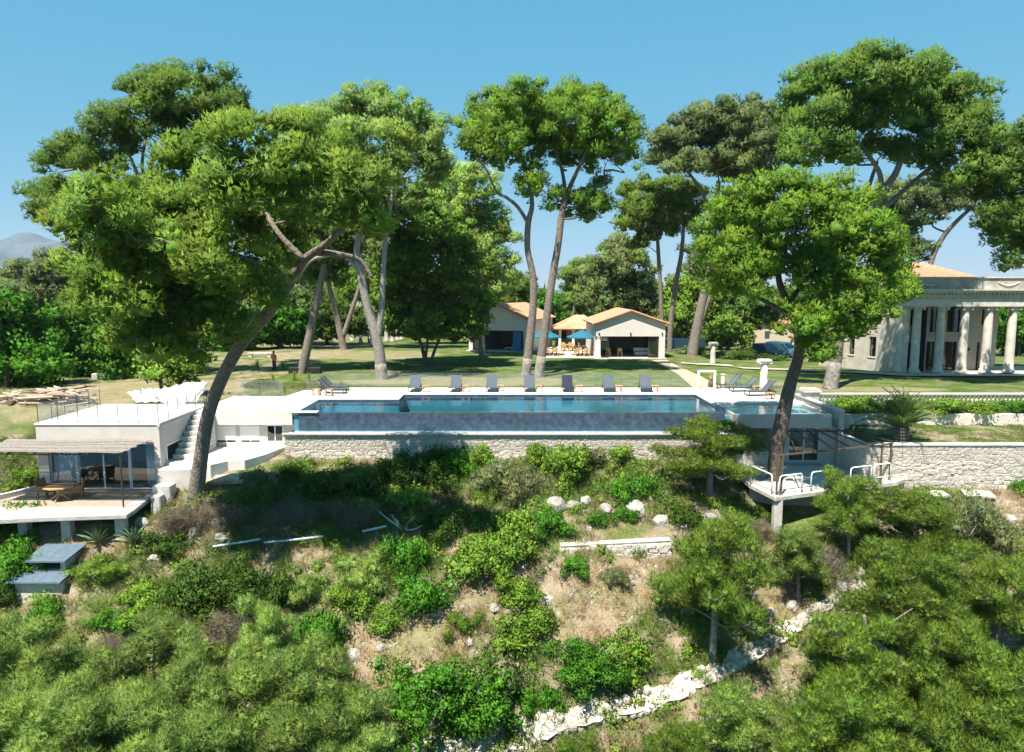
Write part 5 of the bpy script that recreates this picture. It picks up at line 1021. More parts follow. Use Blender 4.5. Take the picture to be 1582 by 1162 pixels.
def big_tree(name, label, cat, Y, trunk, pads, mat, limbs=(), bmat=None, seed=1, depth=2.5, sub_r=.62, n_tuft=110, L=.30, W=.085, fill=1.0, group=None, leaf=False, base_z=None, twig=.5, blades=3, extra=None, zmin=-.3, spread=.55, lean=0.0, pale=0.0):
    """trunk: list of (u,v,radius px); pads: (u,v,ru,rv[,dy]); limbs: lists of (u,v,radius px[,dy])"""
    rr = np.random.default_rng(seed); b0 = P(trunk[0][0], trunk[0][1], Y); zb = float(T(b0.x, b0.y)) if base_z is None else base_z
    root = thing(name, label, cat, (b0.x, b0.y, zb), 0, group); tb = MB(); anchors = []
    nT = len(trunk); pts = [P(u, v, Y + lean * (i / (nT - 1)) ** 1.3) for i, (u, v, r) in enumerate(trunk)]; rad = [r * .6 / PXM(Y, p.z) for (u, v, r), p in zip(trunk, pts)]
    if pts[0].z > zb - .2: pts = [Vector((pts[0].x, pts[0].y, zb - .3))] + pts; rad = [rad[0] * 1.25] + rad
    sp_, sr_ = smooth_path(pts, rad, 5); tb.tube(sp_, sr_, 12); anchors += sp_[len(sp_) // 2:]
    for lb in limbs:
        pp = []; 
        for i, q in enumerate(lb): dy = q[3] if len(q) > 3 else 0; pp.append(P(q[0], q[1], Y + dy + lean * (.75 if i == 0 else .9)))
        lp2, lr2 = smooth_path(pp, [q[2] * .6 / PXM(Y, 3) for q in lb], 4); tb.tube(lp2, lr2, 8); anchors += lp2[2:]
    p3 = []
    for p in pads:
        dy = p[4] if len(p) > 4 else rr.uniform(-1, 1) * depth; p3.append(pad3(p, Y, dy + lean))
    for (x, y, z, rx, ry, rz) in p3:          # one limb to every pad from the nearest lower anchor
        A = np.array([tuple(a) for a in anchors]); tgt = np.array((x, y, z - rz * .2)); dd = np.linalg.norm(A - tgt, axis=1) + np.maximum(0, A[:, 2] - tgt[2] + .5) * 1.5; k = int(np.argmin(dd))
        Ld = np.linalg.norm(A[k] - tgt)
        if Ld > .6: anchors += limb(tb, A[k], tgt, min(.12, .04 + .016 * Ld), .022, rr, .06, 6)[4:]
    subs = subs_from_pads(p3, rr, sub_r * (1.0 if leaf else 1.18), fill * (1.15 if Y < 45 else 1.0)); add_twigs(tb, anchors, subs, rr, twig)
    tb.build('trunk', bmat or bark, root, True, True)
    if pale:
        q_ = [(a_, r_) for a_, r_ in zip(sp_, sr_) if a_.z < zb + pale]; pb = MB(); pb.tube([a_ for a_, r_ in q_], [r_ + .012 for a_, r_ in q_], 12); pb.build('pale_lower_bark', M('pale_lower_bark', (.245, .225, .205), .95, .45, 4, .8, 9), root, True, True)
    off = np.array((b0.x, b0.y, zb, 0)); cr = mesh_obj('crown', foliage_mesh('crown', subs - off, mat, n_tuft * .74, L * (1 if leaf else .78), W * (1.05 if leaf else .88), blades, seed=seed, leaf=leaf, zmin=zmin, spread=spread), root)
    return root
def Yb(u, v): return G(u, v).y
# --- front left leaning pine
big_tree('leaning_pine', 'big pine with thick leaning trunk in front of the beach house deck', 'tree', 36.2,
    [(302, 772, 21), (310, 710, 17.5), (322, 640, 16), (345, 580, 15), (375, 528, 15), (415, 482, 14), (447, 438, 12), (470, 402, 10), (500, 380, 8), (530, 352, 6)],
    [(150, 318, 62, 36), (225, 305, 66, 38), (310, 268, 55, 42), (385, 232, 55, 38), (450, 222, 60, 40), (505, 250, 55, 40), (560, 285, 40, 40), (400, 290, 80, 46), (480, 310, 75, 46), (320, 335, 85, 45), (215, 360, 75, 42), (150, 395, 50, 40), (250, 420, 75, 45), (330, 410, 70, 45), (170, 460, 55, 42), (270, 480, 70, 38), (380, 425, 55, 38), (215, 520, 50, 30), (320, 490, 55, 35), (270, 535, 45, 22), (410, 380, 55, 35), (540, 330, 45, 32), (110, 350, 35, 25), (360, 520, 30, 20), (420, 455, 25, 20)],
    pine, limbs=[[(447, 438, 9), (400, 410, 7), (350, 390, 5, -1), (290, 380, 4, -2)], [(470, 402, 8), (430, 360, 6, 1), (400, 310, 5, 2)], [(490, 390, 8), (520, 393, 7, .5), (556, 402, 5, 1), (575, 430, 3, 1)]], seed=11, depth=3.2, lean=-6.5, sub_r=.56, n_tuft=112, L=.3, W=.08)
# --- back left tall pine
big_tree('umbrella_pine', 'tall umbrella pine rising at the back left with bare forked limbs', 'tree', 57,
    [(262, 600, 12), (262, 480, 11), (250, 380, 10), (238, 310, 9), (232, 270, 7), (240, 225, 5)],
    [(305, 150, 68, 34), (255, 128, 35, 22), (350, 185, 32, 40), (225, 178, 55, 30), (165, 208, 50, 26), (115, 240, 42, 20), (300, 195, 50, 30), (150, 250, 40, 16), (80, 262, 20, 10), (75, 305, 42, 20), (60, 330, 24, 14), (120, 290, 38, 16), (205, 140, 22, 18), (280, 225, 30, 18)],
    pine_d, limbs=[[(238, 310, 6), (215, 275, 5), (200, 240, 3, -1), (180, 215, 2, -1)], [(250, 340, 6), (285, 280, 6, 1), (290, 230, 4, 1), (320, 190, 3, 1)], [(236, 300, 5), (220, 260, 4, 1), (225, 215, 3, 1)], [(215, 275, 4), (190, 270, 3, -1), (160, 255, 2, -1)]], seed=12, depth=3.4, sub_r=.72, n_tuft=86, L=.35, W=.112)
# --- centre left back pines
big_tree('stone_pine', 'tall pine with grey forked trunk behind the left end of the pool', 'tree', Yb(590, 586),
    [(590, 586, 15), (586, 545, 14), (580, 515, 13), (567, 470, 11), (557, 420, 10), (552, 380, 8), (570, 320, 7), (590, 270, 6)],
    [(545, 172, 45, 24), (600, 178, 60, 30), (648, 205, 36, 32), (505, 205, 45, 30), (575, 225, 70, 34), (645, 245, 44, 30), (520, 250, 45, 30), (600, 265, 40, 24), (665, 275, 28, 22), (610, 320, 44, 26), (560, 345, 40, 24)],
    pine_f, limbs=[[(584, 525, 9), (590, 470, 8), (592, 420, 7), (598, 350, 6), (610, 280, 4)], [(557, 420, 6), (530, 395, 5), (500, 396, 5), (478, 405, 4), (460, 430, 3)]], bmat=M('grey_bark', (.24, .22, .2), .95, .35, 6, .7, 10), seed=13, pale=1.3, depth=3.5, sub_r=.7, n_tuft=86, L=.35, W=.112)
big_tree('slanting_pine', 'dark pine with slanting trunk behind the black planter boxes', 'tree', Yb(466, 577),
    [(466, 577, 12), (476, 530, 11), (486, 480, 10), (494, 445, 9), (500, 400, 7), (490, 350, 6)],
    [(505, 420, 34, 24), (480, 385, 30, 20), (530, 395, 24, 18), (470, 335, 45, 30), (520, 350, 45, 30)], pine_d, seed=14, depth=2.4, sub_r=.7, n_tuft=86, L=.35, W=.112)
big_tree('forked_pine', 'pine with trunk forking into a V on the far lawn left', 'tree', Yb(531, 540),
    [(531, 540, 10), (526, 515, 9), (518, 480, 7), (508, 440, 6), (500, 400, 5)],
    [(500, 395, 45, 30), (555, 375, 50, 34), (600, 400, 36, 28), (450, 400, 40, 30), (640, 395, 40, 30)], pine_g, limbs=[[(530, 520, 7), (540, 490, 6), (556, 440, 5), (562, 400, 4)]], seed=15, depth=2.4, sub_r=.8, n_tuft=85, L=.38, W=.12)
# --- broad leafy tree
big_tree('leafy_tree', 'round dense green tree with several thin stems on the lawn behind the pool', 'tree', Yb(660, 564),
    [(658, 564, 6), (653, 540, 5), (645, 515, 4), (640, 480, 4)],
    [(640, 350, 48, 32), (690, 365, 40, 32), (605, 335, 36, 30), (615, 400, 42, 36), (670, 410, 52, 38), (720, 415, 30, 34), (640, 460, 46, 34), (700, 465, 46, 36), (735, 480, 26, 28), (605, 460, 32, 30), (670, 505, 44, 22), (625, 505, 30, 20), (715, 510, 30, 20), (650, 310, 28, 20)],
    leaf_t, limbs=[[(664, 564, 5), (672, 540, 4), (682, 515, 3.5), (690, 480, 3)], [(657, 560, 4), (660, 530, 3.5), (662, 500, 3)]], bmat=barkd, seed=16, depth=3.0, sub_r=.66, n_tuft=58, L=.27, W=.09, leaf=True, blades=2)
big_tree('feathery_pine', 'feathery pale pine between the leafy tree and the twin pines', 'tree', 76,
    [(745, 552, 9), (742, 480, 8), (735, 400, 7), (725, 340, 6), (715, 300, 5)],
    [(700, 285, 44, 28), (735, 295, 30, 34), (755, 345, 32, 28), (770, 385, 30, 28), (740, 410, 34, 30), (760, 440, 34, 24), (690, 320, 36, 26), (715, 350, 40, 30), (680, 255, 20, 16)], pine_f, seed=17, depth=2.6, sub_r=.75, n_tuft=80, L=.37, W=.125)
# --- twin pines
yt = Yb(822, 581)
big_tree('twin_pine', 'left stem of the tall twin pines behind the pool', 'tree', yt,
    [(812, 582, 13), (818, 530, 11), (824, 470, 10), (823, 425, 9), (815, 385, 8), (816, 345, 8), (822, 315, 6), (815, 270, 5), (800, 230, 4)],
    [(735, 205, 28, 26), (765, 175, 40, 26), (800, 155, 40, 20), (770, 215, 44, 26), (810, 200, 45, 26), (745, 240, 30, 18), (800, 240, 40, 22), (722, 225, 18, 14), (815, 275, 24, 18), (818, 295, 20, 14)],
    pine_b, limbs=[[(816, 345, 5), (800, 320, 4.5), (782, 305, 4), (768, 298, 3), (755, 270, 2, -1)]], seed=18, pale=1.9, depth=3.2, sub_r=.62, n_tuft=108, L=.28, W=.09)
big_tree('twin_pine', 'right stem of the tall twin pines behind the pool', 'tree', yt - .4,
    [(832, 584, 14), (838, 540, 11.5), (846, 480, 10), (854, 425, 10), (862, 380, 9), (868, 330, 9), (876, 300, 7), (890, 268, 5), (905, 235, 4)],
    [(850, 158, 45, 20), (895, 155, 42, 20), (935, 175, 34, 24), (960, 205, 28, 24), (880, 190, 55, 28), (925, 205, 42, 26), (850, 215, 40, 24), (895, 225, 48, 24), (945, 235, 28, 18), (972, 245, 16, 18), (890, 250, 30, 14), (905, 305, 24, 18), (925, 322, 20, 16), (862, 312, 26, 14), (895, 325, 22, 14), (925, 280, 18, 10)],
    pine_b, limbs=[[(868, 330, 6), (872, 290, 5, 1), (866, 255, 4, 1), (855, 225, 3, 1)], [(876, 300, 4), (905, 290, 3), (930, 285, 2)]], seed=19, pale=1.7, depth=3.2, sub_r=.62, n_tuft=108, L=.28, W=.09)
# --- right centre back pines
big_tree('umbrella_pine', 'grey green umbrella pine behind the right pavilion, upper crown', 'tree', 78,
    [(1066, 572, 15), (1074, 520, 13), (1084, 470, 11), (1098, 410, 9), (1105, 340, 8), (1110, 280, 6)],
    [(1035, 222, 32, 22), (1080, 198, 42, 26), (1130, 185, 42, 26), (1178, 190, 40, 28), (1100, 232, 60, 28), (1165, 235, 48, 30), (1050, 255, 38, 18), (1140, 265, 50, 20), (1010, 240, 14, 14), (1205, 230, 28, 26)], pine_g, limbs=[[(1076, 515, 8), (1092, 470, 7), (1108, 430, 5)], [(1105, 340, 5), (1080, 290, 4), (1060, 262, 3)]], seed=20, depth=3.4, sub_r=.8, n_tuft=80, L=.4, W=.135)
big_tree('slender_pine', 'slender double-stemmed pine just right of the gabled pavilion', 'tree', 84,
    [(1034, 556, 7), (1036, 500, 6.5), (1044, 440, 6), (1053, 390, 5.5), (1056, 350, 4)],
    [(995, 305, 40, 24), (1040, 300, 36, 24), (1075, 320, 26, 22), (975, 340, 26, 18), (1015, 345, 36, 22), (1050, 352, 26, 16), (1000, 375, 22, 12), (1030, 325, 34, 20)], pine, limbs=[[(1020, 556, 6), (1022, 500, 5.5), (1020, 440, 5), (1017, 390, 5), (1015, 350, 3)]], seed=21, depth=2.6, sub_r=.72, n_tuft=84, L=.37, W=.125)
# --- front right pine
big_tree('spreading_pine', 'big spreading pine with dark trunk crossing the right end of the pool', 'tree', 37.0,
    [(1196, 770, 20), (1199, 700, 18), (1210, 640, 18), (1222, 590, 15), (1234, 548, 13), (1232, 510, 11), (1218, 470, 9), (1205, 440, 8), (1200, 400, 6)],
    [(1150, 318, 52, 28), (1210, 296, 50, 24), (1265, 300, 48, 26), (1315, 325, 44, 30), (1350, 365, 38, 32), (1375, 405, 32, 34), (1105, 345, 36, 28), (1170, 355, 56, 32), (1235, 345, 56, 32), (1295, 375, 52, 36), (1340, 420, 44, 36), (1130, 395, 48, 28), (1195, 405, 56, 34), (1260, 425, 54, 34), (1315, 465, 44, 34), (1385, 448, 24, 24), (1360, 470, 28, 24), (1245, 490, 44, 28), (1290, 510, 40, 24), (1100, 385, 26, 20), (1130, 440, 38, 20), (1252, 528, 30, 15), (1278, 545, 26, 13), (1345, 490, 26, 18)],
    pine_b, limbs=[[(1225, 490, 7), (1190, 470, 5, 1), (1150, 450, 4, 2)], [(1234, 520, 7), (1262, 480, 5, -1), (1300, 440, 4, -1)], [(1218, 470, 7), (1245, 430, 5, 1), (1270, 390, 4, 1)]], bmat=barkd, seed=22, depth=3.2, lean=-1.2, sub_r=.55, n_tuft=114, L=.25, W=.08)
# --- big right pine
big_tree('umbrella_pine', 'largest umbrella pine on the lawn left of the columned villa', 'tree', Yb(1284, 600),
    [(1282, 602, 19), (1290, 560, 16), (1298, 500, 14), (1310, 420, 13), (1335, 350, 11), (1362, 300, 10), (1385, 265, 8), (1400, 220, 6)],
    [(1250, 145, 40, 30), (1300, 125, 46, 28), (1355, 112, 50, 26), (1410, 112, 50, 26), (1460, 125, 44, 28), (1500, 160, 34, 32), (1525, 205, 30, 32), (1535, 250, 26, 26), (1445, 175, 60, 34), (1380, 170, 60, 34), (1315, 180, 52, 32), (1260, 195, 44, 30), (1235, 235, 28, 22), (1480, 225, 52, 30), (1505, 275, 40, 22), (1295, 235, 36, 22), (1420, 230, 44, 22), (1225, 180, 20, 18), (1360, 225, 34, 16), (1470, 290, 30, 16)],
    pine_d, limbs=[[(1362, 300, 7), (1358, 265, 6), (1330, 225, 4, -1)], [(1340, 345, 7), (1390, 300, 6, 1), (1430, 265, 5, 1), (1470, 235, 3, 1)], [(1310, 420, 7), (1330, 330, 6, 2), (1355, 250, 4, 2)]], seed=23, pale=1.9, depth=3.8, sub_r=.72, n_tuft=98, L=.34, W=.11)
big_tree('leaning_far_pine', 'slim pine leaning right above the villa roof', 'tree', 84,
    [(1420, 560, 8), (1428, 460, 7), (1440, 400, 6.5), (1458, 365, 6), (1480, 340, 5), (1500, 322, 4)],
    [(1395, 300, 44, 18), (1450, 305, 40, 18), (1420, 335, 44, 20), (1490, 315, 26, 14), (1400, 370, 22, 16), (1420, 392, 22, 14), (1375, 330, 24, 16)], pine_g, seed=24, depth=2.6, sub_r=.75, n_tuft=95, L=.36, W=.11)
big_tree('edge_pine', 'dark pine cut off by the right edge of the picture above the villa', 'tree', 52,
    [(1660, 600, 14), (1655, 480, 12), (1640, 380, 10), (1610, 310, 7)],
    [(1560, 250, 30, 24), (1585, 225, 34, 26), (1550, 300, 36, 24), (1590, 290, 40, 30), (1535, 340, 24, 20), (1575, 340, 40, 26), (1560, 380, 30, 18), (1600, 375, 40, 24), (1525, 370, 16, 10), (1560, 405, 14, 8)], pine_d, seed=25, depth=2.6, sub_r=.66, n_tuft=115, L=.32, W=.095)
# --- far trees behind the pavilions and hedges
far_specs = [
  ('grey_conifer', 'dry greyish conifer behind the parasols', 104, [(960, 530, 6), (960, 400, 4), (958, 370, 2)], [(958, 385, 22, 20), (945, 410, 34, 22), (975, 415, 34, 24), (930, 440, 36, 24), (985, 450, 36, 24), (955, 460, 44, 28), (925, 475, 30, 20), (990, 485, 28, 20)], pine_g, .95),
  ('far_pine', 'small far umbrella pine in the sky gap above the hipped pavilion', 125, [(880, 520, 3), (888, 470, 2.6), (896, 440, 2)], [(885, 425, 22, 14), (908, 420, 26, 14), (925, 432, 18, 12), (895, 445, 22, 10)], pine, .9),
  ('far_pine', 'far round pine right behind the twin pine trunks', 110, [(845, 530, 5), (846, 480, 4), (848, 450, 3)], [(850, 475, 18, 18), (845, 500, 22, 20), (862, 510, 18, 14), (835, 470, 14, 14)], leaf_b, .8),
  ('far_pine', 'far pine crown left of the twin pine trunks', 112, [(795, 530, 6), (796, 470, 5), (798, 430, 4)], [(800, 445, 24, 18), (780, 440, 26, 20), (765, 465, 26, 18), (800, 470, 20, 16), (740, 455, 24, 20)], pine, .9),
  ('green_tree', 'bright green broadleaf tree behind the slender pine', 100, [(1055, 540, 6), (1056, 500, 5), (1058, 470, 3)], [(1050, 455, 26, 22), (1070, 470, 26, 22), (1040, 490, 24, 20), (1065, 505, 26, 18), (1100, 480, 22, 22)], leaf_y, .85),
  ('far_shrub_tree', 'bushy green tree behind the grey lawn column', 96, [(1125, 545, 5), (1126, 520, 4), (1127, 500, 3)], [(1120, 510, 24, 16), (1140, 520, 22, 16), (1110, 525, 20, 12)], leaf_y, .75),
  ('far_pine', 'shaded far pine over the parked pickup', 98, [(1148, 556, 8), (1150, 500, 6), (1152, 460, 5), (1150, 430, 4)], [(1130, 455, 30, 18), (1165, 450, 34, 20), (1185, 475, 30, 20), (1175, 500, 26, 14), (1145, 480, 26, 14)], pine_d, .85),
  ('far_pine', 'far grey pine filling the gap behind the spreading pine', 112, [(1088, 540, 5), (1088, 460, 4), (1086, 420, 3)], [(1080, 395, 26, 18), (1095, 420, 30, 20), (1075, 435, 24, 18), (1110, 445, 24, 18)], pine_g, .9),
  ('bare_conifer', 'thin bare conifer in front of the distant mountain', 92, [(28, 520, 4), (28, 440, 3), (28, 398, 1.5)], [(28, 405, 10, 8), (25, 425, 16, 9), (32, 445, 20, 10), (22, 465, 22, 10)], pine_g, .8),
  ('bare_conifer', 'pale thin conifer right of the bare one on the left', 88, [(82, 540, 4), (83, 460, 3), (84, 405, 1.5)], [(80, 405, 24, 10), (70, 425, 26, 12), (95, 420, 22, 12), (85, 450, 30, 14), (60, 455, 22, 14), (105, 460, 22, 14), (85, 480, 30, 12)], pine_g, .85),
  ('far_pine', 'far pine behind the colonnade columns', 122, [(580, 530, 5), (582, 470, 4), (585, 430, 3)], [(575, 430, 30, 20), (605, 445, 30, 20), (620, 475, 26, 18), (585, 465, 26, 16), (550, 450, 26, 18)], leaf_y, .95),
  ('far_pine', 'far grey pine left of the slanting trunk', 100, [(415, 540, 6), (420, 480, 5), (425, 440, 4)], [(410, 440, 30, 22), (440, 430, 30, 22), (425, 465, 34, 18), (385, 470, 26, 18), (455, 465, 24, 18)], pine_g, .9),
]
for i, (nm, lb, Y, tr, pads, mt, sr) in enumerate(far_specs):
    big_tree(nm, lb, 'tree', Y, tr, pads, mt, seed=60 + i, depth=1.6, sub_r=sr, n_tuft=38, L=.62 if mt not in (leaf_b, leaf_y) else .38, W=.2 if mt not in (leaf_b, leaf_y) else .14, group='far background trees', leaf=mt in (leaf_b, leaf_y), blades=2 if mt in (leaf_b, leaf_y) else 3)
# --- left broadleaf trees
left_specs = [
  ('large bright leafy tree at the left picture edge', 52, [(10, 612, 8), (12, 560, 7), (15, 520, 5)], [(5, 475, 34, 24), (35, 500, 34, 28), (-15, 520, 40, 34), (25, 545, 40, 32), (60, 520, 30, 28), (70, 560, 30, 26), (0, 590, 40, 24), (45, 590, 36, 20)], leaf_b),
  ('dark leafy tree behind the log pile', 58, [(120, 600, 7), (122, 550, 6), (124, 520, 5)], [(100, 500, 34, 24), (140, 505, 34, 24), (115, 540, 40, 30), (165, 535, 34, 30), (90, 570, 36, 28), (140, 575, 40, 26), (185, 565, 30, 28)], leaf_b),
  ('shaded leafy tree behind the slatted screen', 62, [(230, 596, 7), (232, 560, 6), (233, 530, 5)], [(215, 520, 36, 24), (260, 525, 36, 26), (235, 555, 40, 24), (285, 550, 30, 26), (195, 550, 26, 26)], leaf_d),
  ('bright shrub tree on the far side of the lawn behind the leaning trunk', 86, [(350, 552, 5), (351, 530, 4), (352, 510, 3)], [(345, 500, 36, 22), (380, 505, 30, 20), (320, 510, 30, 22), (355, 525, 36, 14)], leaf_b),
  ('dense green shrub tree left of the slanting pine trunk', 90, [(430, 545, 5), (432, 520, 4), (433, 500, 3)], [(425, 500, 34, 20), (460, 505, 30, 18), (440, 520, 36, 14), (400, 515, 26, 16)], leaf_b),
  ('dark shrub tree between slanting and forked pines', 98, [(505, 535, 5), (505, 515, 4), (505, 500, 3)], [(500, 490, 34, 22), (530, 495, 26, 20), (490, 512, 34, 14), (545, 505, 22, 14)], leaf_d),
  ('pale leafy shrub tree beside the roof terrace tarpaulin', 47.5, [(250, 604, 5), (247, 585, 4.5), (240, 560, 4)], [(245, 560, 28, 18), (225, 572, 20, 14), (272, 568, 26, 20), (255, 582, 24, 12), (290, 560, 22, 16), (280, 590, 18, 10)], leaf_y),
  ('dark evergreen tree behind the leafy tree and left pavilion', 100, [(700, 535, 6), (702, 500, 5), (704, 470, 4)], [(690, 440, 30, 22), (720, 445, 26, 22), (700, 480, 34, 24), (735, 490, 20, 20), (640, 450, 30, 24), (650, 490, 30, 20)], leaf_d),
  ('green tree beyond the villa colonnade at the right edge', 90, [(1573, 560, 5), (1574, 530, 4), (1574, 510, 3)], [(1570, 525, 26, 26), (1580, 550, 26, 20), (1560, 500, 20, 16)], leaf_b),
]
for i, (lb, Y, tr, pads, mt) in enumerate(left_specs):
    big_tree('leafy_tree', lb, 'tree', Y, tr, pads, mt, seed=90 + i, depth=1.8, sub_r=.66, n_tuft=46, L=.29 if Y < 70 else .4, W=.1 if Y < 70 else .15, group='background leafy trees', leaf=True, blades=2, zmin=-.7, bmat=barkd)
# far wood line closing the horizon
rw_ = np.random.default_rng(77); wsubs = []
for x in np.arange(-170, 190, 2.6):
    for k in range(6):
        yy = 135 + rw_.uniform(-8, 16); wsubs.append((x + rw_.normal(), yy, float(T(x, yy)) + rw_.uniform(.5, (11.0 if x < -14 else 5.5 if x < 16 else 8.5) + 1.4 * math.sin(x * .15)), rw_.uniform(1.5, 2.6)))
tag(mesh_obj('far_wood', foliage_mesh('far_wood', np.array(wsubs), pine_d, 4, 1.4, .7, 3, seed=5, core=.8)), 'dark distant wood line behind the park trees', 'wood', kind='stuff')
# ================================================================ young pines in the foreground
def young_pine(seed, h=7.0, R=2.6, mat=None, fine=1.0, open_=.35, upright=.9):
    r = np.random.default_rng(seed); tb = MB(); anchors = []; bend = r.normal(0, .5, 2)
    top = Vector((bend[0], bend[1], h * .93)); pts, rd = smooth_path([(0, 0, -.4), (bend[0] * .1, bend[1] * .3, h * .25), (bend[0] * .7, bend[1] * .6, h * .55), top], [.17, .13, .09, .03], 5); tb.tube(pts, rd, 9); anchors += pts[4:]
    pads = []; nl = 19
    for k in range(nl):
        f = open_ + (1 - open_) * (k + .5) / nl; a = pts[min(len(pts) - 1, int(f * (len(pts) - 1)))]; an = k * 2.4 + r.normal() * .3; reach = R * (1.06 - f * .62) * r.uniform(.6, 1.12)
        e = Vector((a.x + math.cos(an) * reach, a.y + math.sin(an) * reach, a.z + reach * r.uniform(.3, .85))); anchors += limb(tb, a, e, .06 * (1.3 - f), .018, r, .05, 5)[3:]
        pads.append((e.x, e.y, e.z, .62, .62, .72)); m = a.lerp(e, .6); pads.append((m.x, m.y, m.z + .25, .55, .55, .6))
    pads.append((top.x, top.y, top.z, .6, .6, .8))
    subs = subs_from_pads(pads, r, .34, .8); add_twigs(tb, anchors, subs, r, .7, .022)
    me = foliage_mesh('crown', subs, mat, int(290 * fine), .25, .022, 3, flat=1.2, up=upright, spread=.3, seed=seed, zmin=-.5, nsoft=.72, tonevar=.2, core=.3)
    to = tb.build('trunk', barkpale if seed % 2 else bark, None, smooth=True); return to.data, me, to
YP = []
for k, (sd, mt, R) in enumerate(((201, pine_f, 2.7), (202, pine_f, 3.0), (203, pine, 2.8), (204, pine_f, 2.4), (205, pine, 3.2))):
    t_me, c_me, to = young_pine(sd, 7.0, R, mt); YP.append((t_me, c_me)); bpy.data.objects.remove(to)
def put_pine(u, v, Y, var, label, wid=None, name='young_pine', rz=None):
    tp = P(u, v, Y); zb = float(T(tp.x, tp.y)); h = tp.z - zb; s = h / 7.3
    t = thing(name, label, 'tree', (tp.x, tp.y, zb), random.uniform(0, 6.28) if rz is None else rz, 'young pines on the slope')
    sx = s if wid is None else wid / PXM(Y, tp.z) / 2 / 2.9
    o = mesh_obj('trunk', YP[var][0], t); o2 = mesh_obj('crown', YP[var][1], t); t.scale = (sx, sx, s); return t
rp = [(1108, 800, 28.0, 2, 215, 'rounded young pine with forked trunk growing beside the pale footpath'),
      (1318, 742, 32.5, 4, 125, 'young pine right in front of the lower terrace hoop rails'),
      (1425, 765, 31.0, 2, 190, 'young pine below the broken slabs at the stone wall'),
      (1240, 815, 30.5, 0, 110, 'pale open pine below the terrace pillar'),
      (1405, 850, 28.0, 4, 215, 'broad young pine filling the middle of the right slope'),
      (1545, 870, 27.5, 2, 200, 'young pine at the right edge under the dry bank'),
      (1305, 955, 25.5, 4, 180, 'young pine directly right of the footpath bend'),
      (1460, 960, 25.0, 2, 200, 'young pine above the leaning bare trunk'),
      (1570, 1010, 24.0, 4, 220, 'young pine at the right edge, low in the picture'),
      (1180, 1085, 24.0, 0, 200, 'young pine with pale twisted limbs at the bottom right of the path'),
      (1340, 1065, 23.0, 4, 220, 'young pine at the bottom between the path and the right corner'),
      (1480, 1085, 22.0, 2, 220, 'young pine filling the bottom right corner'),
      (1040, 1122, 23.0, 2, 160, 'low green pine at the bottom below the path'),
      (905, 1150, 23.0, 4, 110, 'low dark green pine at the bottom centre below the fence posts')]
lp2 = [(398, 932, 26.0, 3, 130, 'tallest feathery pine shoot under the dark shrubs on the left slope'),
      (60, 958, 25.0, 0, 240, 'feathery pine at the left edge below the slate boxes'),
      (215, 985, 24.5, 1, 230, 'feathery pine right of the lower slate box'),
      (300, 1010, 24.0, 3, 190, 'feathery pine beside the single pale agave'),
      (480, 985, 25.0, 0, 200, 'feathery pine nearest the stony gully at centre left'),
      (120, 1040, 23.0, 1, 250, 'feathery pine in the second row near the left edge'),
      (390, 1035, 23.5, 0, 230, 'feathery pine in the second row below the tallest shoot'),
      (530, 1060, 23.5, 3, 190, 'feathery pine left of the big round bush'),
      (20, 1080, 22.0, 0, 230, 'feathery pine in the bottom left corner'),
      (240, 1080, 22.0, 1, 250, 'feathery pine at the bottom, third from the left corner'),
      (130, 1120, 21.5, 3, 220, 'feathery pine at the very bottom, second from the left corner'),
      (350, 1110, 21.5, 1, 240, 'feathery pine at the very bottom left of centre'),
      (460, 1110, 22.0, 0, 230, 'feathery pine at the bottom below the gully'),
      (575, 1135, 22.5, 3, 170, 'feathery pine at the bottom left of the footpath end')]
for (u, v, Y, var, wd, lb) in rp + lp2: put_pine(u, v, Y, var, lb, wd)
put_pine(1100, 652, 36.8, 2, 'small dense pine under the right end of the infinity wall', 200)
bt = thing('leaning_dead_tree', 'bare leaning trunk lying diagonally across the right slope', 'dead tree', G(1455, 1085)); p1 = P(1455, 1085, 24.2); p2 = P(1400, 1030, 24.8); p3 = P(1345, 985, 25.4); p4 = P(1335, 950, 25.6)
b = MB(); b.tube(*smooth_path([p1 - Vector((-.6, .2, .9)), p1, p2, p3, p4], [.16, .15, .12, .1, .06], 5), 9); b.build('trunk', bark, bt, True, True); b = MB(); b.tube(*smooth_path([p3, P(1380, 960, 25.3), P(1410, 940, 25.2)], [.06, .04, .02], 4), 6); b.build('limb', bark, bt, True, True)
# ================================================================ shrubs
def shrub_mesh(seed, mat, kind='leaf', dens=1.0, tall=.75, sub=.26, ls=1.0):
    r = np.random.default_rng(seed); pads = [(0, 0, .36, .55, .55, .4 * tall / .75)] + [(r.uniform(-.68, .68), r.uniform(-.68, .68), r.uniform(.12, .8) * tall, r.uniform(.18, .45), r.uniform(.18, .45), r.uniform(.16, .38)) for _ in range(11)]
    pads += [(r.uniform(-.95, .95), r.uniform(-.95, .95), r.uniform(.05, .35) * tall, .2, .2, .16) for _ in range(7)]; subs = subs_from_pads(pads, r, sub, 1.0); subs[:, 3] *= r.uniform(.6, 1.25, len(subs))
    if kind == 'leaf': return foliage_mesh('foliage', subs, mat, int(420 * dens), .085 * ls, .03 * ls, 2, flat=.95, up=.5, spread=.7, seed=seed, leaf=True, zmin=-.7, tonevar=.3, nsoft=.65, core=.35)
    if kind == 'needle': return foliage_mesh('foliage', subs, mat, int(420 * dens), .13, .016, 4, flat=1, up=.8, spread=.45, seed=seed, zmin=-.7)
    return foliage_mesh('foliage', subs, mat, int(300 * dens), .22, .008, 4, flat=1, up=.5, spread=.8, seed=seed, zmin=-.8, core=0)
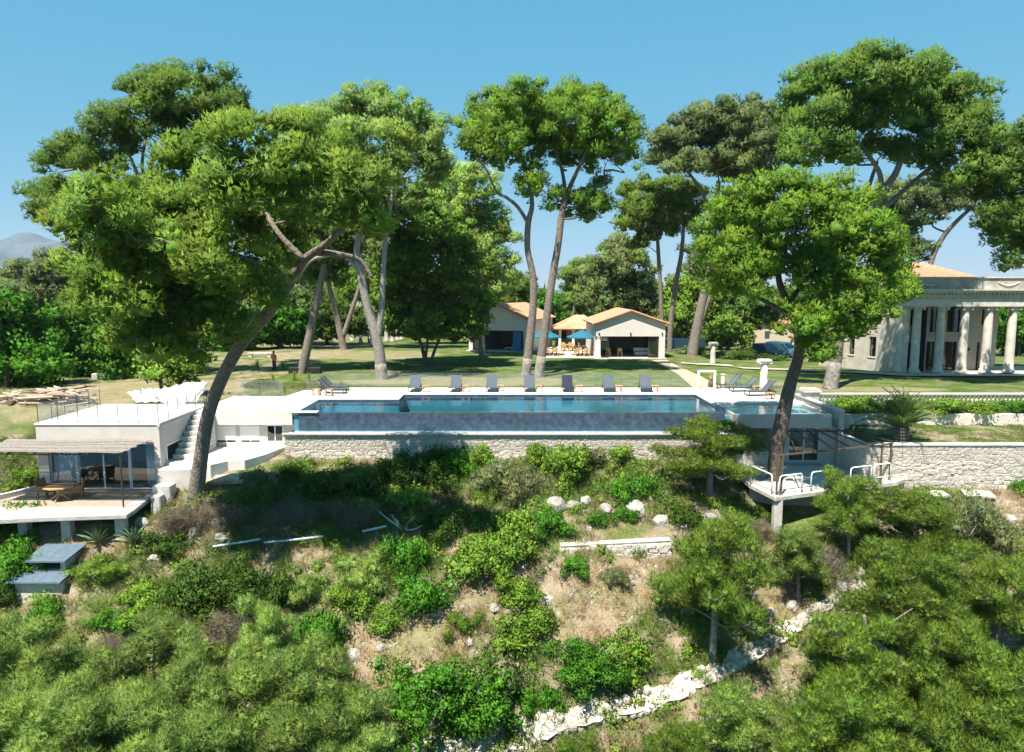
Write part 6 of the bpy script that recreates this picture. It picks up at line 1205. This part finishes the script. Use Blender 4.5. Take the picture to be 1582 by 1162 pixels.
def stem_mesh(seed):
    r = np.random.default_rng(seed); b = MB()
    for k in range(7): a = r.uniform(0, 6.28); e = Vector((math.cos(a) * r.uniform(.2, .6), math.sin(a) * r.uniform(.2, .6), r.uniform(.4, .75))); limb(b, (0, 0, -.15), e, .03, .008, r, .02, 5)
    o = b.build('stems', barkpale, smooth=True); me = o.data; bpy.data.objects.remove(o); return me
STEM = [stem_mesh(k) for k in (1, 2)]
SH = {'bright': [shrub_mesh(301, leaf_y), shrub_mesh(302, leaf_y)], 'green': [shrub_mesh(303, leaf_b), shrub_mesh(304, leaf_b)], 'dark': [shrub_mesh(305, leaf_d), shrub_mesh(306, leaf_d)], 'grey': [shrub_mesh(307, leaf_g, 'leaf', .9), shrub_mesh(308, leaf_g, 'needle')],
      'dry': [shrub_mesh(309, leaf_br, 'twig'), shrub_mesh(310, leaf_br, 'twig', 1.2)], 'pinebush': [shrub_mesh(311, pine_f, 'needle'), shrub_mesh(312, pine, 'needle')]}
SHB = {k: shrub_mesh(320 + i, m, 'leaf', 3.2, .75, .15, .46) for i, (k, m) in enumerate((('green', leaf_b), ('dark', leaf_d)))}
def put_shrub(u, v, ru, rv, kind, label, Y=None, name='shrub'):
    """(u,v) centre of the shrub in the photograph, ru, rv its half size"""
    g = G(u, v + rv * .75) if Y is None else P(u, v + rv, Y)
    if Y is not None: g.z = float(T(g.x, g.y))
    s = PXM(g.y, g.z); t = thing(name, label, 'shrub', (g.x, g.y, g.z - .05), random.uniform(0, 6.28), 'shrubs on the slope' if name == 'shrub' else 'garden shrubs and hedges'); m = SHB[kind] if (ru > 55 and kind in SHB) else SH[kind][int(rng.integers(2))]
    mesh_obj('foliage', m, t); mesh_obj('stems', STEM[int(rng.integers(2))], t); t.scale = (ru / s / .95, ru / s / .95, max(rv * 1.35, ru * .42) / s / .8); return t
shr = [(655, 720, 60, 36, 'dark', 'largest dark shrub directly below the middle left of the pool wall'), (700, 705, 36, 26, 'green', 'green shrub overlapping the right of the large dark shrub'), (780, 735, 52, 36, 'grey', 'rounded grey green shrub below the pool wall'), (868, 715, 46, 34, 'bright', 'bright shrub below the centre of the pool wall'),
 (830, 700, 26, 20, 'bright', 'small bright shrub left of the centre one at the pool wall'), (745, 700, 24, 18, 'bright', 'small light shrub between grey and dark shrubs at the wall'), (980, 745, 34, 26, 'green', 'vivid green shrub left of the small dense pine'), (915, 705, 30, 20, 'grey', 'greyish shrub touching the stone wall right of centre'), (955, 700, 26, 18, 'bright', 'low light shrub against the wall near the vivid green one'),
 (560, 745, 44, 28, 'dark', 'dark shrub below the left end of the pool wall'), (500, 740, 40, 24, 'dark', 'dark low shrub left of the wall corner'), (445, 725, 30, 18, 'dark', 'small dark shrub at the courtyard corner'), (392, 735, 26, 16, 'grey', 'small grey shrub on the courtyard rim'), (415, 765, 34, 22, 'dark', 'dark shrub right of the tilted tan slab'),
 (440, 790, 44, 26, 'dry', 'brown dry shrub below the dark courtyard shrubs'), (350, 795, 36, 22, 'dry', 'brown dry shrub under the tilted slab'), (285, 800, 38, 26, 'dry', 'brown dry shrub left of the leaning pine foot'), (265, 835, 36, 22, 'dark', 'dark shrub right of the two agaves'), (540, 790, 44, 26, 'dry', 'greyish dry shrub in the hollow left of the light young bush'), (240, 775, 22, 14, 'dark', 'small dark shrub beside the patio corner'),
 (620, 770, 46, 24, 'bright', 'light green bush with bare limbs at centre left'), (565, 785, 26, 22, 'bright', 'light green sprawling bush left of the bare limbs'), (635, 850, 36, 34, 'green', 'deep green bush below the bare limbs'), (690, 800, 34, 24, 'dark', 'dark shrub right of the bare limbs'), (655, 915, 46, 32, 'green', 'green bush above the bare tan ground at centre left'),
 (380, 895, 70, 40, 'dark', 'widest dark shrub on the left slope'), (310, 900, 50, 36, 'dark', 'dark shrub joined left of the widest dark one'), (440, 905, 36, 30, 'dark', 'dark shrub on the right of the widest dark one'), (230, 930, 44, 26, 'bright', 'light green shrub above the feathery pines on the left'), (175, 950, 34, 20, 'green', 'green shrub left of the light green one near the slate boxes'), (495, 970, 40, 36, 'green', 'round green shrub beside the stony gully'), (350, 960, 40, 20, 'dry', 'grey dry brush above the tallest feathery shoot'), (180, 1000, 30, 20, 'dry', 'brown dry brush left of the pale agave'),
 (690, 1062, 118, 66, 'green', 'very large round bush at bottom centre left'), (760, 1040, 50, 40, 'grey', 'greyish upper right lobe beside the very large bush'), (905, 1015, 74, 36, 'green', 'wide bush at bottom centre above the footpath'), (960, 1010, 44, 30, 'bright', 'light bush left of the rounded young pine'), (840, 1070, 30, 22, 'green', 'small bush on the left end of the wide bottom bush'),
 (800, 825, 52, 34, 'bright', 'light green shrub mass above the short dry stone wall, left'), (745, 855, 50, 28, 'bright', 'light green shrub in the middle of the slope'), (850, 800, 34, 24, 'green', 'green shrub left of the pale boulder row'), (893, 868, 26, 18, 'green', 'small green shrub in front of the short dry stone wall'), (950, 890, 24, 14, 'grey', 'small silvery shrub on the dry grass below the short wall'), (800, 905, 40, 24, 'bright', 'light shrub right of the bare ground'), (820, 965, 50, 26, 'bright', 'low light shrub between the tan patches'), (720, 960, 26, 18, 'pinebush', 'small spiky bush left of the low light shrub'), (785, 990, 34, 20, 'bright', 'low bush above the very large round bush'),
 (925, 800, 22, 14, 'green', 'small green bush below the boulder row, left'), (965, 790, 20, 12, 'green', 'small green bush below the boulder row, right'), (1060, 790, 28, 22, 'dark', 'dark bush under the small dense pine'), (1170, 815, 26, 16, 'dry', 'brown brush left of the terrace pillar'), (1180, 790, 20, 14, 'dark', 'dark bush in the shade below the lower terrace'),
 (1500, 800, 52, 44, 'grey', 'rounded silvery shrub below the tilted white slab'), (1575, 745, 16, 14, 'green', 'small green shrub at the right end of the stone wall'), (1265, 870, 44, 34, 'dry', 'grey brown bare bush left of the terrace pines'),
 (22, 790, 38, 30, 'green', 'broad leaved shrub at the left edge beside the patio'), (22, 850, 44, 38, 'green', 'dense bright shrub at the left edge above the slate boxes'), (15, 905, 30, 26, 'dark', 'dark shrub at the left edge beside the lower slate box'), (70, 945, 34, 26, 'green', 'green shrub just below the lower slate box'), (40, 735, 20, 12, 'bright', 'small shrub on the bank left of the house'),
 (150, 880, 34, 16, 'pinebush', 'low needly bush below the two agaves'), (560, 880, 46, 26, 'pinebush', 'low needly bush in the middle of the left slope'), (600, 950, 30, 18, 'bright', 'small light bush above the bare gully'), (480, 900, 30, 20, 'pinebush', 'needly bush right of the dark shrubs'), (545, 920, 34, 20, 'bright', 'light bush in the middle left of the slope')]
for (u, v, ru, rv, kd, lb) in shr: put_shrub(u, v, ru, rv, kd, lb)
gard = [(1145, 553, 34, 6, 'dark', 'low clipped hedge in front of the parked pickup', 79), (1196, 556, 22, 4, 'dark', 'low clipped hedge in front of the parked van', 76), (1072, 545, 24, 9, 'grey', 'grey green garden bush between truck and lawn column', 80), (1125, 540, 18, 9, 'grey', 'greyish bush behind the lawn column', 82),
 (1330, 624, 36, 11, 'bright', 'shrub on the planted bank left of the palm', None), (1300, 622, 26, 9, 'bright', 'shrub on the planted bank nearest the pedestal', None), (1455, 624, 32, 11, 'bright', 'shrub on the planted bank right of the palm', None), (1520, 628, 32, 10, 'bright', 'shrub on the planted bank near the right edge', None), (1570, 626, 24, 11, 'green', 'shrub on the planted bank at the right edge', None), (1385, 628, 24, 8, 'dry', 'dry brown shrub on the planted bank behind the palm', None),
 (405, 583, 26, 8, 'dark', 'dark low bush in the bed behind the left deck', 52), (880, 530, 14, 5, 'grey', 'low bush behind the dining tables', 87), (905, 529, 12, 5, 'grey', 'low bush right behind the dining tables', 87.5), (1300, 560, 20, 10, 'dry', 'dry brush at the corner of the villa side wall', 70)]
for (u, v, ru, rv, kd, lb, Y) in gard: put_shrub(u, v, ru, rv, kd, lb, Y, 'garden_shrub')
lt = thing('bare_limbs', 'pale twisted dead limbs sticking out of the light green bush', 'branch', G(622, 822)); lb_ = MB(); r_ = np.random.default_rng(4)
g = G(622, 822)
for (u, v) in ((605, 795), (612, 802), (640, 800), (585, 790), (655, 812)): limb(lb_, g, P(u, v, g.y - .1), .06, .02, r_, -.05, 6)
lb_.build('limbs', M('dead_wood', (.42, .39, .35), .9, .3, 8), lt, True, True)
# ================================================================ agaves, yuccas, palm
def rosette(name, label, cat, loc, n, L, wd, mat, lift=(.25, 1.3), group=None, curl=.25):
    t = thing(name, label, cat, loc, 0, group); b = MB(); vs = []; N = 7
    for i in range(N + 1):
        f = i / N; ww = wd * (math.sin(min(1, f * 1.25 + .28) * math.pi * .5) if f < .5 else 1 - (f - .5) ** 1.6 * 2.95); ww = max(ww, .004); z = curl * math.sin(f * 2.2) * L * .4; vs += [(f * L, -ww, z + ww * .35), (f * L, 0, z), (f * L, ww, z + ww * .35)]
    b.add(vs, [(3 * i + k, 3 * i + 3 + k, 3 * i + 4 + k, 3 * i + 1 + k) for i in range(N) for k in (0, 1)]); l0 = b.build('leaf', mat, t, smooth=True); a = l0.data.attributes.new('tone', 'FLOAT_COLOR', 'POINT'); a.data.foreach_set('color', [1.0] * (4 * len(l0.data.vertices)))
    for k in range(n):
        o = l0 if k == 0 else l0.copy()
        if k: COL.objects.link(o)
        f = k / n; o.rotation_euler = (random.uniform(-.15, .15), -(lift[0] + (lift[1] - lift[0]) * f + random.uniform(-.08, .08)), k * 2.4); s = 1 - .35 * f * random.uniform(.5, 1.2); o.scale = (s, s, s); o.location = (0, 0, .05 + .1 * f)
    return t
for (u, v, s, lb) in ((152, 842, 1.15, 'grey green agave below the patio, left of a pair'), (207, 842, 1.1, 'grey green agave below the patio, right of a pair'), (246, 1022, 1.0, 'pale agave standing among the feathery pines')):
    g = G(u, v); rosette('agave', lb, 'plant', g, 26, s, .1, agave_m, group='agaves on the slope')
for (u, v, s, lb) in ((398, 570, .95, 'spiky yucca in the bed left of the person'), (437, 572, .9, 'spiky yucca in the bed right of the person'), (455, 588, .8, 'spiky yucca in the bed near the left loungers'), (422, 590, .6, 'small spiky yucca in the middle of the left bed'), (478, 590, .8, 'spiky pale yucca right beside the left loungers')):
    g = PZ(u, v, -.12); rosette('yucca', lb, 'plant', g, 46, s, .025, leaf_y, (.2, 1.45), 'yuccas in the garden bed', .5)
pc = P(1392, 682, 38.4); pz_ = float(T(pc.x, 38.4)); pm_ = thing('palm_tree', 'short date palm on the grass terrace above the stone wall', 'palm', (pc.x, 38.4, pz_)); b = MB(); prof_ = [(.35, -.2), (.42, .1)] + [(.36 + .05 * (k % 2), .15 + k * .09) for k in range(8)] + [(.25, .95)]; b.lathe(prof_, n=14); b.build('trunk', barkd, pm_)
b = MB(); N = 14; ras = [(f * 1.75 * math.cos(.25 - f * .35) * .98, 0, 1.75 * f * .45 - f ** 2.2 * .85) for f in np.linspace(0, 1, N)]; b.tube(ras, [.03 * (1 - .8 * i / N) for i in range(N)], 5)
for i in range(2, N * 3):
    f = i / (N * 3); k = min(N - 2, int(f * (N - 1))); p = Vector(ras[k]).lerp(Vector(ras[k + 1]), f * (N - 1) - k); ll = .40 * math.sin(min(1, f * 1.1 + .12) * math.pi) ** .6
    for s in (-1, 1): e = p + Vector((.75 * ll + .05, s * ll * .62, .3 * ll)); q = p + Vector((.045, 0, .0)); m = (p + e) / 2; b.add([p, m + Vector((.03, 0, .03)), e, m - Vector((.03, 0, -.01))], [(0, 1, 2, 3)])
f0 = b.build('frond', palm_m, pm_); a = f0.data.attributes.new('tone', 'FLOAT_COLOR', 'POINT'); a.data.foreach_set('color', [1.0] * (4 * len(f0.data.vertices)))
for k in range(46):
    o = f0 if k == 0 else f0.copy()
    if k: COL.objects.link(o)
    f = k / 46; o.location = (0, 0, .75 + .25 * f); o.rotation_euler = (random.uniform(-.3, .3), -.1 - 1.3 * f + random.uniform(-.14, .14), k * 2.4); s = random.uniform(1.15, 1.5) * (1 - .1 * f); o.scale = (s, s, s)
# ================================================================ rocks
def rock_mesh(seed):
    r = np.random.default_rng(seed); import bmesh; bm = bmesh.new(); bmesh.ops.create_icosphere(bm, subdivisions=3, radius=1); ax = r.normal(0, 1, (9, 3)); ax = unit(ax); off = r.uniform(.55, .95, 9)
    for v in bm.verts:
        c = np.array(v.co)
        for a, o_ in zip(ax, off):
            dd = c @ a
            if dd > o_: c = c - a * (dd - o_) * .85
        c = c * (1 + .05 * math.sin(c[0] * 7 + seed) * math.sin(c[1] * 6) + .03 * math.sin(c[2] * 11 + c[0] * 5)); v.co = c
    me = bpy.data.meshes.new('boulder'); bm.to_mesh(me); bm.free(); me.materials.append(rockm); return me
RK = [rock_mesh(k) for k in range(5)]
rocks = [(858, 778, 20, 13, 'pale boulder at the left end of the boulder row under the pool wall'), (888, 780, 16, 9, 'flat boulder second in the row under the pool wall'), (905, 772, 12, 7, 'small boulder upper middle of the row under the pool wall'), (985, 783, 24, 13, 'big pale boulder right of the vivid green shrub'), (1022, 805, 18, 11, 'boulder below the small dense pine'), (935, 785, 14, 8, 'boulder between the two small green bushes'), (1095, 800, 16, 9, 'grey boulder in the shade left of the terrace'), (1060, 812, 14, 8, 'low grey boulder above the rounded young pine'),
 (340, 805, 16, 11, 'grey boulder below the tilted tan slab'), (345, 828, 16, 8, 'pale flat boulder lower down below the tilted slab'), (300, 822, 14, 9, 'grey boulder among dry shrubs left of the slab'), (220, 805, 14, 8, 'pale boulder next to the right patio pier'), (240, 862, 12, 8, 'pale rock right of the agave pair'), (1300, 905, 14, 8, 'pale rock at the top of the footpath'), (1225, 935, 12, 8, 'pale rock left of the upper footpath'), (1325, 885, 14, 7, 'pale slab rock above the footpath end'), (700, 905, 10, 6, 'small rock on the tan gully'), (545, 1010, 14, 8, 'pale rock in the stony gully left of the big bush'), (590, 1000, 10, 6, 'small pale rock in the stony gully'), (555, 1098, 12, 7, 'white rock at the lower end of the gully'), (1560, 800, 12, 7, 'rock on the dry bank at the right edge')]
for (u, v, ru, rv, lb) in rocks:
    g = G(u, v + rv * .4); s = PXM(g.y, g.z); t = mesh_obj('boulder', RK[int(rng.integers(5))]); tag(t, lb, 'rock', 'boulders on the slope'); t.location = g; t.scale = (ru / s, ru / s * .8, rv * 1.25 / s); t.rotation_euler = (random.uniform(-.3, .3), random.uniform(-.3, .3), random.uniform(0, 6))
# ================================================================ loose ground cover (nobody could count it)
def seen_ground(n, umin, umax, vmin, vmax, r):
    out = []
    for _ in range(n): out.append(tuple(G(r.uniform(umin, umax), r.uniform(vmin, vmax))))
    return np.array(out)
def slope_points(n, r, x0=-32, x1=34, y0=17, y1=40.0):
    x = r.uniform(x0, x1, n); y = r.uniform(y0, y1, n); z = T(x, y); return np.stack([x, y, z], -1)
def pnoise(p, s, o=0.): return np.sin(p[:, 0] * s + o) * np.sin(p[:, 1] * s * 1.3 + o * 2) + .6 * np.sin(p[:, 0] * s * 2.3 + p[:, 1] * s * 1.7 + o) * np.sin(p[:, 1] * s * 2.9 - o) + .3 * np.sin(p[:, 0] * s * 5.1 + o) * np.sin(p[:, 1] * s * 4.7)
def clear_zone(p):
    x, y = p[:, 0], p[:, 1]
    bad = ((x > -26.5) & (x < -18.3) & (y > 33.0)) | ((x > -18.6) & (x < -12.9) & (y > 36.9)) | ((x > 12.3) & (y > 33.6) & (x < 21.2)) | ((x > 18.9) & (y > 37.1)) | ((x > -13.2) & (x < 13) & (y > 40.1))
    return ~bad
def bare(p):
    q = np.full(len(p), 9.)
    for (c, rx, ry) in PATCH: q = np.minimum(q, ((p[:, 0] - c.x) / rx) ** 2 + ((p[:, 1] - c.y) / ry) ** 2)
    return q
def tufts(name, label, pts, mat, L, W, n_bl, seed, up=1.6, sp=.5, rad=.18):
    subs = np.concatenate([pts, np.full((len(pts), 1), rad)], 1); me = foliage_mesh(name, subs, mat, n_bl, L, W, 3, flat=.3, up=up, spread=sp, seed=seed, zmin=-.05, nsoft=.35, tonevar=.22, core=0)
    return tag(mesh_obj(name, me), label, 'grass', kind='stuff')
r1 = np.random.default_rng(31); pts = slope_points(20000, r1); pts = pts[clear_zone(pts)]; bz = bare(pts); nz = pnoise(pts, .55, 1.)
tufts('dry_grass', 'tan dry grass on the open parts of the slope', pts[(bz < 1.15) | ((nz < -.25) & (r1.random(len(pts)) < .5))][:6500], grass_dry, .36, .018, 100, 41, 1.3, .6, .2)
tufts('green_weeds', 'green weeds and low scrub covering the slope', pts[(bz > 1.0) & (nz > -.1)][:7600], grass_g, .46, .026, 90, 42, 1.2, .6, .22)
tufts('mixed_weeds', 'mixed yellowish weeds scattered over the slope', pts[(bz > .6) & (nz > -.7) & (nz < .35)][:5400], grass_m, .5, .018, 100, 43, 1.6, .5, .2)
p2 = slope_points(5000, r1); p2 = p2[clear_zone(p2)]; b2 = bare(p2); n2 = pnoise(p2, .8, 3.); sel = p2[(b2 > 1.1) & (n2 > -.3)][:1300]
ss = np.concatenate([sel + np.array((0, 0, .1)), r1.uniform(.22, .5, (len(sel), 1))], 1); tag(mesh_obj('low_scrub', foliage_mesh('low_scrub', ss, leaf_y, 170, .12, .045, 1, flat=.75, seed=44, leaf=True, zmin=-.1)), 'low light green scrub between the shrubs', 'scrub', kind='stuff')
sel = p2[(b2 > 1.1) & (n2 < .2)][:600]; ss = np.concatenate([sel + np.array((0, 0, .08)), r1.uniform(.2, .5, (len(sel), 1))], 1); tag(mesh_obj('low_scrub', foliage_mesh('low_scrub', ss, leaf_d, 170, .12, .045, 1, flat=.75, seed=45, leaf=True, zmin=-.1)), 'low dark green scrub between the shrubs', 'scrub', kind='stuff')
sel = p2[(n2 < -.5)][:220]; ss = np.concatenate([sel + np.array((0, 0, .1)), r1.uniform(.25, .5, (len(sel), 1))], 1); tag(mesh_obj('dry_brush', foliage_mesh('dry_brush', ss, leaf_br, 200, .24, .011, 3, flat=.8, seed=46, zmin=-.1, core=0)), 'brown dry brush between the shrubs', 'brush', kind='stuff')
# stones scattered on the soil
p3 = slope_points(9000, r1); p3 = p3[clear_zone(p3)]; p3 = p3[(bare(p3) < 1.3) | (pnoise(p3, .9, 5.) > 1.0)][:900]; sc = MB(); sv = []
for q in p3:
    s = float(r1.gamma(1.4, .035)) + .03; a = r1.uniform(0, 6.28); o = Vector(q); k = [(s * math.cos(a + t) * r1.uniform(.7, 1.2), s * math.sin(a + t) * r1.uniform(.7, 1.2)) for t in (0, 1.3, 2.5, 3.8, 5.)]; sc.add([o + Vector((x, y, -.03)) for x, y in k] + [o + Vector((x * .7, y * .7, s * .6)) for x, y in k], [(0, 1, 6, 5), (1, 2, 7, 6), (2, 3, 8, 7), (3, 4, 9, 8), (4, 0, 5, 9), (5, 6, 7, 8, 9)])
tag(sc.build('scree', rockm), 'loose pale stones scattered on the bare soil', 'stones', kind='stuff')
# bank planting below the balustrade, grass tufts on terrace and lawn rims
x = r1.uniform(21.2, 44, 420); y = r1.uniform(43.75, 45.0, 420); bp_ = np.stack([x, y, T(x, y)], -1)
tufts('bank_plants', 'leafy ground cover on the bank below the balustrade', bp_[pnoise(bp_, .7, 2.) > -.5], grass_g, .3, .03, 120, 47, 1.0, .7, .25)
x = r1.uniform(20.9, 44, 1500); y = r1.uniform(37.9, 43.2, 1500); bp_ = np.stack([x, y, T(x, y)], -1); tufts('terrace_grass', 'patchy grass on the palm terrace', bp_[pnoise(bp_, .8, 1.) > -.4], grass_m, .16, .012, 60, 48, 1.6, .5, .2)
x = r1.uniform(-19, 20, 900); y = r1.uniform(50.9, 52.5, 900); bp_ = np.stack([x, y, T(x, y)], -1); bp_ = bp_[(pnoise(bp_, .6, 2.) > .1)]; tufts('lawn_fringe', 'uneven grass fringe behind the pool deck', bp_, grass_m, .14, .012, 50, 49, 1.6, .5, .2)
x = r1.uniform(-18.5, -12.5, 260); y = r1.uniform(46.9, 53, 260); bp_ = np.stack([x, y, T(x, y)], -1); bp_ = bp_[(bp_[:, 0] < -15.2) | (bp_[:, 1] > 51)]; tufts('bed_plants', 'dry and green plants in the bed behind the left deck', bp_, grass_m, .38, .014, 90, 50, 1.6, .5, .2)
# ================================================================ person on the lawn
pp0 = G(424, 573); ps = thing('person', 'person in orange top and dark blue trousers standing on the lawn', 'person', pp0, math.radians(160))
def skin_body(parent):
    J = {}; E = []; V = []; R = []
    def add(p, r, par=None):
        V.append(p); R.append(r); k = len(V) - 1
        if par is not None: E.append((par, k))
        return k
    pel = add((0, 0, .92), .13); sp1 = add((0, .01, 1.12), .125, pel); ch = add((0, 0, 1.32), .14, sp1); nk = add((0, .01, 1.47), .055, ch); hd = add((0, -.01, 1.58), .085, nk); ht = add((0, 0, 1.69), .085, hd)
    for s in (-1, 1):
        hp = add((s * .09, 0, .86), .095, pel); kn = add((s * .1, -.02, .48), .062, hp); an = add((s * .11, .02, .09), .042, kn); add((s * .12, -.14, .04), .035, an)
        sh = add((s * .18, 0, 1.4), .06, ch); el = add((s * .24, .02, 1.13), .044, sh); wr = add((s * .2, -.12, .93), .03, el); pa = add((s * .19, -.16, .88), .026, wr)
        for q, (dx, L) in enumerate(((-.03, .06), (-.01, .075), (.01, .07), (.03, .055))): f = add((s * .19 + dx, -.19, .85), .009, pa); add((s * .19 + dx, -.2, .85 - L), .008, f)
        tb_ = add((s * .16, -.2, .9), .01, wr); add((s * .15, -.23, .87), .009, tb_)
    me = bpy.data.meshes.new('body'); me.from_pydata(V, E, []); o = bpy.data.objects.new('body', me); COL.objects.link(o); o.parent = parent; md = o.modifiers.new('skin', 'SKIN')
    for i, sv in enumerate(me.skin_vertices[0].data): sv.radius = (R[i], R[i]); sv.use_root = (i == 0)
    md.use_smooth_shade = True; o.modifiers.new('sub', 'SUBSURF').levels = 1; me.materials.append(M('skin', (.35, .2, .14), .6)); return o
skin_body(ps)
b = MB(); b.lathe([(.17, .86), (.175, 1.0), (.17, 1.15), (.19, 1.32), (.17, 1.42), (.07, 1.47)], n=14, sx=1, sy=.72)
for s in (-1, 1): b.tube([(s * .15, 0, 1.41), (s * .22, .01, 1.27), (s * .24, .02, 1.12)], [.075, .07, .06], 8)
b.build('orange_top', M('orange_cloth', (.55, .16, .04), .9), ps, smooth=True); b = MB(); b.lathe([(.11, .78), (.17, .86), (.165, .98)], n=12, sx=1, sy=.75)
for s in (-1, 1): b.tube([(s * .09, 0, .88), (s * .1, -.02, .48), (s * .11, .02, .08)], [.105, .08, .065], 8)
b.build('trousers', M('navy_cloth', (.02, .03, .07), .9), ps, smooth=True); b = MB(); b.lathe([(.07, 1.6), (.1, 1.66), (.095, 1.73), (.05, 1.79), (.01, 1.8)], n=12); b.build('hair', M('dark_hair', (.03, .02, .015), .8), ps, smooth=True)
for s in (-1, 1): b = MB(); b.box(s * .115 - .05, s * .115 + .05, -.19, .07, 0, .07); b.build('shoe', tyre, ps, bevel=.03)
# ================================================================ haze over the whole place
hz = bpy.data.materials.new('haze_air'); hz.use_nodes = True; t = hz.node_tree; t.nodes.remove(t.nodes['Principled BSDF']); pv = t.nodes.new('ShaderNodeVolumePrincipled')
pv.inputs['Color'].default_value = (.62, .8, .98, 1); pv.inputs['Density'].default_value = .00008; t.links.new(pv.outputs[0], t.nodes['Material Output'].inputs['Volume'])
b = MB(); b.box(-6500, 6500, -6500, 4200, -32, 330); tag(b.build('haze', hz), 'thin pale haze in the air over the whole place', 'haze', kind='stuff')
